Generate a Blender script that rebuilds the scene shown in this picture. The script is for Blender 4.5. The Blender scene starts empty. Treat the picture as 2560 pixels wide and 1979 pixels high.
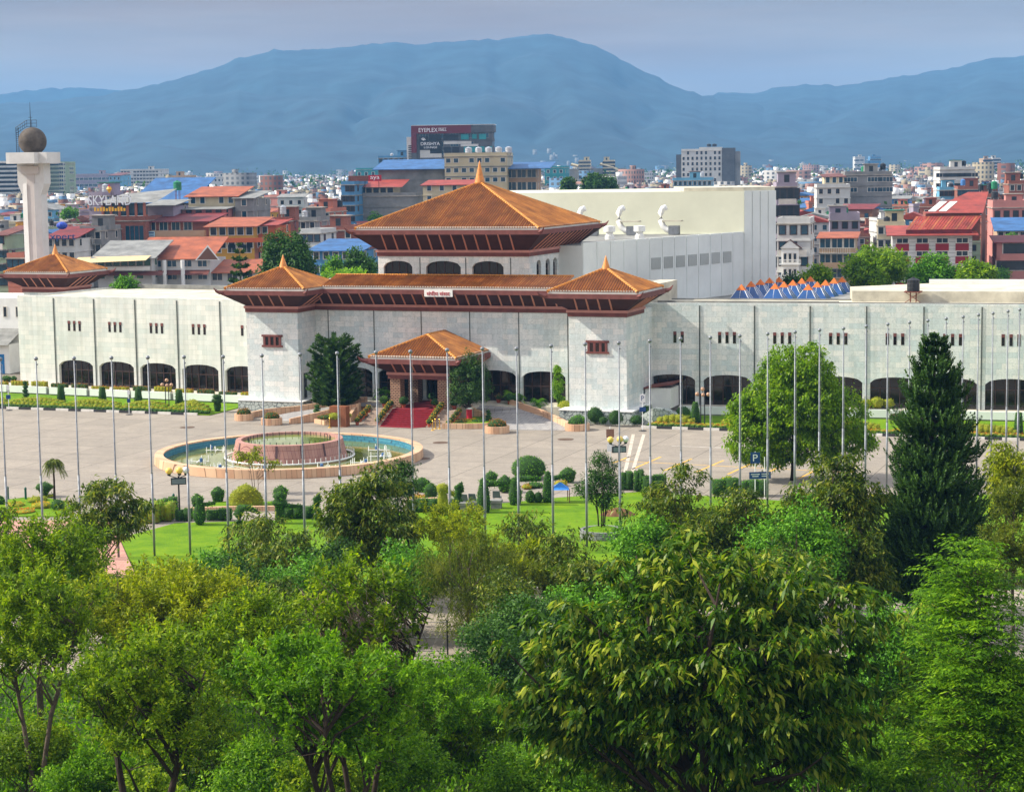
import bpy, math, random
import numpy as np
from mathutils import Vector, Matrix
SC = bpy.context.scene
COL = SC.collection
R = math.radians
# ------------------------------------------------------------------ camera
PW, PH, F, CX, CY = 2560.0, 1979.0, 4978.0, 1280.0, 989.5
EYE = 28.6
PITCH = math.atan((CY - 415.0) / F)
ROLL = 0.0135
fwd = Vector((0, math.cos(PITCH), -math.sin(PITCH)))
up0 = Vector((0, math.sin(PITCH), math.cos(PITCH)))
r0 = Vector((1, 0, 0))
UPV = up0 * math.cos(ROLL) + r0 * math.sin(ROLL)
RTV = r0 * math.cos(ROLL) - up0 * math.sin(ROLL)
cam = bpy.data.cameras.new('camera')
camo = bpy.data.objects.new('camera', cam)
COL.objects.link(camo)
cam.sensor_fit = 'HORIZONTAL'; cam.sensor_width = 36.0; cam.lens = F / PW * 36.0
cam.clip_start = 1.0; cam.clip_end = 60000
m = Matrix((RTV, UPV, -fwd)).transposed().to_4x4(); m.translation = (0, 0, EYE)
camo.matrix_world = m
SC.camera = camo
# ------------------------------------------------------------------ sky, sun, exposure
SUN_AZ = (-0.993, 0.09)          # horizontal direction towards the sun
SUN_EL = R(37)
w = bpy.data.worlds.new('World'); SC.world = w; w.use_nodes = True
nt = w.node_tree; N = nt.nodes; L = nt.links
for n in list(N): N.remove(n)
sky = N.new('ShaderNodeTexSky'); sky.sky_type = 'NISHITA'; sky.sun_disc = False
sky.sun_elevation = SUN_EL
sky.sun_rotation = math.atan2(SUN_AZ[0], SUN_AZ[1])
sky.air_density = 1.0; sky.dust_density = 0.6; sky.ozone_density = 2.0; sky.altitude = 1300
tc = N.new('ShaderNodeTexCoord')
mp = N.new('ShaderNodeMapping'); mp.inputs['Scale'].default_value = (1.2, 1.2, 9.0)
mp.inputs['Rotation'].default_value = (0, R(4), 0)
nz = N.new('ShaderNodeTexNoise'); nz.inputs['Scale'].default_value = 2.6; nz.inputs['Detail'].default_value = 7; nz.inputs['Roughness'].default_value = 0.55
rp = N.new('ShaderNodeValToRGB'); rp.color_ramp.elements[0].position = 0.38; rp.color_ramp.elements[1].position = 0.72
rp.color_ramp.elements[0].color = (0.84, 0.84, 0.84, 1); rp.color_ramp.elements[1].color = (1, 1, 1, 1)
mx = N.new('ShaderNodeMix'); mx.data_type = 'RGBA'
zs_ = N.new('ShaderNodeSeparateXYZ'); L.new(tc.outputs['Generated'], zs_.inputs[0])
vr = N.new('ShaderNodeValToRGB'); ve = vr.color_ramp.elements          # thin grey cloud veil, paler at the horizon; unseen overhead part brightened as facade fill
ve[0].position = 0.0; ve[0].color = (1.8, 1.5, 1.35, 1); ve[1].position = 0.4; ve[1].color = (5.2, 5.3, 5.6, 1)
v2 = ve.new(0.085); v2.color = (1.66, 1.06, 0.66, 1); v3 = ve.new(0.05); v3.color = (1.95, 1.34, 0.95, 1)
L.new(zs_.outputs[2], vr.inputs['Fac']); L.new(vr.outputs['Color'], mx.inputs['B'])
bg = N.new('ShaderNodeBackground'); bg.inputs['Strength'].default_value = 0.14
wo = N.new('ShaderNodeOutputWorld')
L.new(tc.outputs['Generated'], mp.inputs['Vector']); L.new(mp.outputs['Vector'], nz.inputs['Vector'])
L.new(nz.outputs['Fac'], rp.inputs['Fac']); L.new(rp.outputs['Color'], mx.inputs['Factor'])
mp2 = N.new('ShaderNodeMapping'); mp2.inputs['Scale'].default_value = (2.2, 2.2, 26.0); mp2.inputs['Rotation'].default_value = (0, R(7), 0)
nz2 = N.new('ShaderNodeTexNoise'); nz2.inputs['Scale'].default_value = 2.2; nz2.inputs['Detail'].default_value = 8; nz2.inputs['Roughness'].default_value = 0.6
rp2 = N.new('ShaderNodeValToRGB'); rp2.color_ramp.elements[0].position = 0.32; rp2.color_ramp.elements[1].position = 0.7
rp2.color_ramp.elements[0].color = (0.88, 0.9, 0.95, 1); rp2.color_ramp.elements[1].color = (1.16, 1.12, 1.1, 1)
mu = N.new('ShaderNodeMix'); mu.data_type = 'RGBA'; mu.blend_type = 'MULTIPLY'; mu.inputs['Factor'].default_value = 1.0
L.new(tc.outputs['Generated'], mp2.inputs['Vector']); L.new(mp2.outputs['Vector'], nz2.inputs['Vector']); L.new(nz2.outputs['Fac'], rp2.inputs['Fac']); L.new(rp2.outputs['Color'], mu.inputs['B'])
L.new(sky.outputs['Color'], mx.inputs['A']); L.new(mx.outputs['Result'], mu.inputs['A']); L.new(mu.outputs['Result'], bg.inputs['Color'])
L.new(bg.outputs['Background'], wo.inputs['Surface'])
sun = bpy.data.lights.new('sun', 'SUN'); sun.energy = 4.4; sun.angle = R(0.55); sun.color = (1.0, 0.93, 0.80)
suno = bpy.data.objects.new('sun', sun); COL.objects.link(suno)
sd = Vector((SUN_AZ[0] * math.cos(SUN_EL), SUN_AZ[1] * math.cos(SUN_EL), math.sin(SUN_EL))).normalized()
suno.rotation_euler = sd.to_track_quat('Z', 'Y').to_euler(); suno.location = (0, 0, 300)
SC.view_settings.view_transform = 'Standard'; SC.view_settings.look = 'None'
SC.view_settings.exposure = 0.82; SC.view_settings.gamma = 1.0
SC.cycles.max_bounces = 6; SC.cycles.diffuse_bounces = 3; SC.cycles.glossy_bounces = 2
SC.cycles.transmission_bounces = 3; SC.cycles.volume_bounces = 0; SC.cycles.transparent_max_bounces = 4
SC.cycles.use_denoising = True

# ------------------------------------------------------------------ picture to world
def ray(px, py):
    return fwd + RTV * ((px - CX) / F) + UPV * ((CY - py) / F)
def gnd(px, py, z=0.0):
    d = ray(px, py); t = (z - EYE) / d.z
    return Vector((d.x * t, d.y * t, z))
def at(px, py, Y):
    d = ray(px, py); t = Y / d.y
    return Vector((d.x * t, Y, EYE + d.z * t))
def proj(p):
    q = Vector(p) - Vector((0, 0, EYE)); c = q.dot(fwd)
    return (CX + F * q.dot(RTV) / c, CY - F * q.dot(UPV) / c)
def ppm(Y): return F / Y      # photo pixels per metre at depth Y

# ------------------------------------------------------------------ materials
MATS = {}
def s2l(c):
    return tuple(((x / 255.0) / 12.92 if x / 255.0 <= 0.04045 else ((x / 255.0 + 0.055) / 1.055) ** 2.4) for x in c)
def rgb(r, g, b, k=1.0):
    a = s2l((r, g, b)); return (a[0] * k, a[1] * k, a[2] * k, 1)
def mat(name, col, rough=0.8, var=0.12, scale=1.5, bump=0.0, bscale=8.0, metal=0.0, spec=0.35):
    """plain procedural surface: base colour with soft worn variation"""
    if name in MATS: return MATS[name]
    m = bpy.data.materials.new(name); m.use_nodes = True
    nt = m.node_tree; N = nt.nodes; L = nt.links
    b = N['Principled BSDF']; b.inputs['Roughness'].default_value = rough; b.inputs['Metallic'].default_value = metal
    b.inputs['Specular IOR Level'].default_value = spec
    if len(col) == 3: col = (*col, 1)
    if var > 0:
        tc = N.new('ShaderNodeTexCoord'); nz = N.new('ShaderNodeTexNoise'); nz.inputs['Scale'].default_value = scale
        nz.inputs['Detail'].default_value = 6; nz.inputs['Roughness'].default_value = 0.65
        L.new(tc.outputs['Object'], nz.inputs['Vector'])
        r = N.new('ShaderNodeValToRGB'); e = r.color_ramp.elements
        e[0].position = 0.3; e[1].position = 0.7
        e[0].color = tuple(c * (1 - var * 1.6) for c in col[:3]) + (1,); e[1].color = tuple(min(1, c * (1 + var)) for c in col[:3]) + (1,)
        L.new(nz.outputs['Fac'], r.inputs['Fac']); L.new(r.outputs['Color'], b.inputs['Base Color'])
    else:
        b.inputs['Base Color'].default_value = col
    if bump > 0:
        tc2 = N.new('ShaderNodeTexCoord'); n2 = N.new('ShaderNodeTexNoise'); n2.inputs['Scale'].default_value = bscale; n2.inputs['Detail'].default_value = 4
        bp = N.new('ShaderNodeBump'); bp.inputs['Strength'].default_value = bump; bp.inputs['Distance'].default_value = 0.1
        L.new(tc2.outputs['Object'], n2.inputs['Vector']); L.new(n2.outputs['Fac'], bp.inputs['Height']); L.new(bp.outputs['Normal'], b.inputs['Normal'])
    MATS[name] = m; return m

def brickmat(name, c1, c2, mort, bw, bh, ms=0.01, rough=0.75, plane='wall', stain=0.25, offset=0.5, bias=0.0, vein=None, streak=0.0):
    """slabs or bricks; plane 'wall' uses (x+y, z), 'floor' uses (x, y)"""
    if name in MATS: return MATS[name]
    m = bpy.data.materials.new(name); m.use_nodes = True
    nt = m.node_tree; N = nt.nodes; L = nt.links
    b = N['Principled BSDF']; b.inputs['Roughness'].default_value = rough; b.inputs['Specular IOR Level'].default_value = 0.3
    tc = N.new('ShaderNodeTexCoord'); sp = N.new('ShaderNodeSeparateXYZ'); L.new(tc.outputs['Object'], sp.inputs[0])
    cb = N.new('ShaderNodeCombineXYZ')
    if plane == 'wall':
        ad = N.new('ShaderNodeMath'); ad.operation = 'ADD'; L.new(sp.outputs[0], ad.inputs[0]); L.new(sp.outputs[1], ad.inputs[1])
        L.new(ad.outputs[0], cb.inputs[0]); L.new(sp.outputs[2], cb.inputs[1])
    else:
        L.new(sp.outputs[0], cb.inputs[0]); L.new(sp.outputs[1], cb.inputs[1])
    br = N.new('ShaderNodeTexBrick'); br.inputs['Scale'].default_value = 1.0
    br.inputs['Brick Width'].default_value = bw; br.inputs['Row Height'].default_value = bh
    br.inputs['Mortar Size'].default_value = ms; br.inputs['Mortar Smooth'].default_value = 0.2; br.inputs['Bias'].default_value = bias
    br.offset = offset
    br.inputs['Color1'].default_value = c1; br.inputs['Color2'].default_value = c2; br.inputs['Mortar'].default_value = mort
    L.new(cb.outputs[0], br.inputs['Vector'])
    nz = N.new('ShaderNodeTexNoise'); nz.inputs['Scale'].default_value = 0.35; nz.inputs['Detail'].default_value = 8; nz.inputs['Roughness'].default_value = 0.7
    L.new(tc.outputs['Object'], nz.inputs['Vector'])
    rp = N.new('ShaderNodeValToRGB'); rp.color_ramp.elements[0].position = 0.3; rp.color_ramp.elements[1].position = 0.75
    rp.color_ramp.elements[0].color = (1 - stain, 1 - stain, 1 - stain * 0.9, 1); rp.color_ramp.elements[1].color = (1, 1, 1, 1)
    L.new(nz.outputs['Fac'], rp.inputs['Fac'])
    mx = N.new('ShaderNodeMix'); mx.data_type = 'RGBA'; mx.blend_type = 'MULTIPLY'; mx.inputs['Factor'].default_value = 1
    L.new(br.outputs['Color'], mx.inputs['A']); L.new(rp.outputs['Color'], mx.inputs['B'])
    out = mx.outputs['Result']
    if streak:      # rain streaks running down the wall
        sc = N.new('ShaderNodeVectorMath'); sc.operation = 'MULTIPLY'; sc.inputs[1].default_value = (1.6, 0.09, 0); L.new(cb.outputs[0], sc.inputs[0])
        n4 = N.new('ShaderNodeTexNoise'); n4.inputs['Scale'].default_value = 1.0; n4.inputs['Detail'].default_value = 5; L.new(sc.outputs[0], n4.inputs['Vector'])
        r4 = N.new('ShaderNodeValToRGB'); r4.color_ramp.elements[0].position = 0.36; r4.color_ramp.elements[1].position = 0.56; q4 = 1 - streak; r4.color_ramp.elements[0].color = (q4, q4, q4 * .98, 1); L.new(n4.outputs['Fac'], r4.inputs['Fac'])
        m4 = N.new('ShaderNodeMix'); m4.data_type = 'RGBA'; m4.blend_type = 'MULTIPLY'; m4.inputs['Factor'].default_value = 1; L.new(out, m4.inputs['A']); L.new(r4.outputs['Color'], m4.inputs['B']); out = m4.outputs['Result']
    if vein:
        n3 = N.new('ShaderNodeTexNoise'); n3.inputs['Scale'].default_value = 1.1; n3.inputs['Detail'].default_value = 9; n3.inputs['Distortion'].default_value = 2.2
        L.new(tc.outputs['Object'], n3.inputs['Vector'])
        r3 = N.new('ShaderNodeValToRGB'); e = r3.color_ramp.elements
        e[0].position = 0.46; e[0].color = (0, 0, 0, 1); e[1].position = 0.5; e[1].color = (1, 1, 1, 1)
        q = e.new(0.54); q.color = (0, 0, 0, 1)
        L.new(n3.outputs['Fac'], r3.inputs['Fac'])
        ml = N.new('ShaderNodeMath'); ml.operation = 'MULTIPLY'; ml.inputs[1].default_value = 0.4; L.new(r3.outputs['Color'], ml.inputs[0])
        m3 = N.new('ShaderNodeMix'); m3.data_type = 'RGBA'; m3.inputs['B'].default_value = vein
        L.new(ml.outputs[0], m3.inputs['Factor']); L.new(out, m3.inputs['A']); out = m3.outputs['Result']
    L.new(out, b.inputs['Base Color'])
    MATS[name] = m; return m

def leafmat(name, c0, c1, c2, trans=0.35, rough=0.5):
    """leaves: colour differs leaf by leaf, light passes through"""
    if name in MATS: return MATS[name]
    m = bpy.data.materials.new(name); m.use_nodes = True
    nt = m.node_tree; N = nt.nodes; L = nt.links
    b = N['Principled BSDF']; b.inputs['Roughness'].default_value = rough + .08; b.inputs['Specular IOR Level'].default_value = 0.22
    g = N.new('ShaderNodeNewGeometry'); r = N.new('ShaderNodeValToRGB'); e = r.color_ramp.elements
    e[0].position = 0.15; e[0].color = (*[c * .6 for c in c0], 1); e[1].position = 0.88; e[1].color = (*c2, 1)
    q = e.new(0.55); q.color = (*c1, 1)
    tc = N.new('ShaderNodeTexCoord'); nz = N.new('ShaderNodeTexNoise'); nz.inputs['Scale'].default_value = 0.75; nz.inputs['Detail'].default_value = 3; L.new(tc.outputs['Object'], nz.inputs['Vector'])
    mr = N.new('ShaderNodeMapRange'); mr.inputs[1].default_value = .32; mr.inputs[2].default_value = .68; L.new(nz.outputs['Fac'], mr.inputs[0])     # light and dark clumps put into the leaf colour, for shaded depth
    mf = N.new('ShaderNodeMix'); mf.inputs[0].default_value = .42; L.new(g.outputs['Random Per Island'], mf.inputs[2]); L.new(mr.outputs[0], mf.inputs[3])
    L.new(mf.outputs[0], r.inputs['Fac']); L.new(r.outputs['Color'], b.inputs['Base Color'])
    t = N.new('ShaderNodeBsdfTranslucent'); mlt = N.new('ShaderNodeMix'); mlt.data_type = 'RGBA'; mlt.blend_type = 'MULTIPLY'; mlt.inputs['Factor'].default_value = 1
    mlt.inputs['B'].default_value = (1.25, 1.35, 0.6, 1)
    L.new(r.outputs['Color'], mlt.inputs['A']); L.new(mlt.outputs['Result'], t.inputs['Color'])
    mx = N.new('ShaderNodeMixShader'); mx.inputs[0].default_value = trans
    L.new(b.outputs[0], mx.inputs[1]); L.new(t.outputs[0], mx.inputs[2])
    L.new(mx.outputs[0], N['Material Output'].inputs['Surface'])
    MATS[name] = m; return m

# ------------------------------------------------------------------ mesh helpers
class MB:
    """collects faces and links them as one mesh object; every face has a material slot"""
    def __init__(s, M=None):
        s.v = []; s.f = []; s.mi = []; s.mats = []; s.M = M or Matrix.Identity(4); s.cur = 0; s.sm = []; s.smooth = False
    def mat(s, m):
        if m not in s.mats: s.mats.append(m)
        s.cur = s.mats.index(m); return s
    def add(s, vs, fs):
        o = len(s.v)
        for p in vs: s.v.append(tuple(s.M @ Vector(p)))
        for f in fs: s.f.append(tuple(i + o for i in f)); s.mi.append(s.cur); s.sm.append(s.smooth)
        return s
    def box(s, x0, y0, z0, x1, y1, z1):
        return s.add([(x0, y0, z0), (x1, y0, z0), (x1, y1, z0), (x0, y1, z0), (x0, y0, z1), (x1, y0, z1), (x1, y1, z1), (x0, y1, z1)],
                     [(0, 3, 2, 1), (4, 5, 6, 7), (0, 1, 5, 4), (1, 2, 6, 5), (2, 3, 7, 6), (3, 0, 4, 7)])
    def prism(s, poly, z0, z1):
        n = len(poly); vs = [(p[0], p[1], z0) for p in poly] + [(p[0], p[1], z1) for p in poly]
        fs = [tuple(range(n - 1, -1, -1)), tuple(range(n, 2 * n))] + [(i, (i + 1) % n, n + (i + 1) % n, n + i) for i in range(n)]
        return s.add(vs, fs)
    def vprism(s, poly, y0, y1):
        """polygon in x-z, extruded along y"""
        n = len(poly); vs = [(p[0], y0, p[1]) for p in poly] + [(p[0], y1, p[1]) for p in poly]
        fs = [tuple(range(n)), tuple(range(2 * n - 1, n - 1, -1))] + [((i + 1) % n, i, n + i, n + (i + 1) % n) for i in range(n)]
        return s.add(vs, fs)
    def face(s, *ps): return s.add(list(ps), [tuple(range(len(ps)))])
    def tube(s, pts, rad, n=6, cap=True):
        pts = [Vector(p) for p in pts]; rs = rad if hasattr(rad, '__len__') else [rad] * len(pts)
        vs = []; fs = []
        for i, p in enumerate(pts):
            d = (pts[min(i + 1, len(pts) - 1)] - pts[max(i - 1, 0)]).normalized()
            a = d.cross(Vector((0, 0, 1)))
            if a.length < 1e-3: a = Vector((1, 0, 0))
            a.normalize(); b = d.cross(a)
            for k in range(n):
                t = 2 * math.pi * k / n; vs.append(p + (a * math.cos(t) + b * math.sin(t)) * rs[i])
        for i in range(len(pts) - 1):
            for k in range(n):
                fs.append((i * n + k, i * n + (k + 1) % n, (i + 1) * n + (k + 1) % n, (i + 1) * n + k))
        if cap: fs.append(tuple(range(n - 1, -1, -1))); fs.append(tuple(range((len(pts) - 1) * n, len(pts) * n)))
        return s.add(vs, fs)
    def lathe(s, prof, c=(0, 0), n=24, sx=1.0, sy=1.0, a0=0.0):
        vs = []; fs = []
        for r, z in prof:
            for k in range(n):
                t = a0 + 2 * math.pi * k / n; vs.append((c[0] + math.cos(t) * r * sx, c[1] + math.sin(t) * r * sy, z))
        for i in range(len(prof) - 1):
            for k in range(n): fs.append((i * n + k, i * n + (k + 1) % n, (i + 1) * n + (k + 1) % n, (i + 1) * n + k))
        fs.append(tuple(range(n - 1, -1, -1))); fs.append(tuple(range((len(prof) - 1) * n, len(prof) * n)))
        return s.add(vs, fs)
    def ball(s, c, r, n=14, m=9, sz=1.0):
        return s.lathe([(max(1e-3, r * math.sin(math.pi * i / m)), c[2] - r * sz * math.cos(math.pi * i / m)) for i in range(m + 1)], (c[0], c[1]), n)
    def build(s, name, parent=None, **kw):
        me = bpy.data.meshes.new(name); me.from_pydata(s.v, [], s.f)
        for m in s.mats: me.materials.append(m)
        if len(s.mats) > 1: me.polygons.foreach_set('material_index', s.mi)
        if any(s.sm): me.polygons.foreach_set('use_smooth', s.sm)
        me.update()
        return link(name, me, parent, **kw)
def link(name, me, parent=None, **kw):
    o = bpy.data.objects.new(name, me); COL.objects.link(o)
    if parent is not None: o.parent = parent
    for k, v in kw.items(): o[k] = v
    return o
def npmesh(name, v, q, mats, mi=None):
    me = bpy.data.meshes.new(name)
    v = np.asarray(v, dtype=np.float32); q = np.asarray(q, dtype=np.int32); k = q.shape[1]
    me.vertices.add(len(v)); me.vertices.foreach_set('co', v.ravel())
    me.loops.add(q.size); me.loops.foreach_set('vertex_index', q.ravel())
    me.polygons.add(len(q)); me.polygons.foreach_set('loop_start', np.arange(0, q.size, k, dtype=np.int32))
    for m in (mats if isinstance(mats, (list, tuple)) else [mats]): me.materials.append(m)
    if mi is not None: me.polygons.foreach_set('material_index', np.asarray(mi, dtype=np.int32))
    me.update(calc_edges=True); me.validate(); return me
def thing(name, label, cat, loc=(0, 0, 0), rz=0.0, group=None):
    o = bpy.data.objects.new(name, None); COL.objects.link(o); o.empty_display_size = 0.3
    o.location = loc; o.rotation_euler = (0, 0, rz); o['label'] = label; o['category'] = cat
    if group: o['group'] = group
    return o
def tag(o, label, cat, group=None):
    o['label'] = label; o['category'] = cat
    if group: o['group'] = group
    return o
def dup(root, loc=None, rz=None, sc=None, label=None, group=None):
    r = root.copy(); COL.objects.link(r)
    if loc is not None: r.location = loc
    if rz is not None: r.rotation_euler = (0, 0, rz)
    if sc is not None: r.scale = sc if hasattr(sc, '__len__') else (sc, sc, sc)
    if label: r['label'] = label
    if group: r['group'] = group
    for ch in list(root.children):
        c = ch.copy(); COL.objects.link(c); c.parent = r
        for g in ch.children:
            d = g.copy(); COL.objects.link(d); d.parent = c
    return r
FONT = None
def text_mesh(txt, size, mtl, depth=0.03, name='lettering'):
    cu = bpy.data.curves.new('t', 'FONT'); cu.body = txt; cu.size = size; cu.extrude = depth; cu.align_x = 'CENTER'; cu.align_y = 'CENTER'
    cu.resolution_u = 3
    o = bpy.data.objects.new('t', cu); COL.objects.link(o); bpy.context.view_layer.update()
    dg = bpy.context.evaluated_depsgraph_get(); me = bpy.data.meshes.new_from_object(o.evaluated_get(dg))
    bpy.data.objects.remove(o); bpy.data.curves.remove(cu)
    me.name = name; me.materials.clear(); me.materials.append(mtl); return me
def lettering(txt, parent, loc, width, mtl, height=None, name='lettering', rz=0.0, depth=0.03):
    """flat upright lettering fitted to a width (and height) facing local -y"""
    me = text_mesh(txt, 1.0, mtl, depth, name)
    if not len(me.vertices): return None
    co = np.empty(len(me.vertices) * 3, dtype=np.float32); me.vertices.foreach_get('co', co); co = co.reshape(-1, 3)
    mn = co.min(0); mxx = co.max(0); cxy = (mn + mxx) / 2; k = width / (mxx[0] - mn[0]); kz = k if height is None else height / (mxx[1] - mn[1])
    out = np.stack([(co[:, 0] - cxy[0]) * k, -co[:, 2], (co[:, 1] - cxy[1]) * kz], 1)
    me.vertices.foreach_set('co', out.astype(np.float32).ravel()); me.update()
    o = link(name, me, parent); o.location = loc; o.rotation_euler = (0, 0, rz); return o
# ------------------------------------------------------------------ palette
M_marble = brickmat('marble_slabs', rgb(246, 245, 238), rgb(214, 226, 225), rgb(192, 200, 198), 1.25, 0.62, 0.012, 0.55, stain=0.2, vein=rgb(150, 164, 162), streak=.10)
M_marble2 = brickmat('marble_slabs_warm', rgb(236, 234, 226), rgb(216, 221, 215), rgb(194, 198, 190), 1.25, 0.62, 0.012, 0.6, stain=0.2, streak=.12)
M_joint = mat('joint_dark', rgb(84, 88, 84), 0.9)
M_purple = mat('fascia_maroon', rgb(116, 66, 60), 0.7, 0.2, 1.2)
M_pink = mat('ledge_pink', rgb(188, 132, 120), 0.75, 0.12, 1.0)
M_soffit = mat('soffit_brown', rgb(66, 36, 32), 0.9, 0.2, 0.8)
M_strut = mat('strut_pink', rgb(196, 134, 112), 0.75, 0.1)
M_gutter = mat('gutter_white', rgb(218, 216, 206), 0.6, 0.1, 1.0)
M_glass = mat('window_glass', rgb(30, 25, 24), 0.08, 0.5, 0.5, spec=0.6)
M_frame = mat('window_frame_brown', rgb(70, 48, 42), 0.6)
M_concrete = mat('concrete_roof', rgb(196, 190, 172), 0.95, 0.22, 0.4)
M_concrete_d = mat('concrete_grey', rgb(134, 134, 130), 0.95, 0.25, 0.5)
M_cream = mat('cream_render', rgb(214, 214, 192), 0.85, 0.07, 0.15)
M_greywall = mat('grey_render', rgb(226, 231, 226), 0.85, 0.08, 0.15)
M_white = mat('white_paint', rgb(232, 232, 228), 0.6, 0.06, 0.6)
M_steel = mat('brushed_steel', rgb(128, 132, 138), 0.5, 0.2, 3.0, metal=0.35)
M_black = mat('black_plastic', rgb(34, 36, 40), 0.5, 0.15)
M_rust = mat('rusty_steel', rgb(120, 66, 50), 0.8, 0.3, 3.0)
M_gold = mat('gilded_spire', rgb(214, 140, 70), 0.45, 0.2, 2.0)
M_sandst = brickmat('sandstone_slabs', rgb(222, 186, 150), rgb(204, 160, 126), rgb(130, 100, 78), 0.55, 0.9, 0.02, 0.8, stain=0.2, offset=0.0)
M_stone = None
def tilemat(name, a, b, d):
    m = bpy.data.materials.new(name); m.use_nodes = True
    nt = m.node_tree; N = nt.nodes; L = nt.links; P = N['Principled BSDF']; P.inputs['Roughness'].default_value = 0.5; P.inputs['Specular IOR Level'].default_value = 0.3
    g = N.new('ShaderNodeNewGeometry'); r = N.new('ShaderNodeValToRGB'); e = r.color_ramp.elements
    e[0].color = a; e[1].color = b; L.new(g.outputs['Random Per Island'], r.inputs['Fac'])
    tc = N.new('ShaderNodeTexCoord'); nz = N.new('ShaderNodeTexNoise'); nz.inputs['Scale'].default_value = 0.5; nz.inputs['Detail'].default_value = 8; nz.inputs['Roughness'].default_value = 0.7
    L.new(tc.outputs['Object'], nz.inputs['Vector']); r2 = N.new('ShaderNodeValToRGB'); r2.color_ramp.elements[0].position = 0.35; r2.color_ramp.elements[1].position = 0.6
    L.new(nz.outputs['Fac'], r2.inputs['Fac']); mx = N.new('ShaderNodeMix'); mx.data_type = 'RGBA'; mx.inputs['A'].default_value = d
    L.new(r2.outputs['Color'], mx.inputs['Factor']); L.new(r.outputs['Color'], mx.inputs['B']); L.new(mx.outputs['Result'], P.inputs['Base Color']); MATS[name] = m; return m
M_tile = tilemat('glazed_roof_tile', rgb(164, 100, 46), rgb(192, 130, 62), rgb(128, 80, 42))
M_tile_bed = mat('roof_tile_channel', rgb(104, 58, 28), 0.8, 0.2, 1.0)
M_hip = mat('hip_tile_yellow', rgb(214, 142, 54), 0.5, 0.15, 2.0)

# ------------------------------------------------------------------ ground, far valley and hills
def vnoise(x, y, seed=0):
    xi = np.floor(x).astype(int); yi = np.floor(y).astype(int); xf = x - xi; yf = y - yi
    def h(a, b):
        n = np.sin(a * 127.1 + b * 311.7 + seed * 74.7) * 43758.5453; return n - np.floor(n)
    u = xf * xf * (3 - 2 * xf); v = yf * yf * (3 - 2 * yf)
    return (h(xi, yi) * (1 - u) + h(xi + 1, yi) * u) * (1 - v) + (h(xi, yi + 1) * (1 - u) + h(xi + 1, yi + 1) * u) * v
def fbm(x, y, o=4, seed=0):
    s = 0; a = 0.5; f = 1.0
    for i in range(o): s = s + a * vnoise(x * f, y * f, seed + i); a *= 0.5; f *= 2.03
    return s
M_city = mat('city_ground', rgb(120, 112, 100), 0.95, 0.4, 0.02)
g = MB(); g.mat(M_city).face((-4300, -150, -0.06), (4300, -150, -0.06), (4300, 11300, -0.06), (-4300, 11300, -0.06)); g.build('ground', kind='structure')
D2S = PW / 2184.0
def terrain(name, prof, Rb, Rr, back, m, seed, amp=0.16, c0=-500, c1=3100, nc=300, nr=56):
    xs = np.linspace(c0, c1, nc); px = np.array([p[0] for p in prof]) * D2S; py = np.array([p[1] for p in prof]) * D2S
    yr = np.interp(xs, px, py) + (fbm(xs / 22.0, xs * 0 + 3.3, 4, seed) - 0.47) * 14
    yh = 415 + ROLL * (CX - xs)
    Hr = (yh - yr) / F * Rr + EYE
    vs = np.zeros((nr + 3, nc, 3)); t = np.linspace(0, 1, nr)
    for j in range(nr):
        tt = t[j]; wob = (fbm(xs / 160 + 7 * tt * 0.6, tt * 5 + xs * 0, 5, seed + 9) - 0.47)
        spur = np.abs(np.sin(xs / 105.0 + 2.2 * fbm(xs / 330, tt * 2.5 + xs * 0, 3, seed + 4) * 3)) - 0.5
        rr = Rb + (Rr - Rb) * tt
        hh = Hr * (tt ** 1.25) * 1.0 + Hr * (spur * 0.55 + wob * 1.1) * amp * math.sin(math.pi * min(1, tt)) 
        vs[j, :, 0] = (xs - CX) / F * rr; vs[j, :, 1] = rr; vs[j, :, 2] = np.maximum(hh, -4 + 6 * tt)
    for k in range(3):
        rr = Rr + back * (k + 1) / 3; vs[nr + k, :, 0] = (xs - CX) / F * rr; vs[nr + k, :, 1] = rr; vs[nr + k, :, 2] = Hr * (1 - (k + 1) / 3.0)
    n = nr + 3; idx = np.arange(n * nc).reshape(n, nc)
    q = np.stack([idx[:-1, :-1], idx[:-1, 1:], idx[1:, 1:], idx[1:, :-1]], -1).reshape(-1, 4)
    me = npmesh(name, vs.reshape(-1, 3), q, m); me.polygons.foreach_set('use_smooth', [True] * len(me.polygons))
    o = link(name, me); o['kind'] = 'structure'; return xs, vs
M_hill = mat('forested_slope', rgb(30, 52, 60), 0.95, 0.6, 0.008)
M_hill2 = mat('terraced_slope', rgb(60, 80, 66), 0.95, 0.4, 0.008)
RIDGE = [(-600, 216), (-200, 214), (0, 224), (120, 218), (230, 206), (285, 197), (330, 185), (400, 172), (470, 150), (520, 131), (560, 122), (600, 112), (650, 114), (700, 110), (760, 103), (810, 100), (850, 97), (900, 99), (950, 95), (1000, 92), (1050, 89), (1100, 88), (1160, 80), (1195, 83), (1230, 88), (1280, 105), (1330, 130), (1400, 165), (1440, 183), (1470, 195), (1500, 205), (1530, 212), (1600, 222), (1700, 236), (1900, 246), (2184, 250), (2700, 240)]
RIDGE_R = [(-600, 420), (900, 380), (1150, 330), (1300, 270), (1400, 236), (1480, 212), (1515, 205), (1560, 199), (1580, 202), (1610, 204), (1650, 191), (1720, 182), (1780, 186), (1850, 179), (1900, 170), (1950, 163), (2000, 154), (2060, 140), (2110, 130), (2184, 121), (2300, 112), (2700, 120)]
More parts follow.
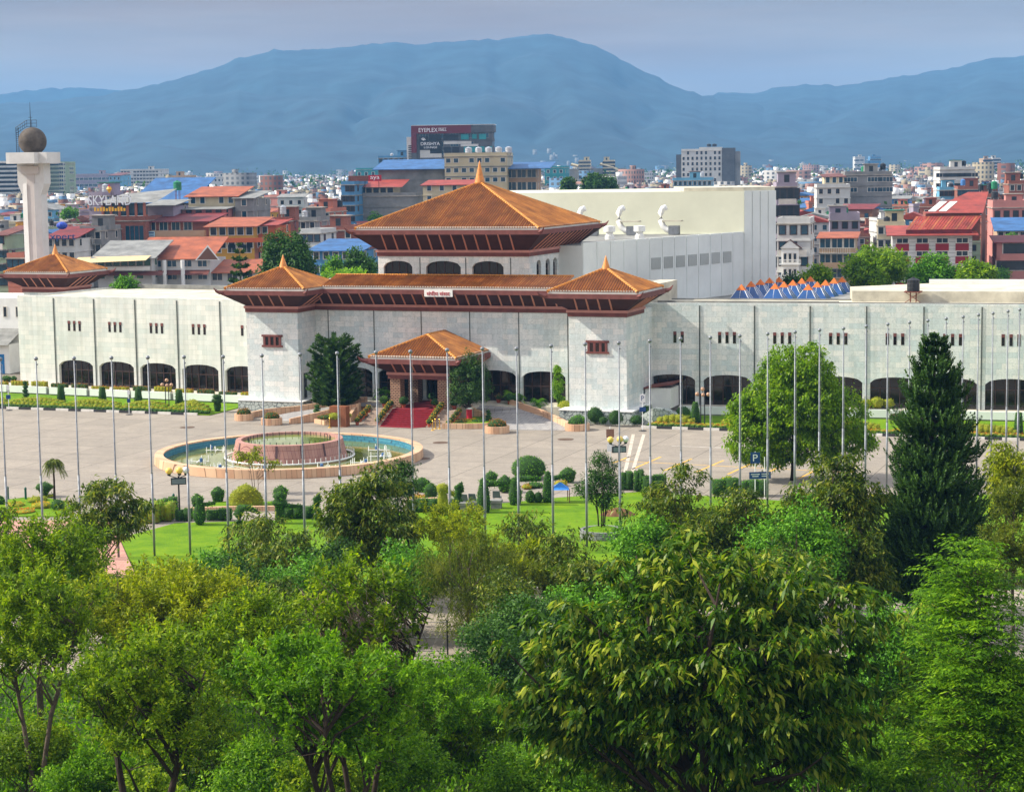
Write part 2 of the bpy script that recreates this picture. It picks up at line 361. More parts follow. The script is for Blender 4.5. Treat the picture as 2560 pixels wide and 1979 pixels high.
RIDGE_L = [(-600, 190), (-100, 205), (0, 209), (50, 201), (90, 196), (130, 192), (160, 190), (190, 189), (230, 191), (260, 193), (300, 196), (420, 205), (600, 220), (900, 250), (2700, 300)]
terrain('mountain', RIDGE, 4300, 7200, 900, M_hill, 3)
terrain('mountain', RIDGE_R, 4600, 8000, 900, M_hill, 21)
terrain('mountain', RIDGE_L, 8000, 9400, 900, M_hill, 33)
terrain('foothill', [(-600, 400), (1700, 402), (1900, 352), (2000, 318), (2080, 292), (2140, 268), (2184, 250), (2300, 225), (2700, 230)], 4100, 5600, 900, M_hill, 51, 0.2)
# ------------------------------------------------------------------ haze: one even body of air round camera and scene
hz = MB()
M_haze = bpy.data.materials.new('haze'); M_haze.use_nodes = True
n_ = M_haze.node_tree.nodes; n_.remove(n_['Principled BSDF'])
pv = n_.new('ShaderNodeVolumePrincipled'); pv.inputs['Color'].default_value = (0.20, 0.48, 0.88, 1); pv.inputs['Density'].default_value = 0.00011
pv.inputs['Anisotropy'].default_value = 0.0
M_haze.node_tree.links.new(pv.outputs[0], n_['Material Output'].inputs['Volume'])
MATS['haze'] = M_haze
hz.mat(M_haze).box(-4400, -200, -8, 4400, 11400, 520)
hzo = hz.build('haze', kind='stuff')

# ------------------------------------------------------------------ the congress building
TH = R(-20.0)
MID = Vector((-9.3, 227.4, 0))
BM = Matrix.Translation(MID) @ Matrix.Rotation(TH, 4, 'Z')
BI = BM.inverted()
def loc2w(x, y, z=0.0): return BM @ Vector((x, y, z))
def w2loc(p): return BI @ Vector(p)
bld = thing('congress_building', 'long white marble congress building with tiled pagoda roofs and arched windows', 'building', MID, TH)

def arch_wall(mb, x0, x1, y, z0, z1, cx, a, zs, zt, th=0.55, flip=1):
    """front face (towards -y) of a wall with one flat-arched opening, with its reveal"""
    n = 12; pts = [(cx - a + 2 * a * i / n, zs + (zt - zs) * math.sqrt(max(0.0, 1 - ((i - n / 2) / (n / 2)) ** 2)) ** 1.0) for i in range(n + 1)]
    mb.face((x0, y, z0), (cx - a, y, z0), (cx - a, y, z1), (x0, y, z1)); mb.face((cx + a, y, z0), (x1, y, z0), (x1, y, z1), (cx + a, y, z1))
    for i in range(n):
        (xa, za), (xb, zb) = pts[i], pts[i + 1]
        mb.face((xa, y, za), (xb, y, zb), (xb, y, z1), (xa, y, z1)); mb.face((xa, y, za), (xa, y + th, za), (xb, y + th, zb), (xb, y, zb))
    mb.face((cx - a, y, z0), (cx - a, y + th, z0), (cx - a, y + th, zs), (cx - a, y, zs)); mb.face((cx + a, y, z0), (cx + a, y, zs), (cx + a, y + th, zs), (cx + a, y + th, z0))
    return pts
def arch_window(parent, M, pts, y, z0, nm=5, bar=0.62, name='arch_window', glass=None):
    b = MB(M); b.mat(glass or M_glass); xs = [p[0] for p in pts]
    for i in range(len(pts) - 1):
        b.face((pts[i][0], y, z0), (pts[i + 1][0], y, z0), (pts[i + 1][0], y, pts[i + 1][1]), (pts[i][0], y, pts[i][1]))
    o = b.build(name, parent)
    f = MB(M); f.mat(M_frame); x0, x1 = xs[0], xs[-1]; zz = z0 + (pts[0][1] - z0) * bar
    f.box(x0, y - 0.07, zz - 0.05, x1, y - 0.012, zz + 0.05)
    for k in range(nm + 1):
        x = x0 + (x1 - x0) * k / nm; zt = np.interp(x, xs, [p[1] for p in pts]); f.box(x - 0.04, y - 0.09, z0, x + 0.04, y - 0.014, zt)
    f.build('mullion', o); return o
def slit(parent, M, x, y, z0, z1, w=0.36):
    b = MB(M); b.mat(M_frame).box(x - w / 2, y - 0.02, z0, x + w / 2, y + 0.05, z1)
    b.mat(M_glass).face((x - w / 2 + .05, y - .024, z0), (x + w / 2 - .05, y - .024, z0), (x + w / 2 - .05, y - .024, z0 + (z1 - z0) * .7), (x - w / 2 + .05, y - .024, z0 + (z1 - z0) * .7))
    b.mat(M_purple).box(x - w / 2, y - 0.06, z0 + (z1 - z0) * .72, x + w / 2, y - 0.021, z1)
    return b.build('slit_window', parent)

def eave_run(e, a, b, n, o, z0, z1, ea, eb, step=1.35, hf=0.5):
    a = Vector((*a, 0)); b = Vector((*b, 0)); n = Vector((*n, 0)); t = (b - a).normalized(); L_ = (b - a).length
    ao = a + n * o - t * ea; bo = b + n * o + t * eb
    def P(v, z): return (v.x, v.y, z)
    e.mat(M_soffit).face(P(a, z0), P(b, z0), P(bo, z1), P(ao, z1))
    e.mat(M_strut); k = max(1, int(round(L_ / step)))
    for i in range(k + 1):
        f = i / k; p = a + t * (L_ * f) + n * 0.05; q = p + n * (o - 0.12)
        if 0.02 < f < 0.98 or (ea <= 0 and f < 0.5) or (eb <= 0 and f > 0.5): e.tube([P(p - t * 0.28, z0 - 0.05), P(q + t * 0.0, z1 - 0.02)], 0.10, 4)
    i_ = 0.22
    q = [ao, bo, bo - n * i_ - t * (i_ if eb > 0 else 0), ao - n * i_ + t * (i_ if ea > 0 else 0)]
    e.mat(M_purple).prism([(v.x, v.y) for v in q], z1 - 0.03, z1 + hf)
    a2 = ao - n * 0.3 + t * (0.3 if ea > 0 else 0); b2 = bo - n * 0.3 - t * (0.3 if eb > 0 else 0)
    q = [a2, b2, b2 - n * 0.2 - t * (0.2 if eb > 0 else 0), a2 - n * 0.2 + t * (0.2 if ea > 0 else 0)]
    e.mat(M_gutter).prism([(v.x, v.y) for v in q], z1 + hf - 0.02, z1 + hf + 0.36)
    # cornice under the slope
    q = [a - t * (0.22 if ea > 0 else 0) + n * 0.22, b + t * (0.22 if eb > 0 else 0) + n * 0.22, b - n * 0.1, a - n * 0.1]
    e.mat(M_pink).prism([(v.x, v.y) for v in q], z0 - 0.3, z0 + 0.0)
    q = [a - t * (0.1 if ea > 0 else 0) + n * 0.1, b + t * (0.1 if eb > 0 else 0) + n * 0.1, b - n * 0.1, a - n * 0.1]
    e.mat(M_purple).prism([(v.x, v.y) for v in q], z0 - 0.75, z0 - 0.29)
    return ao, bo
def horn(e, c, d, z):
    d = Vector((*d, 0)).normalized(); c = Vector((c[0], c[1], z))
    e.mat(M_purple).tube([c - d * 0.5, c + d * 0.25 + Vector((0, 0, 0.05)), c + d * 0.6 + Vector((0, 0, 0.2)), c + d * 0.95 + Vector((0, 0, 0.6))], [0.26, 0.24, 0.16, 0.03], 4)
def roof_face(r, e0, e1, t0, t1, sp=0.31):
    e0, e1, t0, t1 = map(Vector, (e0, e1, t0, t1)); tri = (t0 - t1).length < 1e-4
    r.mat(M_tile_bed); r.face(e0, e1, t0) if tri else r.face(e0, e1, t1, t0)
    u = (e1 - e0); L_ = u.length; u.normalize(); nn = u.cross(t0 - e0).normalized(); v = nn.cross(u)
    if nn.z < 0: nn = -nn
    x0 = (t0 - e0).dot(u); x1 = (t1 - e0).dot(u); h = (t0 - e0).dot(v)
    r.mat(M_tile); k = int(L_ / sp); wd = sp * 0.30; ht = sp * 0.46
    for i in range(k):
        x = (i + 0.5) * L_ / k
        hh = h * x / x0 if x < x0 else (h * (L_ - x) / (L_ - x1) if x > x1 else h)
        if hh < 0.2: continue
        b0 = e0 + u * x; b1 = b0 + v * hh
        r.add([b0 - u * wd, b0 + nn * ht, b0 + u * wd, b1 - u * wd, b1 + nn * ht, b1 + u * wd], [(0, 1, 4, 3), (1, 2, 5, 4), (0, 2, 1)])
def hipcap(r, p, q, rad=0.17):
    r.mat(M_hip); p = Vector(p); q = Vector(q); k = max(3, int((q - p).length / 0.45))
    for i in range(k):
        a = p.lerp(q, i / k); b = p.lerp(q, (i + 0.92) / k); r.tube([a, b], [rad * 1.12, rad * 0.92], 6, False)
def spire(parent, c, z, h, r=0.55):
    b = MB(); b.smooth = True; b.mat(M_gold).lathe([(r * 1.1, z), (r * 1.0, z + h * .1), (r * .92, z + h * .16), (r * .86, z + h * .22), (r * .5, z + h * .55), (r * .2, z + h * .85), (0.02, z + h)], c, 14)
    return b.build('spire', parent)
def pagoda(parent, x0, x1, y0, y1, o, z0, z1, zr, za, ridge=None, sh=1.4, step=1.35, faces='fblr', sr=0.5):
    """tiled hip roof on flaring bracketed eaves; ridge = (y from, y to) makes the top a short ridge"""
    e = MB(); runs = {'f': ((x0, y0), (x1, y0), (0, -1)), 'r': ((x1, y0), (x1, y1), (1, 0)), 'b': ((x1, y1), (x0, y1), (0, 1)), 'l': ((x0, y1), (x0, y0), (-1, 0))}
    for k in faces:
        a, b, n = runs[k]; back = 'b' not in faces
        eave_run(e, a, b, n, o, z0, z1, 0 if (k == 'l' and back) else o, 0 if (k == 'r' and back) else o, step)
    X0, X1, Y0, Y1 = x0 - o, x1 + o, y0 - o, y1 + (o if 'b' in faces else 0)
    for cx_, cy_, dx, dy in ((X0, Y0, -1, -1), (X1, Y0, 1, -1), (X1, Y1, 1, 1), (X0, Y1, -1, 1)):
        if 'b' in faces or dy < 0: horn(e, (cx_, cy_), (dx, dy), z1 + 0.25)
    e.build('bracketed_eave', parent)
    r = MB(); i = 0.25; X0 += i; X1 -= i; Y0 += i; Y1 -= (i if 'b' in faces else 0); cx_ = (x0 + x1) / 2
    if ridge is None: ta = tb = (cx_, (Y0 + Y1) / 2, za)
    else: ta = (cx_, ridge[0], za); tb = (cx_, ridge[1], za)
    c = {'fl': (X0, Y0, zr), 'fr': (X1, Y0, zr), 'br': (X1, Y1, zr), 'bl': (X0, Y1, zr)}
    roof_face(r, c['fl'], c['fr'], ta, ta)
    roof_face(r, c['fr'], c['br'], ta, tb); roof_face(r, c['bl'], c['fl'], tb, ta)
    if 'b' in faces: roof_face(r, c['br'], c['bl'], tb, tb)
    for k, t_ in (('fl', ta), ('fr', ta), ('br', tb), ('bl', tb)):
        if 'b' in faces or k[0] == 'f': hipcap(r, c[k], t_)
    if ridge: hipcap(r, ta, tb)
    ro = r.build('pagoda_roof', parent)
    if sh: spire(ro, (ta[0], ta[1]), za - 0.25, sh + 0.25, sr)
    return ro
# towers and centre
TW = 6.7; TX = 16.75
for s in (-1, 1):
    xa, xb = (TX, TX + TW) if s > 0 else (-TX - TW, -TX)
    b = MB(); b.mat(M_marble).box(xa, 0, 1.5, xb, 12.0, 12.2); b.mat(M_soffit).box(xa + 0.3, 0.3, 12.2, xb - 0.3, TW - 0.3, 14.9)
    t_ = b.build('tower_wall', bld)
    pagoda(bld, xa, xb, 0, TW, 2.1, 12.6, 14.0, 14.75, 17.1)
    cxw = (xa + xb) / 2 + 0.0
    f = MB(); f.mat(M_purple)
    f.box(cxw - 1.35, -0.16, 7.75, cxw + 1.35, 0, 7.98); f.box(cxw - 1.35, -0.16, 8.98, cxw + 1.35, 0, 9.22)
    for dx in (-1.02, -0.35, 0.35, 1.02): f.box(cxw + dx - 0.14, -0.13, 7.98, cxw + dx + 0.14, 0, 8.98)
    fo = f.build('triple_window', bld)
    gl = MB(); gl.mat(M_glass)
    for dx in (-0.68, 0, 0.68): gl.face((cxw + dx - .2, -.02, 7.98), (cxw + dx + .2, -.02, 7.98), (cxw + dx + .2, -.02, 8.98), (cxw + dx - .2, -.02, 8.98))
    gl.build('pane', fo)
# narrow dark slots low on the inner face of the left tower
b = MB(); b.mat(M_glass)
for y in (1.3, 3.6): b.box(-TX - 0.05, y, 1.6, -TX + 0.03, y + 0.75, 4.6)
b.build('slot_window', bld)
CYF = 4.8
def pipe(M, x, y, z0, z1, r=0.05):
    b = MB(M); b.mat(M_joint).box(x - r, y - r, z0, x + r, y - 0.004, z1); b.build('rainwater_pipe', bld)
wl = MB()
JX = [-TX, -15.05, -9.1, -3.05, 3.05, 9.1, 15.05, TX]
wl.mat(M_marble)
for i in range(len(JX) - 1):
    x0, x1 = JX[i], JX[i + 1]
    if x1 - x0 < 3: wl.face((x0, CYF, 1.5), (x1, CYF, 1.5), (x1, CYF, 12.2), (x0, CYF, 12.2))
    else:
        pts = arch_wall(wl, x0, x1, CYF, 1.5, 12.2, (x0 + x1) / 2, 2.62, 4.45, 5.1)
        arch_window(bld, None, pts, CYF + 0.5, 1.5)
    if 0 < i: pipe(None, x0, CYF, 1.5, 12.0)
wl.build('front_wall', bld)
e = MB(); eave_run(e, (-TX, CYF), (TX, CYF), (0, -1), 2.1, 12.6, 14.0, 0, 0); e.build('bracketed_eave', bld)
r = MB(); roof_face(r, (-TX + 1.7, CYF - 1.85, 14.75), (TX - 1.7, CYF - 1.85, 14.75), (-TX + 1.7, 7.3, 15.9), (TX - 1.7, 7.3, 15.9)); hipcap(r, (-TX + 1.7, 7.32, 15.95), (TX - 1.7, 7.32, 15.95), 0.12)
r.mat(M_concrete).box(-TX - 6, 7.34, 12.0, TX + 6, 24, 14.6); r.build('front_roof', bld)
# name board
sg = MB(); sg.mat(M_white).box(-1.65, CYF - 2.32, 13.72, 1.85, CYF - 2.16, 14.52); so = sg.build('name_board', bld)
M_red = mat('red_paint', rgb(176, 24, 44), 0.6, 0.05)
lettering('संघीय संसद', so, (0.1, CYF - 2.34, 14.1), 2.9, M_red, 0.56)
# great pagoda
gx, gy0, gy1 = 9.5, 7.3, 26.3
gw = MB(); gw.mat(M_marble)
GJ = [-gx, -4.1, 1.75 - 0.35, 7.0 + 0.2, gx]
spec = [(-6.95, 1.85), (-1.15, 2.2), (4.45, 1.95)]
for i in range(4):
    x0, x1 = (-gx, -4.1, 1.7, 7.3, gx)[i:i + 2]
    if i < 3:
        pts = arch_wall(gw, x0, x1, gy0, 14.6, 18.2, spec[i][0], spec[i][1], 16.9, 17.6); arch_window(bld, None, pts, gy0 + 0.5, 15.2, 4, 0.55)
        gw.face((spec[i][0] - spec[i][1], gy0 + .02, 14.6), (spec[i][0] + spec[i][1], gy0 + .02, 14.6), (spec[i][0] + spec[i][1], gy0 + .02, 15.2), (spec[i][0] - spec[i][1], gy0 + .02, 15.2))
    else: gw.face((x0, gy0, 14.6), (x1, gy0, 14.6), (x1, gy0, 18.2), (x0, gy0, 18.2))
MR = Matrix.Translation((gx, gy0, 0)) @ Matrix.Rotation(R(90), 4, 'Z')
gr = MB(MR); gr.mat(M_marble); xs_ = [0, 5.2, 8.4, 11.3, 15.5]; 
for i, (c_, a_) in enumerate(((3.6, 0.8), (6.9, 0.8), (9.6, 0.75), (13.4, 0.8))):
    pts = arch_wall(gr, xs_[i], xs_[i + 1], 0, 14.0, 18.2, c_, a_, 17.0, 17.6); arch_window(bld, MR, pts, 0.4, 15.4, 2, 0.6)
    gr.face((c_ - a_, .02, 14), (c_ + a_, .02, 14), (c_ + a_, .02, 15.4), (c_ - a_, .02, 15.4))
gr.face((15.5, 0, 14), (19, 0, 14), (19, 0, 18.2), (15.5, 0, 18.2)); gr.build('side_wall', bld)
gw.box(-gx, gy0 + 0.6, 14, -gx + 0.4, gy1, 18.2); gw.box(-gx + .4, gy1 - 0.4, 14, gx - .6, gy1, 18.2); gw.build('hall_wall', bld)
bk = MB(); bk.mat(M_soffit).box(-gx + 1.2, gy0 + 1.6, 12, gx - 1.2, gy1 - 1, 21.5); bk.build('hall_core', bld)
for x in (-4.1, 1.7, 7.3): pipe(None, x, gy0, 15.9, 18)
pagoda(bld, -gx, gx, gy0, gy1, 2.3, 18.9, 20.8, 21.5, 26.7, sh=2.6, step=1.5, sr=0.62)
# wings
def wing(name, M, bays, z_top, zfloor, zs, zt, marb, roof_d):
    wb = MB(M); wb.mat(marb)
    for (x0, x1, arch, slits) in bays:
        if arch:
            a = min(2.72, (x1 - x0) / 2 - 0.42); c_ = (x0 + x1) / 2; pts = arch_wall(wb, x0, x1, 0, zfloor, z_top, c_, a, zs, zt)
            arch_window(bld, M, pts, 0.55, zfloor, 5, 0.78)
        else: wb.face((x0, 0, zfloor), (x1, 0, zfloor), (x1, 0, z_top), (x0, 0, z_top))
        for dx in slits: slit(bld, M, (x0 + x1) / 2 + dx, 0, 8.15, 9.45)
        pipe(M, x1, 0, zfloor, z_top - 0.15, 0.07)
    xa, xb = bays[0][0], bays[-1][1]
    wb.face((xa, 0, zfloor), (xa, 0, z_top), (xa, roof_d, z_top), (xa, roof_d, zfloor)); wb.face((xb, 0, zfloor), (xb, roof_d, zfloor), (xb, roof_d, z_top), (xb, 0, z_top))
    wb.mat(marb).box(xa, 0.003, z_top, xb, 0.35, z_top + 0.12)
    wb.mat(M_concrete).face((xa, 0.35, z_top - 0.25), (xb, 0.35, z_top - 0.25), (xb, roof_d, z_top - 0.25), (xa, roof_d, z_top - 0.25))
    wb.mat(M_concrete_d).box(xa, roof_d - 0.4, z_top - 0.24, xb, roof_d - .003, z_top + (0.35 if roof_d > 15 else -0.1))
    wb.build(name, bld)
ML = Matrix.Translation((-TX - TW, 8.9, 0)) @ Matrix.Rotation(R(-5.5), 4, 'Z')
BW = 6.43
x = -8.8
lb = [(-8.8 + BW + 0.001, 0, False, []), (-8.8, -8.8 + BW, True, [0.0, 0.85])]
for i in range(4): lb.append((x - BW * (i + 1), x - BW * i, True, [-0.85, 0, 0.85]))
lb.append((x - BW * 4 - 5.9, x - BW * 4, False, []))
lb = sorted([list(b) for b in lb], key=lambda b: b[0])
lb[-1][0] = lb[-2][1]
wing('left_wing_wall', ML, lb, 12.5, 1.0, 3.65, 4.35, M_marble2, 22)
MRW = Matrix.Translation((TX + TW, 10.3, 0)) @ Matrix.Rotation(R(5), 4, 'Z')
rb = [(-2.0, 5.4, True, [])]; rb[0] = (-1.0, 5.55, True, [0.4, 1.25])
x = 5.55
for i in range(8): rb.append((x + i * 6.3, x + (i + 1) * 6.3, True, [-0.85, 0, 0.85]))
wing('right_wing_wall', MRW, rb, 12.6, 1.0, 3.85, 4.5, M_marble, 11.5)
# far-left pavilion on the roof of the wing
pv_ = MB(); pc = w2loc(at(142, 730, 283)); 
pagoda(bld, pc.x - 3.35, pc.x + 3.35, pc.y - 3.35, pc.y + 3.35, 2.1, 12.6, 14.0, 14.75, 17.1)
pv_.mat(M_marble).box(pc.x - 3.35, pc.y - 3.35, 6, pc.x + 3.35, pc.y + 3.35, 12.2); pv_.build('pavilion_wall', bld)
# terraces and tower plinths
te = MB(ML); te.mat(M_concrete).box(-46, -3.0, 0.0, 0.4, 0.5, 0.98); te.mat(M_greywall)
for i in range(7):
    x0 = -1.5 - i * 6.43; te.box(x0 - 5.9, -3.35, 0.25, x0, -3.0, 1.12); te.mat(M_concrete_d).box(x0 - 6.25, -3.2, 0.05, x0 - 5.9, -2.9, 1.0); te.mat(M_greywall)
te.mat(M_concrete_d).box(-46, -3.2, 0, 0.4, -3.0, 0.25); te.build('terrace', bld)
te = MB(MRW); te.mat(M_concrete).box(3.4, -2.2, 0.0, 60, 0.5, 0.98); te.mat(M_greywall)
for i in range(9):
    x0 = 3.6 + i * 6.3; te.box(x0, -2.5, 0.25, x0 + 5.85, -2.2, 1.12)
te.mat(M_concrete_d).box(3.4, -2.4, 0, 60, -2.2, 0.25); te.build('terrace', bld)
def voronoi_stone():
    m = bpy.data.materials.new('crazy_paving_stone'); m.use_nodes = True; nt = m.node_tree; N = nt.nodes; L = nt.links; P = N['Principled BSDF']; P.inputs['Roughness'].default_value = 0.85
    tc = N.new('ShaderNodeTexCoord'); v = N.new('ShaderNodeTexVoronoi'); v.feature = 'DISTANCE_TO_EDGE'; v.inputs['Scale'].default_value = 2.0; L.new(tc.outputs['Object'], v.inputs['Vector'])
    r = N.new('ShaderNodeValToRGB'); r.color_ramp.elements[0].position = 0.02; r.color_ramp.elements[1].position = 0.07; r.color_ramp.elements[0].color = rgb(74, 80, 82); r.color_ramp.elements[1].color = rgb(176, 184, 178)
    L.new(v.outputs['Distance'], r.inputs['Fac']); L.new(r.outputs['Color'], P.inputs['Base Color']); MATS['stone'] = m; return m
M_stone = voronoi_stone()
for s in (-1, 1):
    xa, xb = (TX - 0.9, TX + TW + 0.9) if s > 0 else (-TX - TW - 0.9, -TX + 0.9)
    b = MB(); b.mat(M_stone).box(xa, -1.0, 0, xb, 9, 1.4); b.mat(M_white).box(xa - 0.06, -1.06, 1.4, xb + 0.06, 9, 1.52); b.build('stone_plinth', bld)
# landing, stairs, ramps
st = MB(); st.mat(M_concrete).box(-15.8, 1.2, 0, 15.8, CYF + 0.6, 1.48); st.box(-5.6, -3.2, 0, 5.6, 1.2, 1.475); st.build('forecourt_terrace', bld)
M_carpet = mat('red_carpet', rgb(126, 20, 34), 0.95, 0.15, 3.0); M_step = mat('step_stone', rgb(170, 150, 134), 0.9, 0.2)
stp = MB(); car = MB(); car.mat(M_carpet); stp.mat(M_step); nst = 9
for i in range(nst):
    y0 = -8.3 + i * 0.4; z = 1.5 * (i + 1) / nst; z_ = 1.5 * i / nst
    stp.box(-5.0, y0, 0, 5.0, y0 + 0.4, z - 0.02)
    car.face((-2.7, y0 - 0.012, z_), (2.7, y0 - 0.012, z_), (2.7, y0 - 0.012, z), (-2.7, y0 - 0.012, z)); car.face((-2.7, y0 - 0.012, z), (2.7, y0 - 0.012, z), (2.7, y0 + 0.39, z), (-2.7, y0 + 0.39, z))
stp.box(-5.0, -4.7, 0, 5.0, -3.2, 1.48)
stp.build('stairs', bld); car.face((-2.7, -4.7, 1.505), (2.7, -4.7, 1.505), (2.7, 3.6, 1.505), (-2.7, 3.6, 1.505)); car.face((-2.6, -9.3, 0.03), (1.6, -9.5, 0.03), (2.7, -8.31, 0.03), (-2.7, -8.31, 0.03)); co_ = car.build('red_carpet'); co_.parent = None
co_.matrix_world = BM; tag(co_, 'red carpet running down the entrance stairs from the portico', 'carpet')
# portico
M_col = brickmat('column_blocks', rgb(196, 160, 132), rgb(180, 140, 114), rgb(62, 44, 40), 0.42, 0.2, 0.035, 0.8, stain=0.2)
for (x, y) in ((-2.9, -3.0), (2.9, -3.0), (-2.9, 2.2), (2.9, 2.2)):
    b = MB(); b.mat(M_col).box(x - 0.62, y - 0.62, 1.5, x + 0.62, y + 0.62, 5.2); b.build('portico_column', bld)
b = MB(); b.mat(M_purple).box(-3.6, -3.7, 5.2, 3.6, -2.3, 5.55); b.box(-3.6, -2.3, 5.2, -2.2, CYF, 5.55); b.box(2.2, -2.3, 5.2, 3.6, CYF, 5.55); b.mat(M_soffit).box(-3.55, -3.6, 5.55, 3.55, CYF - 0.01, 6.3); b.build('portico_beam', bld)
pagoda(bld, -3.6, 3.6, -3.7, CYF - 0.02, 2.0, 5.55, 6.7, 7.4, 9.6, ridge=(-0.7, CYF - 0.02), sh=0, faces='flr', step=1.25)
b = MB(); b.mat(M_frame); 
for x in (-2.1, -0.7, 0.7, 2.1): b.box(x - .06, CYF + .3, 1.5, x + .06, CYF + .42, 4.4)
b.build('entrance_door', bld)
# auditorium block behind (fan shaped hall)
A0, A1, B1 = (8.7, 240.0), (31.8, 272.0), (36.3, 272.6)
h = MB(BI); h.mat(M_greywall)
low = [A0, A1, B1, (36.3, 312), (-8, 312), (-8, 262), (-4, 246)]
zl, zu = 19.3, 24.8
h.prism(low, 3, zl - 0.35)
h.mat(M_concrete_d).prism([(8.75, 240.1), (31.75, 272.05), (0, 281), (-6, 262), (-3.6, 246.2)], zl - 0.36, zl - 0.3)
n2 = 13
for i in range(n2):     # parapet of the slanted side, panel by panel
    p = Vector(A0).lerp(Vector(A1), i / n2); q = Vector(A0).lerp(Vector(A1), (i + 1) / n2)
    d = (q - p).normalized(); nn = Vector((d.y, -d.x)); p2 = p + d * 0.05; q2 = q - d * 0.05
    h.mat(M_greywall).prism([tuple(p2 + nn * .10), tuple(q2 + nn * .10), tuple(q2 - nn * .2), tuple(p2 - nn * .2)], 3, zl)
h.build('hall_side_wall', bld)
u = MB(BI); u.mat(M_cream).prism([(-2, 283.2), (31.75, 272.1), (31.9, 272.05), (31.9, 311), (-2, 311)], zl - 0.3, zu)
u.mat(M_greywall)
for i in range(4):
    x0 = 31.95 + i * 1.1; u.box(x0, 271.95 + 0.1 * i, 3, x0 + 1.04, 311, zu + 0.02)
u.mat(M_concrete).prism([(24, 274.9), (31.9, 272.3), (36.2, 272.8), (36.2, 290), (24, 292)], zu + 0.02, zu + 0.5)
u.build('stage_tower_wall', bld)
M_lou = mat('louvre_dark', rgb(104, 108, 106), 0.8)
for i in range(5, 12):
    p = Vector(A0).lerp(Vector(A1), (i + 0.12) / n2); q = Vector(A0).lerp(Vector(A1), (i + 0.88) / n2); d = (q - p).normalized(); nn = Vector((d.y, -d.x)) * 0.115
    v = MB(BI); v.mat(M_lou).face((p.x + nn.x, p.y + nn.y, 15.3), (q.x + nn.x, q.y + nn.y, 15.3), (q.x + nn.x, q.y + nn.y, 16.8), (p.x + nn.x, p.y + nn.y, 16.8)); v.mat(M_greywall)
    for k in range(9):
        c_ = p.lerp(q, (k + .5) / 9); v.tube([(c_.x + nn.x * 1.3, c_.y + nn.y * 1.3, 15.3), (c_.x + nn.x * 1.3, c_.y + nn.y * 1.3, 16.8)], 0.05, 4)
    v.build('louvre', bld)
# skylight pyramids over the roof between hall and right wing
M_blueglass = mat('skylight_blue', rgb(34, 78, 136), 0.2, 0.2, 0.6, spec=0.6)
M_cap = mat('skylight_cap_orange', rgb(206, 108, 40), 0.7, 0.15)
rf = MB(BI); q = [at(1660, 745, 252), at(2140, 745, 248), at(2140, 720, 285), at(1880, 720, 290)]
rf.mat(M_concrete_d).prism([(p.x, p.y) for p in q], 9, 10.9); rf.build('link_roof', bld)
caps = [(470, 1025), (528, 1005), (585, 993), (640, 983), (697, 978), (674, 1018), (728, 1008), (782, 997), (836, 986), (888, 974), (875, 1024), (930, 1008), (980, 997), (1032, 985), (1080, 978)]
for i, (x, y) in enumerate(caps):
    S_ = (1660 + x / 2.4267, 300 + y / 2.4267); row = i // 5; Yd = 256 + (i % 5) * 4.4 - row * 0.6
    p = w2loc(at(S_[0], S_[1], Yd)); z = p.z
    b = MB(); b.mat(M_blueglass).lathe([(2.3, z - 1.75), (0.75, z - 0.1)], (p.x, p.y), 4, a0=math.pi / 4); b.mat(M_white)
    for k in range(8):
        t_ = math.pi / 4 * k; rr = 2.15 if k % 2 else 1.52; r1 = 0.77 if k % 2 else 0.54
        b.tube([(p.x + math.cos(t_) * rr, p.y + math.sin(t_) * rr, z - 1.68), (p.x + math.cos(t_) * r1, p.y + math.sin(t_) * r1, z - 0.13)], 0.045, 4)
    o = b.build('skylight', bld); c_ = MB(); c_.mat(M_cap).lathe([(0.82, z - 0.12), (0.66, z + 0.0), (0.05, z + 0.6)], (p.x, p.y), 4, a0=math.pi / 4); c_.build('skylight_cap', o)
# right wing roof: raised slab, pipe runs
rr_ = MB(MRW); rr_.mat(M_concrete).prism([(22, 9), (70, 8), (70, 24), (30, 24), (21, 17)], 12.3, 13.6); rr_.mat(M_concrete_d).box(0, 3.4, 12.3, 21, 3.9, 12.75); rr_.box(0, 4.0, 12.3, 62, 4.25, 12.6)
rr_.mat(M_white).box(30, 23.5, 13.6, 70, 24, 14.1); rr_.build('wing_roof', bld)
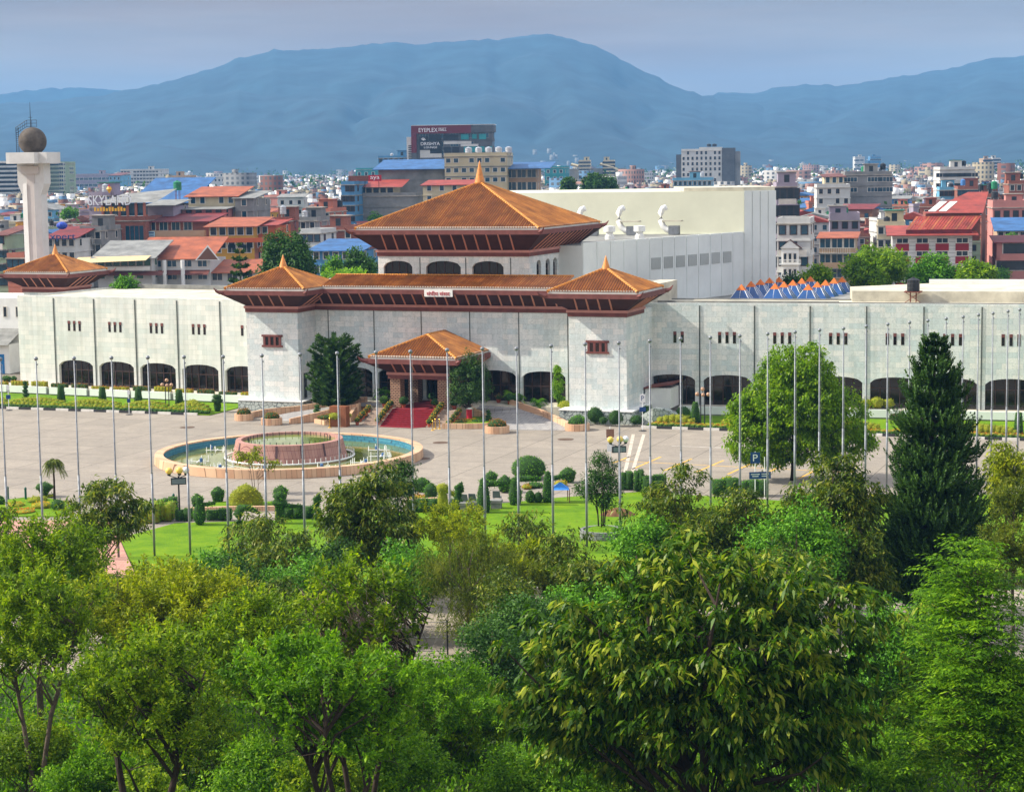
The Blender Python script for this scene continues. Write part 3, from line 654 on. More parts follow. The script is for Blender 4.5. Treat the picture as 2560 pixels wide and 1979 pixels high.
# ------------------------------------------------------------------ foliage tools
RNG = np.random.default_rng(7)
def unit(a): return a / np.maximum(1e-6, np.linalg.norm(a, axis=1, keepdims=True))
def leaf_quads(P, A, Nn, Ls, Ws, fold=0.0):
    """one pointed leaf (4 corners) per point"""
    A = unit(A); S = unit(np.cross(A, Nn)); Nn = np.cross(S, A); Ls = np.broadcast_to(np.asarray(Ls, float).reshape(-1, 1), (len(P), 1)); Ws = np.broadcast_to(np.asarray(Ws, float).reshape(-1, 1), (len(P), 1))
    mid = P + A * Ls * 0.45 + Nn * Ls * fold
    v = np.stack([P, mid + S * Ws / 2, P + A * Ls, mid - S * Ws / 2], 1).reshape(-1, 3)
    return v, np.arange(len(P) * 4).reshape(-1, 4)
def sample_faces(mb, n, rng):
    tri = []
    for f in mb.f:
        for k in range(1, len(f) - 1): tri.append((f[0], f[k], f[k + 1]))
    V = np.array(mb.v); T = np.array(tri); a, b, c = V[T[:, 0]], V[T[:, 1]], V[T[:, 2]]
    nn = np.cross(b - a, c - a); ar = np.linalg.norm(nn, axis=1); ok = ar > 1e-9
    p = np.where(ok, ar, 0); p = p / p.sum(); i = rng.choice(len(T), n, p=p)
    r1 = np.sqrt(rng.random((n, 1))); r2 = rng.random((n, 1))
    return a[i] * (1 - r1) + b[i] * r1 * (1 - r2) + c[i] * r1 * r2, nn[i] / np.maximum(1e-9, ar[i])[:, None], ar.sum() / 2
def leafy(mb, name, parent, leaf, core, dens=90, size=0.1, seed=1, lift=0.6, rough=0.05):
    """clipped foliage: a solid dark core and a skin of small leaves"""
    rng = np.random.default_rng(seed)
    _, _, area = sample_faces(mb, 4, rng); n = int(min(24000, max(60, area * dens)))
    P, Nn, _ = sample_faces(mb, n, rng)
    A = Nn * 0.3 + rng.normal(0, 0.6, (n, 3)) + np.array([0, 0, 0.15]); P = P - Nn * 0.02 + Nn * rng.normal(0, rough, (n, 1))
    v, q = leaf_quads(P, A, Nn + rng.normal(0, .35, (n, 3)), size * rng.uniform(.7, 1.4, n), size * 0.62 * rng.uniform(.8, 1.2, n))
    V = np.array(mb.v); quads = []
    for f in mb.f:
        if len(f) == 4: quads.append(f)
        else:
            for k in range(1, len(f) - 1): quads.append((f[0], f[k], f[k + 1], f[k + 1]))
    tr = [q_[:3] for q_ in quads if q_[2] == q_[3]]; qd = [q_ for q_ in quads if q_[2] != q_[3]]
    me = bpy.data.meshes.new(name)
    allv = np.concatenate([V, v]); fs = [tuple(x) for x in qd] + [tuple(x) for x in tr]
    nc = len(fs); lv = np.concatenate([np.array([i for f in fs for i in f], dtype=np.int32), (q + len(V)).ravel().astype(np.int32)])
    st = []; k = 0
    for f in fs: st.append(k); k += len(f)
    st = np.concatenate([np.array(st, dtype=np.int32), k + np.arange(0, q.size, 4, dtype=np.int32)])
    me.vertices.add(len(allv)); me.vertices.foreach_set('co', allv.astype(np.float32).ravel())
    me.loops.add(len(lv)); me.loops.foreach_set('vertex_index', lv)
    me.polygons.add(len(st)); me.polygons.foreach_set('loop_start', st)
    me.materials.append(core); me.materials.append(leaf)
    me.polygons.foreach_set('material_index', np.concatenate([np.zeros(nc, np.int32), np.ones(len(q), np.int32)]))
    me.update(calc_edges=True); me.validate()
    return link(name, me, parent)
LF = {
 'hedge': leafmat('leaf_hedge_green', (.05, .17, .006), (.095, .27, .008), (.20, .42, .015), .25),
 'yellow': leafmat('leaf_hedge_gold', (0.15, 0.24, 0.012), (0.39, 0.45, 0.018), (0.63, 0.54, 0.03), .3),
 'lime': leafmat('leaf_lime', (0.078, 0.208, 0.0104), (0.169, 0.351, 0.0156), (0.325, 0.494, 0.026), .4),
 'dark': leafmat('leaf_dark', (.018, .065, .008), (.04, .115, .010), (.09, .19, .02), .25),
 'conifer': leafmat('needle_dark', (.018, .058, .007), (.038, .10, .010), (.09, .18, .018), .15),
 'red': leafmat('leaf_red', (.12, .012, .02), (.22, .02, .04), (.30, .05, .05), .3),
 'orange': leafmat('petal_orange', (.45, .10, .01), (.65, .22, .01), (.75, .40, .02), .3),
 'gold': leafmat('petal_gold', (.5, .28, .01), (.7, .42, .01), (.75, .55, .04), .3),
 'mix': leafmat('petal_mixed', (.40, .05, .04), (.45, .20, .03), (.10, .18, .02), .3),
 'fresh': leafmat('leaf_fresh', (0.0574, 0.1312, 0.0025), (0.1476, 0.2542, 0.0033), (.38, .46, .008), .42),
 'freshy': leafmat('leaf_yellow_green', (0.1066, 0.164, 0.0025), (0.2296, 0.287, 0.0041), (.50, .50, .012), .42),
 'mango': leafmat('leaf_mango', (0.0312, 0.0697, 0.0033), (0.082, 0.1435, 0.0049), (.32, .33, .03), .3, 0.38),
 'big': leafmat('leaf_broad', (0.0262, 0.0861, 0.0025), (0.0697, 0.164, 0.0033), (.40, .43, .04), .38, 0.36),
 'neem': leafmat('leaf_neem', (0.0492, 0.1558, 0.0025), (0.1148, 0.2624, 0.0033), (.28, .46, .008), .42),
 'willow': leafmat('leaf_willow', (.05, .09, .006), (.11, .155, .008), (.24, .25, .02), .35),
 'ficus': leafmat('leaf_ficus', (.09, .20, .003), (.16, .30, .004), (.32, .44, .01), .4, 0.4),
}
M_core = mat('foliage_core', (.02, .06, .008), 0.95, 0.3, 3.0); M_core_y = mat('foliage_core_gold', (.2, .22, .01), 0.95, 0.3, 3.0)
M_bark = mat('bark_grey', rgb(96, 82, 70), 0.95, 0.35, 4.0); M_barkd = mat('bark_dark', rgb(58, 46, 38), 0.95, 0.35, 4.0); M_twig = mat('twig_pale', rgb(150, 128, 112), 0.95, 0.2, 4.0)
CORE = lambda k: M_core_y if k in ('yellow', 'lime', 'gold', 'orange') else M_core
NTOP = [0]
def plant(name, label, cat, p, mb, leaf, dens=70, size=0.12, group=None, extra=None, rz=0.0, lift=0.6):
    t = thing(name, label, cat, p, rz, group); NTOP[0] += 1
    leafy(mb, 'foliage', t, LF[leaf], CORE(leaf), dens, size, NTOP[0], lift)
    if extra: extra(t)
    return t
def stem(h, r, m=None):
    def f(t):
        b = MB(); b.mat(m or M_barkd).tube([(0, 0, 0), (0, 0, h)], [r * 1.3, r], 6); b.build('stem', t)
    return f

# ------------------------------------------------------------------ plaza, lawns, roads
M_plaza = brickmat('plaza_concrete', rgb(162, 152, 138), rgb(152, 143, 130), rgb(98, 90, 80), 6.2, 5.2, 0.04, 0.9, plane='floor', stain=0.3, offset=0.0, vein=rgb(112, 101, 90))
M_grass = None
def grassmat():
    m = bpy.data.materials.new('mown_grass'); m.use_nodes = True; nt = m.node_tree; N = nt.nodes; L = nt.links; P = N['Principled BSDF']; P.inputs['Roughness'].default_value = 0.9; P.inputs['Specular IOR Level'].default_value = 0.15
    tc = N.new('ShaderNodeTexCoord'); a = N.new('ShaderNodeTexNoise'); a.inputs['Scale'].default_value = 0.35; a.inputs['Detail'].default_value = 9; a.inputs['Roughness'].default_value = 0.72; L.new(tc.outputs['Object'], a.inputs['Vector'])
    r = N.new('ShaderNodeValToRGB'); e = r.color_ramp.elements; e[0].position = .3; e[1].position = .72; e[0].color = (.06, .15, .003, 1); e[1].color = (.19, .29, .004, 1); q = e.new(.5); q.color = (.115, .225, .003, 1)
    L.new(a.outputs['Fac'], r.inputs['Fac']); L.new(r.outputs['Color'], P.inputs['Base Color'])
    b = N.new('ShaderNodeTexNoise'); b.inputs['Scale'].default_value = 9; b.inputs['Detail'].default_value = 5; L.new(tc.outputs['Object'], b.inputs['Vector']); bp = N.new('ShaderNodeBump'); bp.inputs['Strength'].default_value = .9; bp.inputs['Distance'].default_value = .08
    L.new(b.outputs['Fac'], bp.inputs['Height']); L.new(bp.outputs['Normal'], P.inputs['Normal']); return m
M_grass = grassmat()
M_paver = brickmat('pink_pavers', rgb(206, 158, 138), rgb(184, 136, 120), rgb(150, 110, 98), 0.5, 0.25, 0.012, 0.9, plane='floor')
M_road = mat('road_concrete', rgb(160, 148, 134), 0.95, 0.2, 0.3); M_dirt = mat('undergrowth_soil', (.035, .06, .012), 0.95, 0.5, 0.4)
pz = MB(); pz.mat(M_plaza).face((-130, -75, 0), (130, -75, 0), (130, 16, 0), (-130, 16, 0)); o = pz.build('plaza', kind='structure'); o.matrix_world = BM
def sheet(name, pts, z, m, kind='structure', thick=None):
    b = MB(); b.mat(m)
    if thick: b.prism([(p[0], p[1]) for p in pts], z - thick, z)
    else: b.face(*[(p[0], p[1], z) for p in pts])
    return b.build(name, kind=kind)
G2 = lambda l: [gnd(*p).xy for p in l]
lf = G2([(300, 1345), (440, 1308), (700, 1301), (980, 1281), (1200, 1264), (1400, 1244), (1600, 1230), (1760, 1240), (2000, 1255)])
sheet('lawn', lf + [(90, 176), (90, 134.5), (-25.5, 134.5)], 0.05, M_grass, thick=0.1)
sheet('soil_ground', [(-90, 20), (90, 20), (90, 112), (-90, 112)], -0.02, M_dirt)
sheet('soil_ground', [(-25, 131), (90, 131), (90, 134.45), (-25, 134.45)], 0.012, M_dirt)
sheet('road', [(-90, 112), (90, 112), (90, 131), (-90, 131)], 0.008, M_road)
sheet('paved_path', [(-70, 131), (-25.6, 134.5)] + G2([(298, 1346), (330, 1300), (0, 1300), (-200, 1305)]), 0.016, M_paver)
# lawns in front of the wings with black and white kerb
for s, xa, xb, yk, yb in ((-1, -75, -26.2, -4.9, 9.0), (1, 26.0, 90, -3.2, 12)):
    b = MB(); b.mat(M_grass).prism([(xa, yk + .2), (xb, yk + .2), (xb, yb), (xa, yb + 4 * (s < 0))], -0.02, 0.10); o = b.build('lawn', kind='structure'); o.matrix_world = BM
    k = MB(); n = int((xb - xa) / 1.75)
    M_k0 = mat('kerb_black', rgb(52, 52, 54), 0.8); M_k1 = mat('kerb_white', rgb(214, 210, 202), 0.8)
    for i in range(n):
        k.mat(M_k0 if i % 2 else M_k1).box(xa + i * 1.75, yk, -0.02, xa + i * 1.75 + 1.74, yk + 0.22, 0.26)
    o = k.build('kerb', kind='structure'); o.matrix_world = BM
# painted bay lines, manhole covers
M_yel = mat('road_paint_yellow', rgb(226, 176, 70), 0.8, 0.25, 2.0); M_wht = mat('road_paint_white', rgb(214, 206, 196), 0.8, 0.3, 1.5)
def stripe(name, p, q, w, m):
    a = gnd(*p); b_ = gnd(*q); d = (b_ - a).normalized(); s = Vector((-d.y, d.x, 0)) * w / 2; b = MB(); z = Vector((0, 0, 0.006))
    b.mat(m).face(a - s + z, b_ - s + z, b_ + s + z, a + s + z); return b.build(name, kind='structure')
for (x0, y0, x1, y1) in ((500, 290, 660, 228), (680, 348, 950, 232), (980, 362, 1240, 250), (1290, 372, 1540, 265), (1580, 395, 1810, 290), (1900, 405, 2120, 300), (2240, 440, 2440, 340), (2560, 470, 2760, 370)):
    stripe('painted_bay_line', (1400 + x0 / 3.7655, 1080 + y0 / 3.7655), (1400 + x1 / 3.7655, 1080 + y1 / 3.7655), 0.22, M_yel)
stripe('painted_bay_line', (1400 + 590 / 3.7655, 1080 + 272 / 3.7655), (1400 + 2700 / 3.7655, 1080 + 378 / 3.7655), 0.16, M_yel)
stripe('painted_bay_line', (1400 + 1050 / 3.7655, 1080 + 130 / 3.7655), (1400 + 2000 / 3.7655, 1080 + 162 / 3.7655), 0.16, M_wht)
stripe('painted_bay_line', (1400 + 690 / 3.7655, 1080 + 20 / 3.7655), (1400 + 600 / 3.7655, 1080 + 440 / 3.7655), 0.35, mat('worn_paint', rgb(196, 184, 168), 0.9, 0.25, 1.2)); stripe('painted_bay_line', (1400 + 790 / 3.7655, 1080 + 20 / 3.7655), (1400 + 680 / 3.7655, 1080 + 380 / 3.7655), 0.35, MATS['worn_paint'])
M_iron = mat('cast_iron', rgb(98, 78, 64), 0.8, 0.3, 3.0)
for (x, y, l) in ((1102, 1106, 'round iron manhole cover on plaza right of the fountain rim'), (1054, 1146, 'round iron manhole cover beside the shadow of the fountain wall'), (1414, 1098, 'round iron manhole cover on plaza in front of the right tower'), (468, 1068, 'dark manhole cover on the plaza behind the fountain rim')):
    b = MB(); b.mat(M_iron).lathe([(0.85, 0), (0.85, 0.02), (0.7, 0.025)], (0, 0), 20); o = b.build('manhole_cover'); o.location = gnd(x, y, 0.003); tag(o, l, 'manhole cover', 'manhole covers in the plaza')

# ------------------------------------------------------------------ fountain
fc = Vector((-22.2, 196.3, 0))
ft = thing('fountain', 'large round plaza fountain with pink stone drum in a blue lined basin', 'fountain', fc)
M_blue = brickmat('basin_tiles_blue', rgb(84, 154, 174), rgb(66, 134, 158), rgb(60, 100, 120), 0.3, 0.3, 0.02, 0.35, stain=0.3)
M_drum = brickmat('drum_red_stone', rgb(186, 140, 126), rgb(168, 122, 110), rgb(120, 70, 66), 0.42, 0.75, 0.015, 0.6, stain=0.15, offset=0.0)
M_water = mat('pool_water', rgb(104, 112, 44), 0.08, 0.35, 0.25, spec=0.6); M_water2 = mat('pool_water_upper', rgb(112, 128, 62), 0.06, 0.3, 0.4, spec=0.6)
b = MB(); b.mat(M_sandst).lathe([(13.3, -0.02), (13.25, 0.86), (12.4, 0.86), (12.4, 0.72)], (0, 0), 96); b.f = b.f[:-2]; b.mi = b.mi[:-2]; b.sm = b.sm[:-2]; b.build('basin_wall', ft)
b = MB(); b.mat(M_blue).lathe([(12.4, 0.72), (12.36, 0.0)], (0, 0), 96); b.f = b.f[:-2]; b.mi = b.mi[:-2]; b.sm = b.sm[:-2]; b.build('basin_lining', ft)
b = MB(); b.mat(M_water).lathe([(12.36, 0.02), (12.36, 0.12)], (0, 0), 64); b.build('basin_water', ft)
b = MB(); b.mat(M_drum).lathe([(5.75, 0.05), (5.6, 0.7), (5.42, 1.4), (5.3, 2.0), (4.75, 2.02), (4.72, 1.2)], (0, 0), 72); b.f = b.f[:-2]; b.mi = b.mi[:-2]; b.sm = b.sm[:-2]
M_dk = mat('drum_dark_strip', rgb(86, 60, 64), 0.6)
for k in range(14):
    t_ = 2 * math.pi * k / 14 + .1; c_, s_ = math.cos(t_), math.sin(t_); u_ = Vector((-s_, c_, 0)) * .12; n_ = Vector((c_, s_, 0))
    b.mat(M_dk).face(*(n_ * r_ + u_ * sg_ + Vector((0, 0, z_)) for r_, sg_, z_ in ((5.62, -1, .75), (5.62, 1, .75), (5.33, 1, 1.97), (5.33, -1, 1.97))))
b.build('drum', ft)
b = MB(); b.mat(M_water2).lathe([(4.72, 1.5), (4.72, 1.76)], (0, 0), 48); b.build('drum_water', ft)
b = MB(); b.mat(M_white); pts = [(math.cos(t) * 6.4, math.sin(t) * 6.4, .3) for t in np.linspace(0, 2 * math.pi, 60)]; b.tube(pts, .09, 6)
for t in np.linspace(0, 2 * math.pi, 72): b.tube([(math.cos(t) * 6.4, math.sin(t) * 6.4, .3), (math.cos(t) * 6.4, math.sin(t) * 6.4, .75)], .03, 4)
b.build('spray_pipe', ft)
b = MB(); b.mat(M_black)
for t in np.linspace(0, 2 * math.pi, 40): b.tube([(math.cos(t) * 4.1, math.sin(t) * 4.1, 1.7), (math.cos(t) * 4.1, math.sin(t) * 4.1, 2.15)], .035, 4)
b.build('upper_nozzles', ft)
rr = random.Random(4)
for ang in (200, 232, 256, 300, 325, 352, 20, 150):
    b = MB(); c0 = Vector((math.cos(R(ang)) * 9.2, math.sin(R(ang)) * 9.2, .12)); b.mat(M_white)
    b.tube([c0 + Vector((-1.1, 0, .15)), c0 + Vector((1.1, 0, .15))], .05, 5); b.tube([c0 + Vector((0, -1, .15)), c0 + Vector((0, 1, .15))], .05, 5)
    for k in range(9):
        q = c0 + Vector((rr.uniform(-1.1, 1.1), rr.uniform(-1, 1), 0)); b.tube([q, q + Vector((0, 0, rr.uniform(.35, .75)))], .035, 4)
    b.mat(mat('pump_blue', rgb(70, 104, 150), .5))
    for k in range(1): q = c0 + Vector((rr.uniform(-.9, .9), rr.uniform(-.8, .8), .2)); b.lathe([(.16, q.z - .1), (.16, q.z + .25), (.05, q.z + .3)], (q.x, q.y), 8)
    b.build('nozzle_cluster', ft)

# ------------------------------------------------------------------ flagpoles
ORD = ['first', 'second', 'third', 'fourth', 'fifth', 'sixth', 'seventh', 'eighth', 'ninth', 'tenth', 'eleventh', 'twelfth', 'thirteenth', 'fourteenth', 'fifteenth', 'sixteenth', 'seventeenth', 'eighteenth', 'nineteenth', 'twentieth']
tops = [(x / 2.5395, 700 + y / 2.5395) for x, y in ((2, 500), (228, 497), (470, 495), (707, 492), (938, 490), (1168, 487), (1416, 485), (1662, 478), (1905, 470), (2140, 463))]
tops += [(840 + x / 2.5395, 700 + y / 2.5395) for x, y in ((253, 457), (472, 452), (705, 442), (929, 434), (1145, 434), (1365, 417), (1581, 405), (1795, 397), (1991, 385))]
tops += [(1660 + x / 2.4267, 700 + y / 2.4267) for x, y in ((100, 355), (281, 347), (460, 337), (629, 325), (795, 314), (944, 302), (1089, 292), (1227, 279), (1358, 267), (1490, 256), (1601, 245), (1712, 233), (1815, 222), (1908, 210), (1996, 201), (2087, 188), (2158, 178))]
def pole_label(i, n):
    where = {0: 'leftmost flagpole at the left picture edge', n - 1: 'rightmost flagpole at the right picture edge'}.get(i)
    if where: return 'tall steel ' + where
    return ('tall steel flagpole, %s from the left of the row' % ORD[i]) if i < n / 2 else ('tall steel flagpole, %s from the right of the row' % ORD[n - 1 - i])
for i, (x, y) in enumerate(tops):
    Y = np.interp(x, [0, 842, 1280, 1548, 1700, 2159, 2549], [146, 147, 147, 148, 154, 169, 181]); p = at(x, y, Y); h = p.z
    t = thing('flagpole', pole_label(i, len(tops)), 'flagpole', (p.x, p.y, 0.0), 0, 'flagpoles along the front lawn')
    j = h * 0.42; rk = rr.uniform(0, 6)
    b = MB(); b.smooth = True; b.mat(M_steel).tube([(0, 0, 0), (0, 0, j)], [.088, .08], 10); b.build('lower_pole', t)
    b = MB(); b.smooth = True; b.mat(M_steel).tube([(0, 0, j), (0, 0, j + .06), (0, 0, h - .2)], [.085, .063, .05], 10); b.build('upper_pole', t)
    b = MB(); b.smooth = True; b.mat(M_steel).ball((0, 0, h - .02), .155, 14, 9); b.build('ball_finial', t)
    b = MB(); b.mat(M_steel).tube([(.06, 0, h - .45), (.13, 0, h - .45)], .05, 6); b.mat(mat('halyard', rgb(220, 218, 210), .8)).tube([(.13, 0, h - .45), (.12, -.02, 1.2)], .008, 3); b.build('halyard', t)

# ------------------------------------------------------------------ lamps, signs, bollards
M_globe_y = mat('globe_amber', rgb(230, 196, 96), .3, 0.1, 3); M_globe_w = mat('globe_white', rgb(226, 228, 232), .25, 0.05, 3); M_globe_b = mat('globe_smoky', rgb(190, 150, 120), .25, 0.3, 3)
def garden_lamp(p, h, label):
    t = thing('garden_lamp', label, 'street lamp', p, 0.2, 'garden lamps with two globes')
    b = MB(); b.mat(M_black).tube([(0, 0, 0), (0, 0, h - .6)], [.09, .06], 8); b.lathe([(.2, 0), (.2, .25), (.1, .35)], (0, 0), 8); b.build('post', t)
    b = MB(); b.mat(M_black).box(-.62, -.2, h - 1.3, .62, .1, h - .75); b.mat(mat('lamp_glass_grey', rgb(112, 122, 132), .2)).box(-.55, -.215, h - 1.23, .55, -.2, h - .82); b.build('floodlight', t)
    for dx, m_ in ((-.75, M_globe_y), (0.1, M_globe_y), (.62, M_globe_w)):
        a = MB(); a.mat(M_black).tube([(0, 0, h - .8), (dx, 0, h - .55)], .035, 5); a.lathe([(.12, h - .55), (.16, h - .42)], (dx, 0), 8); ao = a.build('arm', t)
        g = MB(); g.smooth = True; g.mat(m_).ball((dx, 0, h - .15), .29, 12, 8); g.build('globe', ao)
garden_lamp(gnd(360 + 420 / 4.689, 1302), 4.0 + .35, 'black garden lamp with amber globes near the left hedges and fountain')
garden_lamp(gnd(1548, 1232), 4.9, 'black garden lamp with amber and white globes behind the magnolia tree')
def triple(p, h, label):
    t = thing('globe_lamp', label, 'street lamp', p, R(-20), 'globe lamps in the front lawns')
    b = MB(); b.mat(M_black)
    for x in (-.22, .22): b.tube([(x, 0, 0), (x, 0, h - .5)], .06, 6)
    b.box(-.4, -.2, 0, .4, .2, .25); b.box(-.3, -.05, h - .7, .3, .05, h - .5); b.build('post', t)
    for dx, dz in ((-.62, -.55), (.62, -.55), (0, 0), (0.05, -.62)):
        a = MB(); a.mat(M_black).tube([(0, 0, h - .65), (dx, 0, h + dz - .2)], .04, 5); ao = a.build('arm', t); g = MB(); g.smooth = True; g.mat(M_globe_b).ball((dx, 0, h + dz), .22, 12, 8); g.build('globe', ao)
triple(gnd(1965 / 4.689, 1027.0), 3.7, 'black twin-post lamp with smoky globes before the left wing arches')
triple(gnd(1660 + 235 / 2.4267, 1068), 4.2, 'black twin-post lamp with smoky globes beside the right topiary column')
M_sblue = mat('sign_blue', rgb(28, 66, 122), .5, .05); M_swhite = mat('sign_white', rgb(226, 228, 228), .5, .05)
def sign(p, h, label, boards, base=False):
    t = thing('sign_post', label, 'sign', p, 0.05)
    b = MB(); b.mat(M_swhite).tube([(0, 0, 0), (0, 0, h)], .04, 6)
    if base: b.mat(M_black).lathe([(.45, 0), (.4, .06), (.05, .1)], (0, 0), 12)
    b.build('post', t)
    for (z0, z1, w_, m_, txt) in boards:
        q = MB(); q.mat(m_).box(-w_ / 2, -.07, z0, w_ / 2, -.04, z1); qo = q.build('sign_board', t)
        if txt == 'rules':
            q = MB(); q.mat(M_swhite)
            for f_, g_ in ((.62, .36), (.32, .26)): zz = z0 + (z1 - z0) * f_; q.box(-w_ * g_, -.074, zz, w_ * g_, -.07, zz + .07)
            q.build('lettering', qo)
        elif txt: lettering(txt, qo, (0, -.075, (z0 + z1) / 2), w_ * .8 if len(txt) > 2 else w_ * .5, M_swhite if m_ is not M_swhite else M_sblue, (z1 - z0) * (.62 if len(txt) < 3 else .3), depth=.004)
sign(gnd(1888, 1247), 4.55 * .9, 'parking sign post with big white P on blue and a small board below', [(3.1, 4.05, .82, M_sblue, 'P'), (1.75, 2.35, 1.05, M_sblue, 'rules')])
sign(gnd(1911.5, 1246), 3.6, 'thin post with one small blue board right of the parking sign', [(1.75, 2.35, 1.05, M_sblue, 'rules')])
sign(gnd(1526, 1170), 4.0, 'white sign post with brown board standing on the plaza', [(2.95, 3.75, .75, mat('sign_brown', rgb(140, 104, 84), .6), None), (1.6, 2.4, .6, M_swhite, None)])
sign(gnd(105 / 4.689, 880 + 683 / 4.689), 3.1, 'white sign post with blue disc at the left lawn kerb', [(2.5, 3.05, .35, M_swhite, None), (1.4, 1.9, .55, M_sblue, None)], True)
sign(gnd(1515 / 4.689, 880 + 733 / 4.689), 3.0, 'white sign post with blue disc below the fourth left arch', [(2.4, 2.9, .3, M_swhite, None), (1.45, 1.9, .4, M_sblue, None)], True)
sign(gnd(840 + 1947 / 2.5395, 700 + 957 / 2.5395), 4.1, 'white parking post by the stone plinth of the right tower', [(3.1, 4.0, .6, M_swhite, 'P'), (2.1, 2.6, .7, M_sblue, None)], True)
M_bg = mat('bollard_green', rgb(18, 84, 70), .5, .15)
for i, (x, y, l) in enumerate(((360 + 130 / 4.689, 1040 + 1118 / 4.689, 'left one of the paired green bollards near the clipped box hedge'), (360 + 168 / 4.689, 1040 + 1128 / 4.689, 'right one of the paired green bollards near the clipped box hedge'), (360 + 350 / 4.689, 1040 + 1060 / 4.689, 'single green bollard behind the clipped box hedge'), (95 / 4.689, 1200 + 222 / 4.689, 'dark green bollard nearest the left picture edge'), (303 / 4.689, 1200 + 232 / 4.689, 'dark green bollard left of the bowl shaped topiary'))):
    b = MB(); b.mat(M_bg).lathe([(.13, 0), (.1, .08), (.1, .95), (.12, 1.0), (.1, 1.08), (.03, 1.16)], (0, 0), 10); o = b.build('bollard'); o.location = gnd(x, y); tag(o, l, 'bollard', 'green bollards at the plaza edge')
# ------------------------------------------------------------------ clipped hedges, topiary, beds and pots
def size_at(px, py, wpx, hpx):
    p = gnd(px, py); k = ppm(p.y); return p, wpx / k, hpx / k
c1 = lambda x, y: (360 + x / 4.689, 1040 + y / 4.689)
c4 = lambda x, y: (980 + x / 4.748, 1100 + y / 4.748)
c5 = lambda x, y: (1400 + x / 3.7655, 1080 + y / 3.7655)
c6 = lambda x, y: (x / 4.689, 880 + y / 4.689)
c7 = lambda x, y: (x / 4.689, 1200 + y / 4.689)
c3 = lambda x, y: (1100 + x / 4.689, 840 + y / 4.689)
c2 = lambda x, y: (720 + x / 4.689, 840 + y / 4.689)
z4 = lambda x, y: (x / 2.5395, 700 + y / 2.5395)
z5 = lambda x, y: (840 + x / 2.5395, 700 + y / 2.5395)
z6 = lambda x, y: (1660 + x / 2.4267, 700 + y / 2.4267)
def topi(kind, pxy, w_, h_, leaf, label, group=None, name='topiary', cat='topiary', sc=4.689, arm=None):
    p, W, H = size_at(*pxy, w_ / sc, h_ / sc); b = MB(); b.mat(M_core); r = W / 2
    if kind == 'pent': b.lathe([(r * .72, .12), (r * .86, H * .35), (r, H * .62), (r * .98, H * .68), (r * .5, H * .86), (.03, H)], (0, 0), 18)
    elif kind == 'dome': b.lathe([(r * .6, .1), (r * .92, H * .22), (r, H * .45), (r * .86, H * .72), (r * .5, H * .93), (.03, H)], (0, 0), 20)
    elif kind == 'cone': b.lathe([(r * .9, .05), (r, H * .25), (r * .93, H * .35), (r * .96, H * .37), (r * .84, H * .5), (r * .87, H * .52), (r * .66, H * .66), (r * .69, H * .68), (r * .3, H * .88), (.03, H)], (0, 0), 24)
    elif kind == 'vase': b.lathe([(r * .35, .05), (r * .75, H * .12), (r * .9, H * .3), (r * .8, H * .55), (r * .66, H * .68), (r * .95, H * .82), (r, H * .9), (r * .7, H * .97), (.03, H)], (0, 0), 16)
    elif kind == 'bird': b.lathe([(r * .4, .05), (r * .95, H * .2), (r, H * .4), (r * .75, H * .62), (r * .5, H * .72), (r * .55, H * .84), (r * .5, H * .95), (.03, H)], (0, 0), 16)
    elif kind == 'frustum': b.box(-r, -r, .05, r, r, H * .16); b.lathe([(r * 1.15, H * .14), (r * .72, H), (.03, H * 1.001)], (0, 0), 4, a0=R(25))
    elif kind == 'column': b.lathe([(r * .8, .05), (r, H * .25), (r * .9, H * .5), (r * .62, H * .8), (r * .5, H * .96), (.03, H)], (0, 0), 14)
    elif kind == 'spiral':
        n = 6
        for i in range(n):
            z = H * i / n; q = r * (1 - .55 * i / n); b.lathe([(q * .45, z), (q, z + H * .05), (q, z + H * .10), (q * .4, z + H * .16)], (q * .12 * (-1) ** i, 0), 12)
    elif kind == 'mush': b.lathe([(r * .3, .05), (r * .5, H * .3), (r * .75, H * .5), (r, H * .58), (r * .98, H * .72), (r * .55, H * .9), (.03, H)], (0, 0), 16)
    elif kind == 'tiered': b.lathe([(r * .4, .05), (r * .6, H * .3), (r * .55, H * .55), (r * .95, H * .62), (r * .9, H * .7), (r * .5, H * .76), (r * .75, H * .84), (r * .6, H * .95), (.03, H)], (0, 0), 14)
    elif kind == 'sbend':
        b.tube([(0.1 * W, 0, .05), (0, 0, H * .3), (-.12 * W, 0, H * .55), (.0, 0, H * .8), (.15 * W, 0, H * .92), (.22 * W, 0, H * .78)], [r * .55, r * .6, r * .6, r * .75, r * .62, r * .3], 12)
    elif kind == 'dog':
        b.tube([(-.26 * W, 0, .1), (-.28 * W, 0, H * .45), (-.2 * W, 0, H * .82)], [W * .17, W * .19, W * .1], 12); b.tube([(-.25 * W, 0, H * .72), (.1 * W, 0, H * .74), (.5 * W, 0, H * .52)], [W * .13, W * .12, W * .05], 10)
    if arm:
        (dx, z0_, z1_, rr2) = arm; s = 1 if dx > 0 else -1; b.tube([(0, 0, H * z0_), (dx * W * .4, 0, H * z0_), (dx * W, 0, H * z1_)], [rr2 * 1.1, rr2, rr2 * .8], 10)
    return plant(name, label, cat, p, b, leaf, 75, 0.13, group, rz=R(-8))
TG = 'topiary along the near garden'
topi('pent', c1(630, 1085), 150, 185, 'hedge', 'pentagon topped bush behind the bird topiary near the left lamp', TG)
topi('bird', c1(655, 1278), 155, 350, 'hedge', 'pear shaped bird topiary with long arm pointing right, left lawn', TG, arm=(1.25, .72, .78, .17))
topi('pent', c1(868, 1010), 165, 195, 'hedge', 'pentagon topped bush left of the golden tiered mound', TG)
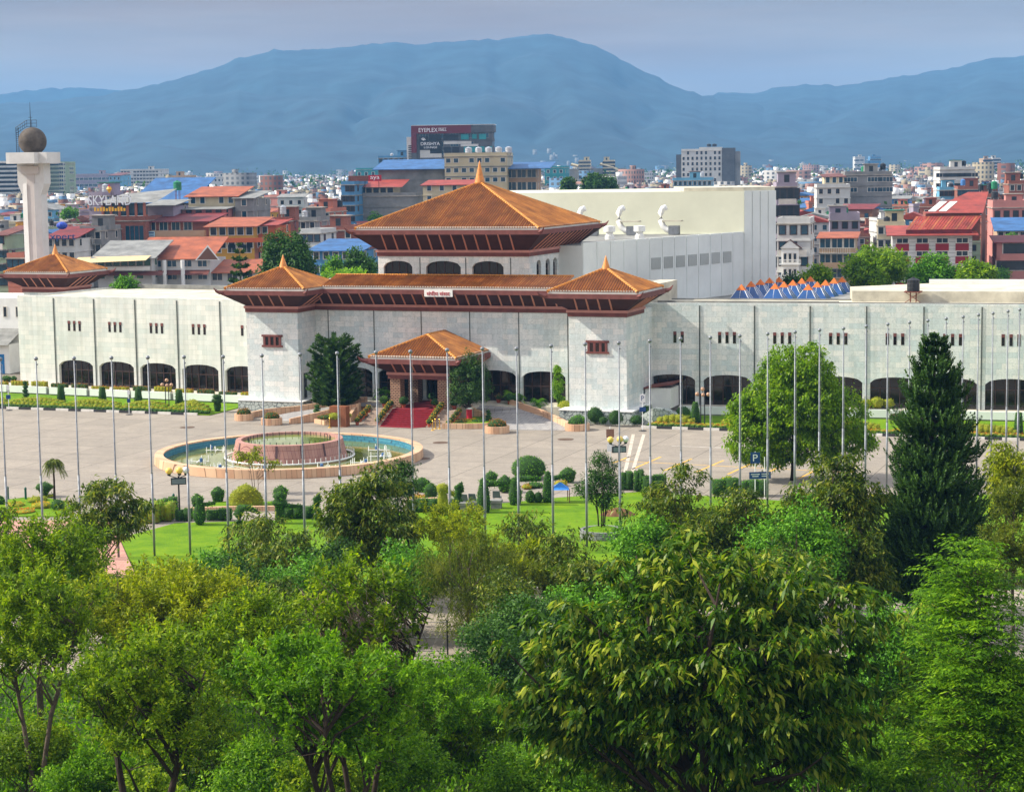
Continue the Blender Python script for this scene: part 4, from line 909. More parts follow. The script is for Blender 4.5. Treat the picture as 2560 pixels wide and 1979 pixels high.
topi('cone', c1(1195, 1058), 420, 275, 'yellow', 'wide golden tiered mound in front of the fountain', TG)
topi('dog', c1(1200, 1275), 330, 280, 'hedge', 'low animal shaped topiary leaning right before the golden mound', TG)
topi('pent', c1(1605, 985), 178, 180, 'hedge', 'pentagon topped bush right of the golden mound', TG)
topi('tiered', c1(1595, 1262), 200, 390, 'hedge', 'tall tiered topiary figure with straight arm to the right', TG, arm=(1.45, .56, .54, .18))
topi('sbend', c1(2035, 1225), 150, 310, 'hedge', 'leaning bottle shaped topiary at right end of the left hedge', TG)
for (x0, x1, y, w_, h_, leaf, l) in ((c1(370, 0)[0], c1(560, 0)[0], c1(0, 1232)[1], .6, .95, 'hedge', 'low clipped hedge left of the bird topiary'), (c1(735, 0)[0], c1(1020, 0)[0], c1(0, 1228)[1], .6, .9, 'hedge', 'low clipped hedge between bird and animal topiaries'), (c1(1640, 0)[0], c1(1985, 0)[0], c1(0, 1212)[1], .7, 1.0, 'hedge', 'low clipped hedge right of the tall tiered topiary figure'),
     (c4(185, 0)[0], c4(545, 0)[0], c4(0, 862)[1], .7, 1.05, 'hedge', 'low clipped hedge left of the golden vase topiary'), (c4(690, 0)[0], c4(800, 0)[0], c4(0, 840)[1], .6, 1.0, 'hedge', 'short clipped hedge right of the golden vase topiary'),
     (c5(560, 0)[0], c5(690, 0)[0], c5(0, 547)[1], 1.2, 1.5, 'hedge', 'square clipped hedge behind the magnolia tree'), (c5(705, 0)[0], c5(790, 0)[0], c5(0, 560)[1], 1.2, 1.75, 'hedge', 'narrow hedge with raised end right of the garden gap'), (c5(785, 0)[0], c5(1000, 0)[0], c5(0, 575)[1], 1.2, 1.45, 'hedge', 'clipped hedge with bare lower stems right of the garden gap'),
     (c5(1440, 0)[0], c5(1690, 0)[0], c5(0, 600)[1], 1.2, 1.35, 'hedge', 'long clipped hedge below the bay lines, left half'), (c5(1690, 0)[0], c5(1960, 0)[0], c5(0, 612)[1], 1.2, 1.3, 'hedge', 'long clipped hedge behind the parking sign'), (c5(1540, 0)[0], c5(1612, 0)[0], c5(0, 560)[1], .9, 1.2, 'yellow', 'small golden box shrub behind the long hedge'),
     (c1(205, 0)[0], c1(370, 0)[0], c1(0, 1128)[1], 1.2, 1.1, 'hedge', 'flat topped box hedge beside the single bollard'), (c1(-60, 0)[0], c1(170, 0)[0], c1(0, 1262)[1], 2.4, 1.5, 'lime', 'bright angular hedge by the pink paving, nearer one'), (c1(165, 0)[0], c1(320, 0)[0], c1(0, 1238)[1], 2.2, 1.3, 'lime', 'bright angular hedge joining the box hedge')):
    a = gnd(x0, y); b_ = gnd(x1, y); W = (b_ - a).length; b = MB(); b.mat(M_core); n = max(2, int(W / .8))
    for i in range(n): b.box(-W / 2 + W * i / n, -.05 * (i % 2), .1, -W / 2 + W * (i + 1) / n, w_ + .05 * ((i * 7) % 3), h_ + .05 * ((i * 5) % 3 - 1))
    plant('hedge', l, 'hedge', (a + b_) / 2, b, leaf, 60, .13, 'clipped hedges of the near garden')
topi('pent', c4(360, 612), 192, 180, 'hedge', 'rounded pentagon bush left of the gable bush, rear row', TG, sc=4.748)
topi('pent', c4(465, 712), 172, 215, 'hedge', 'pentagon topped bush just left of the golden vase topiary', TG, sc=4.748)
topi('vase', c4(605, 890), 150, 385, 'yellow', 'golden vase topiary standing on the lawn edge', TG, sc=4.748, arm=(.95, .78, .66, .22))
topi('sbend', c4(800, 832), 175, 325, 'hedge', 'curved handle shaped topiary right of the golden vase', TG, sc=4.748)
topi('column', c4(1090, 862), 165, 425, 'hedge', 'tall tapered topiary column left of the garden chairs gap', TG, sc=4.748, arm=(1.75, .84, .84, .26))
topi('pent', c4(1180, 520), 155, 160, 'hedge', 'pentagon bush behind the tall left topiary column', TG, sc=4.748)
topi('pent', c4(1340, 620), 180, 215, 'hedge', 'broad gable topped bush between the two topiary columns', TG, sc=4.748)
topi('column', c4(1465, 770), 160, 345, 'hedge', 'middle tapered topiary column with long clipped beam to the right', TG, sc=4.748, arm=(1.95, .93, .93, .24))
topi('dome', c4(1625, 455), 415, 270, 'hedge', 'large round bush with reddish shoots at the plaza edge', TG, sc=4.748)
topi('column', c4(1850, 745), 130, 390, 'hedge', 'right tapered topiary column beside the blue awning', TG, sc=4.748, arm=(1.6, .78, .86, .22))
topi('pent', c4(2090, 500), 195, 185, 'hedge', 'rounded pentagon bush left of the magnolia tree', TG, sc=4.748)
topi('dome', c4(1640, 745), 120, 155, 'hedge', 'small round bush left of the right topiary column', TG, sc=4.748); topi('dome', c4(1735, 745), 110, 135, 'dark', 'small dark bush touching the right topiary column', TG, sc=4.748)
topi('mush', c7(525, 195), 205, 178, 'hedge', 'bowl shaped topiary with onion top beside the palm', TG)
topi('dome', c7(5, 290), 110, 110, 'hedge', 'round bush cut by the left picture edge behind the flagpole', TG)
topi('dome', c7(680, 350), 160, 130, 'hedge', 'clipped bush at the palm foot behind the mango crown', TG)
# front lawn topiary
FG = 'topiary in the left front lawn'
topi('spiral', c6(305, 610), 95, 275, 'dark', 'dark spiral topiary before the blank end of the left wing', FG)
for (x, y, l) in ((720, 612, 'square tapered topiary before the first left wing arch'), (1205, 634, 'square tapered topiary before the second left wing arch'), (1625, 645, 'square tapered topiary before the third left wing arch')): topi('frustum', c6(x, y), 92, 225, 'dark', l, FG)
topi('frustum', z4(1140, 820), 52, 125, 'dark', 'square tapered topiary before the fourth left wing arch', FG, sc=2.5395)
topi('tiered', z4(1382, 838), 78, 115, 'dark', 'small teapot shaped topiary near the left stone plinth', FG, sc=2.5395)
topi('vase', z4(1200, 770), 55, 65, 'lime', 'small palm like shrub on the left terrace', FG, sc=2.5395)
topi('dome', z4(1222, 800), 85, 42, 'yellow', 'low golden cushion shrub before the left plinth', FG, sc=2.5395)
topi('mush', z4(1790, 822), 108, 105, 'yellow', 'golden parasol topiary before the left tower plinth', FG, sc=2.5395)
topi('spiral', z4(2015, 885), 66, 95, 'hedge', 'green spiral topiary by the left ramp wall', FG, sc=2.5395)
topi('pent', c6(78, 352), 115, 78, 'hedge', 'clipped pentagon bush beyond the left wing corner', FG); topi('pent', c6(165, 352), 70, 75, 'hedge', 'clipped bush touching the left wing corner', FG)
topi('mush', c3(1465, 975), 185, 225, 'yellow', 'golden urn topiary beside the right tower plinth', 'topiary right of the entrance')
topi('spiral', c3(570, 1030), 95, 165, 'hedge', 'small tiered conifer topiary at the right ramp bed', 'topiary right of the entrance')
topi('column', z6(190, 885), 62, 150, 'hedge', 'tall square topiary beside the right globe lamp', 'topiary in the right front lawn', sc=2.4267)
topi('dome', z6(118, 860), 95, 95, 'hedge', 'rounded clipped bush left of the right globe lamp', 'topiary in the right front lawn', sc=2.4267)
topi('frustum', z6(2150, 955), 62, 155, 'hedge', 'tall square topiary at the far right lawn', 'topiary in the right front lawn', sc=2.4267)
topi('frustum', z5(1975, 905), 75, 105, 'hedge', 'square clipped bush at the curved stone wall', 'topiary in the right front lawn', sc=2.5395)
topi('dome', z6(1395, 853), 60, 45, 'red', 'crimson leaved shrub left of the monkey puzzle tree', None, 'shrub', 'shrub', 2.4267)
# wavy golden hedges + flower rows
def wavy(lx0, lx1, ly, h, leaf, label, name='wavy_hedge', cat='hedge', group='wavy golden hedges', w_=1.1, dens=70, size=.12, wave=True):
    b = MB(); b.mat(M_core); n = max(6, int(abs(lx1 - lx0) / .6)); W = lx1 - lx0
    for i in range(n):
        z = h * (.62 + .38 * math.sin(math.pi * (i + .5) / n)) if wave else h * (.85 + .3 * ((i * 37) % 10) / 10)
        b.box(-W / 2 + W * i / n, 0, .08, -W / 2 + W * (i + 1) / n, w_, z)
    return plant(name, label, cat, loc2w((lx0 + lx1) / 2, ly, .08), b, leaf, dens, size, group, rz=TH)
wx = [-62, -55.4, -47.2, -39.4, -32.8, -27.4]
for i, nm in enumerate(('left of the spiral topiary', 'right of the spiral topiary', 'between first and second tapered topiary', 'between third tapered topiary and lamp', 'before the teapot topiary')):
    wavy(wx[i] + .5, wx[i + 1] - .5, -2.6, 1.05, 'yellow', 'low wavy golden hedge ' + nm)
wavy(-75, -26.6, -4.4, .38, 'hedge', 'low green edging strip along the left kerb', 'edging_hedge', 'hedge', 'edging strips', .6, 60, .12, False)
wavy(-75, -27, -3.6, .5, 'gold', 'row of yellow bedding flowers behind the left kerb', 'flower_row', 'flowers', 'rows of bedding flowers', .8, 40, .13, False)
wavy(-75, -27, -3.5, .62, 'lime', 'loose green bedding plants between the yellow flowers, left lawn', 'flower_row', 'flowers', 'rows of bedding flowers', .7, 22, .2, False)
for (a, b_, l) in ((27.2, 31.4, 'behind the right globe lamp'), (34.5, 41, 'left of the big round tree'), (43.5, 51.5, 'left of the monkey puzzle tree'), (57, 66, 'right of the monkey puzzle tree'), (67, 76, 'at the right picture edge')): wavy(a, b_, -1.2, 1.15, 'yellow', 'low wavy golden hedge ' + l)
wavy(26.6, 88, -2.6, .45, 'orange', 'row of orange bedding flowers behind the right kerb', 'flower_row', 'flowers', 'rows of bedding flowers', .9, 50, .13, False)
wavy(26.6, 88, -2.9, .35, 'hedge', 'low green edging strip along the right kerb', 'edging_hedge', 'hedge', 'edging strips', .4, 60, .12, False)
# planter flowers on the terraces
for i in range(7):
    q = ML @ Vector((-1.5 - i * 6.43 - 2.95, -2.75, 0)); 
    for j, (dx, ww, lf_) in enumerate(((-1.6, 2.3, ('mix', 'orange')[i % 2]), (1.4, 2.2, ('orange', 'mix', 'gold')[i % 3]))):
        b = MB(); b.mat(M_core)
        for k in range(5): b.box(-ww / 2 + ww * k / 5, -.25, 0, -ww / 2 + ww * (k + 1) / 5, .3, .45 + .12 * ((k * 3 + i) % 3))
        plant('flower_bed', '%s flowers in the %s left terrace planter from the tower, %s half' % ({'mix': 'mixed red and pink', 'orange': 'orange', 'gold': 'yellow'}[lf_], ORD[i], ('left', 'right')[j]), 'flowers', BM @ Vector((q.x + dx, q.y, 1.0)), b, lf_, 60, .13, 'flowers in the left terrace planters', rz=TH)
for i, (x, y, l) in enumerate(((1230, 800, 'fifth'), (1292, 800, 'sixth'), (1363, 802, 'seventh'), (1932, 812, 'first'), (1966, 813, 'second'), (2020, 815, 'third'), (2060, 817, 'fourth'), (2110, 820, 'eighth'))):
    p = at(*z6(x, y), 222); b = MB(); b.mat(M_core); r = (.8, .95, .8, .8, .6, .75, .95, .75)[i]; b.ball((0, 0, r * .7), r * .8, 10, 7, .8)
    nm = {'fifth': 'left of three', 'sixth': 'middle of three', 'seventh': 'right of three', 'first': 'leftmost of five', 'second': 'second of five', 'third': 'third of five', 'fourth': 'largest of five', 'eighth': 'rightmost of five'}[l]
    plant('ball_shrub', 'small golden ball shrub on right terrace, %s %s the monkey puzzle' % (nm, 'left of' if i < 3 else 'right of'), 'shrub', (p.x, p.y, 1.0), b, 'yellow', 80, .13, 'golden ball shrubs on the right terrace')
# left island bed with golden flowers and palm
sheet('flower_island', G2([(-40, 1262), (10, 1252), (60, 1245), (130, 1248), (168, 1256), (165, 1275), (140, 1292), (60, 1292), (-40, 1290)]), .09, M_grass, thick=.12)
for i, (x, y, ww, hh, lf_, l) in enumerate(((420, 265, 190, 75, 'yellow', 'golden cushion bush left of the palm foot'), (515, 245, 90, 55, 'yellow', 'small golden bush behind the flagpole by the palm'), (180, 310, 220, 50, 'gold', 'rear row of yellow marigolds in left island bed'), (490, 330, 240, 75, 'gold', 'yellow marigold clump right of the second flagpole'), (260, 385, 300, 50, 'orange', 'front row of orange marigolds in left island bed'), (590, 200, 90, 40, 'lime', 'pale clipped bush behind the palm'))):
    topi('dome', c7(x, y), ww, hh, lf_, l, 'flower clumps of the left island bed', 'flower_clump', 'flowers')
# ------------------------------------------------------------------ ramps, low walls, flower pots at the entrance
def lowwall(pts, h, w_, label, z0s=None):
    b = MB(); b.mat(M_sandst); n = len(pts)
    P = [Vector((p[0], p[1], 0)) for p in pts]
    o0 = P[0]; b.M = Matrix.Translation(-o0)
    for i in range(n - 1):
        d = (P[i + 1] - P[i]).normalized(); s = Vector((-d.y, d.x, 0)) * w_ / 2; z0, z1 = (z0s[i], z0s[i + 1]) if z0s else (0, 0)
        e = d * 0.0
        q = [P[i] - s, P[i + 1] - s + e, P[i + 1] + s + e, P[i] + s]
        b.add([(v.x, v.y, 0) for v in q] + [(q[0].x, q[0].y, z0 + h), (q[1].x, q[1].y, z1 + h), (q[2].x, q[2].y, z1 + h), (q[3].x, q[3].y, z0 + h)], [(0, 3, 2, 1), (4, 5, 6, 7), (0, 1, 5, 4), (1, 2, 6, 5), (2, 3, 7, 6), (3, 0, 4, 7)])
    o = b.build('low_wall'); o.location = o0; tag(o, label, 'wall'); return o
M_rpave = brickmat('ramp_paving', rgb(168, 164, 160), rgb(150, 148, 148), rgb(120, 116, 112), 0.9, 0.9, 0.03, 0.9, plane='floor', stain=0.15)
# right ramp: from the portico down to the plaza
def ramp(name, inner, outer, zs):
    b = MB(BI); b.mat(M_rpave)
    for i in range(len(inner) - 1):
        a, b2, c_, d = inner[i], inner[i + 1], outer[i + 1], outer[i]
        b.add([(a[0], a[1], zs[i]), (b2[0], b2[1], zs[i + 1]), (c_[0], c_[1], zs[i + 1]), (d[0], d[1], zs[i])], [(0, 1, 2, 3)])
    o = b.build(name, kind='structure'); o.matrix_world = BM; return o
def gz(px, py, z): return gnd(px, py, z).xy
zs = [1.5, 1.2, .7, .3, .02]
inR = [gz(*c3(380, 800), 1.5), gz(*c3(420, 850), 1.2), gz(*c3(500, 900), .7), gz(*c3(600, 985), .3), gz(*c3(690, 1095), .02)]
outR = [gz(*c3(820, 800), 1.5), gz(*c3(960, 850), 1.2), gz(*c3(1200, 930), .7), gz(*c3(1400, 1020), .3), gz(*c3(1560, 1105), .02)]
ramp('ramp', inR, outR, zs)
lowwall(outR, .62, .35, 'curved sandstone wall along the right edge of right ramp', zs)
lowwall([gz(*c3(350, 840), 1.3), gz(*c3(400, 890), .9), gz(*c3(500, 930), .5), gz(*c3(610, 1010), .2)], .55, .3, 'low sandstone wall between pine bed and right ramp', [1.2, .8, .4, .1])
lowwall([gz(*c3(30, 1085), 0), gz(*c3(300, 1088), 0), gz(*c3(500, 1085), 0), gz(*c3(600, 1082), 0)], .6, .3, 'front sandstone kerb wall of the pine bed right of stairs')
lowwall([gz(*c3(320, 860), 1.2), gz(*c3(210, 890), .8), gz(*c3(140, 950), .4)], .6, .35, 'sloping sandstone balustrade right of the entrance stairs', [1.2, .8, .4])
zl_ = [1.5, 1.3, .9, .45, .02]
inL = [gz(*c2(1130, 800), 1.5), gz(*c2(800, 830), 1.3), gz(*c2(560, 870), .9), gz(*c2(250, 930), .45), gz(*c2(20, 1000), .02)]
outL = [gz(*c2(930, 770), 1.5), gz(*c2(700, 800), 1.3), gz(*c2(440, 830), .9), gz(*c2(100, 880), .45), gz(*c2(-300, 960), .02)]
ramp('ramp', inL, outL, zl_)
lowwall(outL[:4] + [gz(*z4(1680, 855), .1), gz(*z4(1530, 885), 0)], .62, .35, 'long sandstone wall along the rear edge of left ramp', [1.5, 1.3, .9, .45, .15, 0])
lowwall([gz(*c2(830, 850), 1.2), gz(*c2(560, 900), .8), gz(*c2(320, 960), .4), gz(*c2(20, 1030), 0)], .6, .3, 'sandstone wall along the front edge of left ramp', [1.2, .8, .4, 0])
lowwall([gz(*c2(320, 1020), 0), gz(*c2(440, 1042), 0), gz(*c2(600, 1045), 0), gz(*c2(700, 1040), 0)], .5, .3, 'low sandstone kerb of the bed left of stairs')
lowwall([gz(*c2(840, 840), 1.2), gz(*c2(770, 920), .6), gz(*c2(720, 990), .2)], .6, .35, 'sloping sandstone balustrade left of the entrance stairs', [1.2, .7, .2])
# stone wing wall at the right tower plinth, white porch
b = MB(); b.mat(M_stone)
P_ = [w2loc(gnd(*z5(1940, 915))), w2loc(gnd(*z5(2010, 920))), w2loc(gnd(*z5(2090, 910))), w2loc(gnd(*z5(2170, 905)))]
for i in range(3):
    h_ = (1.0, 1.9, 1.6, .9); a, b2 = P_[i], P_[i + 1]; b.add([(a.x, a.y, 0), (b2.x, b2.y, 0), (b2.x + .2, b2.y + .8, 0), (a.x + .2, a.y + .8, 0), (a.x, a.y, h_[i]), (b2.x, b2.y, h_[i + 1]), (b2.x + .2, b2.y + .8, h_[i + 1]), (a.x + .2, a.y + .8, h_[i])], [(0, 1, 5, 4), (4, 5, 6, 7), (1, 2, 6, 5), (3, 0, 4, 7), (2, 3, 7, 6)])
o = b.build('stone_wall'); o.matrix_world = BM; tag(o, 'curved crazy stone wall right of the right tower plinth', 'wall')
t = thing('side_porch', 'small white porch with brown sloping roof at right tower foot', 'porch', loc2w(23.6, 8.3), TH)
b = MB(); b.mat(M_white).box(0, -1.5, 1.0, 3.0, 2.0, 3.3); b.build('wall', t); b = MB(); b.mat(M_purple).add([(-.1, -1.8, 3.15), (3.4, -1.8, 3.75), (3.4, 2, 3.75), (-.1, 2, 3.15), (-.1, -1.8, 3.35), (3.4, -1.8, 3.95), (3.4, 2, 3.95), (-.1, 2, 3.35)], [(0, 3, 2, 1), (4, 5, 6, 7), (0, 1, 5, 4), (1, 2, 6, 5), (2, 3, 7, 6), (3, 0, 4, 7)]); b.build('roof', t)
# flower pots
M_terra = mat('terracotta', rgb(170, 84, 58), .8, .2, 3.0)
POTN = {}
def pot(p, r, h, leaf, fh, label, z=0.0):
    t = thing('flower_pot', label, 'flower pot', (p[0], p[1], z), 0, 'flower pots around the entrance')
    b = MB(); b.mat(M_terra).lathe([(r * .7, 0), (r, h * .9), (r * 1.1, h * .9), (r * 1.1, h), (r * .8, h)], (0, 0), 10); b.build('pot', t)
    q = MB(); q.mat(M_core).ball((0, 0, h + fh * .42), fh * .55, 9, 6, .85); NTOP[0] += 1; leafy(q, 'foliage', t, LF[leaf], M_core, 90, .12, NTOP[0])
for i in range(7):
    f = i / 6; 
    pot(loc2w(-3.1, -8.2 + i * .62), .22, .35, 'gold', .62, 'orange marigold pot on carpet left edge of stairs, %s step from the bottom' % ORD[i], 1.5 * min(1, (i * .62 + .1) / 3.6))
    pot(loc2w(3.1, -8.2 + i * .62), .22, .35, 'gold', .62, 'orange marigold pot on carpet right edge of stairs, %s step from the bottom' % ORD[i], 1.5 * min(1, (i * .62 + .1) / 3.6))
    if i < 5:
        pot(loc2w(-5.5, -8.5 + i * .8), .22, .35, ('gold', 'orange')[i % 2], .6, 'flower pot along the outer left side of stairs, %s from the bottom' % ORD[i], .02 + .25 * i)
        pot(loc2w(5.5, -8.5 + i * .8), .22, .35, ('gold', 'mix')[i % 2], .6, 'flower pot along the outer right side of stairs, %s from the bottom' % ORD[i], .02 + .25 * i)
for (x, y, lf_, fh, l, z_) in ((-4.3, -3.6, 'lime', 1.0, 'leafy potted plant left of the left front portico column', 1.5), (-1.9, -3.6, 'dark', 1.0, 'dark potted palm right of the left front portico column', 1.5), (-0.5, 1.5, 'hedge', .8, 'potted plant inside the portico, left one', 1.5), (1.0, 1.5, 'hedge', .8, 'potted plant inside the portico, right one', 1.5), (1.9, -3.6, 'hedge', .8, 'potted plant left of the right front portico column', 1.5), (4.2, -3.4, 'hedge', .9, 'potted plant right of the right front portico column', 1.5), (8.8, 2.2, 'hedge', 1.0, 'leafy potted shrub before the third front arch', 1.5), (9.9, 2.0, 'hedge', 1.0, 'leafy potted shrub at the ramp wall beginning', 1.5), (7.0, 3.4, 'mix', .7, 'pink flower pot before the dark front arch', 1.5)):
    pot(loc2w(x, y), .28, .4, lf_, fh, l, z_)
for (px, py, r, lf_, l) in ((*c3(670, 1130), 1.35, 'mix', 'round sandstone planter with small pots at right ramp foot'), (*c3(1610, 1100), 1.35, 'hedge', 'round sandstone planter ending the right ramp wall'), (*c2(-190, 1035), 1.2, 'mix', 'round sandstone planter with red flowers ending the left ramp wall'), (*z4(1550, 888), 1.1, 'mix', 'round sandstone planter at the left end of ramp wall')):
    p = gnd(px, py); t = thing('stone_planter', l, 'planter', p); b = MB(); b.mat(M_sandst).lathe([(r, 0), (r, .75), (r * .8, .75), (r * .8, .6)], (0, 0), 24); b.build('rim', t)
    q = MB(); q.mat(M_core).ball((0, 0, .85), r * .75, 12, 6, .6); NTOP[0] += 1; leafy(q, 'foliage', t, LF[lf_], M_core, 70, .15, NTOP[0])
# shrubs in the right entrance bed, island beds
for i, (x, y, r, h, lf_, l) in enumerate(((965, 790, .95, 1.6, 'hedge', 'dark round shrub beside the ramp wall before third arch'), (1090, 815, 1.0, 1.5, 'dark', 'dark low shrub in the bed below the fourth arch'), (1215, 760, 1.1, 2.6, 'hedge', 'feathery tall shrub left of the columnar tree'), (1215, 880, .9, .7, 'gold', 'yellow flowers along the ramp wall'), (1100, 830, .8, .6, 'mix', 'pink and orange flowers along ramp wall'), (1820, 1000, .9, 1.6, 'dark', 'red flowering bush before the stone plinth'), (2060, 1025, .8, 1.5, 'dark', 'small tree like bush before the stone plinth'), (1915, 1020, .5, .7, 'dark', 'small bush before the stone plinth middle'), (1620, 1010, .75, .8, 'hedge', 'drooping plant over the round planter'), (2300, 1025, .7, .9, 'dark', 'dark shrub at the right end of plinth bed'))):
    p = gnd(*c3(x, y), .3); b = MB(); b.mat(M_core).lathe([(r * .5, 0), (r, h * .35), (r * .9, h * .65), (r * .4, h * .93), (.03, h)], (0, 0), 12); plant('shrub', l, 'shrub', p, b, lf_, 70, .16, 'shrubs right of the entrance')
for i, (x, y, r, h, lf_, l) in enumerate(((110, 1010, .8, .9, 'yellow', 'golden low shrub at the pine bed left end'), (230, 1025, .9, .45, 'mix', 'white and pink flowers at the pine bed front'), (360, 1010, 1.0, .4, 'gold', 'yellow flowers at the pine trunk foot'), (450, 1020, .8, .45, 'hedge', 'dark bedding plants at pine bed right end'), (130, 930, .8, .8, 'mix', 'pink flowers behind the pine bed balustrade'))):
    p = gnd(*c3(x, y), .2); b = MB(); b.mat(M_core).ball((0, 0, h * .4), r, 12, 6, h / r * .6); plant('flower_clump', l, 'flowers', p, b, lf_, 70, .14, 'flower clumps right of the stairs')
for i, (x, y, r, h, lf_, l) in enumerate(((560, 975, .8, .9, 'yellow', 'golden bush with round curl left of stairs'), (660, 960, .8, .6, 'yellow', 'golden low hedge left of stairs'), (440, 970, 1.0, .5, 'mix', 'mixed flowers in the bed left of the stairs'), (540, 905, .6, .7, 'orange', 'orange flowers at the dark conifer foot'), (360, 790, .8, .6, 'gold', 'yellow flowers on the wall left of the dark conifer'), (770, 730, .7, 1.0, 'lime', 'bright shrub right of the dark conifer'), (950, 690, .9, 1.6, 'dark', 'dark cycad before the first front arch'), (880, 600, 1.0, 2.2, 'dark', 'dark shrub in front of the first arch glass'))):
    p = gnd(*c2(x, y), .8); b = MB(); b.mat(M_core).ball((0, 0, h * .45), r, 12, 6, h / r * .5); plant('flower_clump', l, 'flowers' if lf_ in ('mix', 'orange', 'gold') else 'shrub', p, b, lf_, 70, .14, 'planting left of the stairs')
b = MB(); b.mat(M_grass)
bed = [w2loc(Vector((*gz(*c3(x, y), 0), 0))) for x, y in ((40, 1078), (600, 1075), (580, 1000), (400, 905), (330, 880), (180, 920))]
b.prism([(p.x, p.y) for p in bed], 0.0, .4); o = b.build('flower_island', kind='structure'); o.matrix_world = BM
# wooden lectern box, brass stanchions, umbrella like awning, chairs, stone blocks
b = MB(); b.mat(mat('varnished_wood', rgb(134, 80, 50), .6, .2)).box(-1.0, -.5, 0, 1.0, .5, 2.3); o = b.build('wooden_booth'); o.location = gnd(*c2(608, 1058)); o.rotation_euler = (0, 0, TH); tag(o, 'brown wooden guard booth at the left foot of the stairs', 'booth')
M_brass = mat('brass', rgb(214, 170, 70), .35, .1, 3, metal=.7)
for i, (x, y, l) in enumerate(((1697, 1105, 'brass stanchion post right of stairs, left of three'), (1728, 1085, 'brass stanchion post right of stairs, middle of three'), (1776, 1085, 'brass stanchion post right of stairs, right of three'), (490, 1072, 'brass stanchion post left of the wooden booth'))):
    b = MB(); b.mat(M_brass).lathe([(.22, 0), (.2, .05), (.05, .08), (.045, 1.0), (.08, 1.05), (.03, 1.12)], (0, 0), 10); o = b.build('stanchion'); o.location = gnd(*c2(x, y)); tag(o, l, 'stanchion', 'brass stanchions by the stairs')
M_chair = mat('grey_moulded_chair', rgb(104, 114, 122), .55, .1)
def chair(p, rz, label):
    t = thing('garden_chair', label, 'chair', p, rz, 'grey chairs in the garden gap'); b = MB(); b.mat(M_chair).box(-.34, -.3, .42, .34, .3, .5); b.build('seat', t); b = MB(); b.mat(M_chair).add([(-.34, .28, .5), (.34, .28, .5), (.3, .46, 1.05), (-.3, .46, 1.05), (-.34, .34, .5), (.34, .34, .5), (.3, .52, 1.05), (-.3, .52, 1.05)], [(0, 1, 2, 3), (5, 4, 7, 6), (0, 4, 5, 1), (3, 2, 6, 7), (0, 3, 7, 4), (1, 5, 6, 2)]); b.build('backrest', t)
    for x in (-.3, .3):
        for y in (-.26, .28): b = MB(); b.mat(M_steel).tube([(x, y, 0), (x, y, .44)], .025, 5); b.build('leg', t)
chair(gnd(*c4(875, 775)), R(160), 'grey garden chair beside the curved topiary, left of the pair'); chair(gnd(*c4(968, 768)), R(165), 'grey garden chair beside the tall column, right of the pair'); chair(gnd(*c4(1250, 735)), R(170), 'grey garden chair seen under the topiary arch')
for (x, y, l) in ((875, 842, 'grey square stone block in front of the left garden chair'), (968, 835, 'grey square stone block in front of the right garden chair'), (1240, 812, 'grey stone block below the topiary arch')):
    b = MB(); b.mat(M_concrete_d).lathe([(.58, 0), (.58, .5), (.66, .52), (.66, .75), (.5, .77)], (0, 0), 4, a0=R(35)); o = b.build('stone_block'); o.location = gnd(*c4(x, y)); tag(o, l, 'stone block', 'stone blocks by the chairs')
t = thing('blue_canopy', 'small blue canopy on posts behind the right topiary column', 'canopy', gnd(*c4(2000, 740)), .1)
b = MB(); b.mat(mat('blue_fabric', rgb(50, 130, 214), .7)).lathe([(1.05, 1.2), (.08, 1.75)], (0, 0), 4, a0=R(40)); b.build('canopy', t)
for x, y in ((-.7, -.6), (.7, -.6), (.7, .6), (-.7, .6)): b = MB(); b.mat(M_rust).tube([(x, y, 0), (x, y, 1.25)], .04, 5); b.build('post', t)
lowwall([gnd(*c4(170, 760)).xy, gnd(*c4(535, 740)).xy], .45, .35, 'low grey stone planter wall behind the left hedge'); lowwall([gnd(*c1(480, 1125)).xy, gnd(*c1(1000, 1110)).xy, gnd(*c1(1560, 1105)).xy], .4, .35, 'long low brick kerb wall below the golden mound')
sheet('flower_island', G2([c1(540, 1105), c1(1560, 1100), c1(1500, 1010), c1(900, 1010)]), .1, M_grass, thick=.12)
for i, (x, y, ww, hh, lf_, l) in enumerate(((310, 700, 250, 45, 'orange', 'orange flowers behind the low stone planter wall'), (2000, 540, 160, 60, 'gold', 'yellow flowers beside the right column'), (1600, 580, 120, 60, 'orange', 'orange flower clump behind the middle column'), (1690, 560, 220, 60, 'hedge', 'low green planting behind the middle column'), (230, 600, 160, 40, 'lime', 'pale shrub behind the left flagpole in the middle garden'))):
    topi('dome', c4(x, y), ww, hh, lf_, l, 'flower clumps in the middle garden', 'flower_clump', 'flowers', sc=4.748)
b = MB(); b.mat(mat('brown_earth', rgb(112, 78, 50), .95, .3, 2)).lathe([(1.5, 0), (.9, .35), (.3, .55), (.03, .6)], (0, 0), 14, sy=.7); o = b.build('earth_mound'); o.location = gnd(*c5(545, 775), .05); tag(o, 'small mound of brown earth on the lawn right of magnolia', 'earth mound')
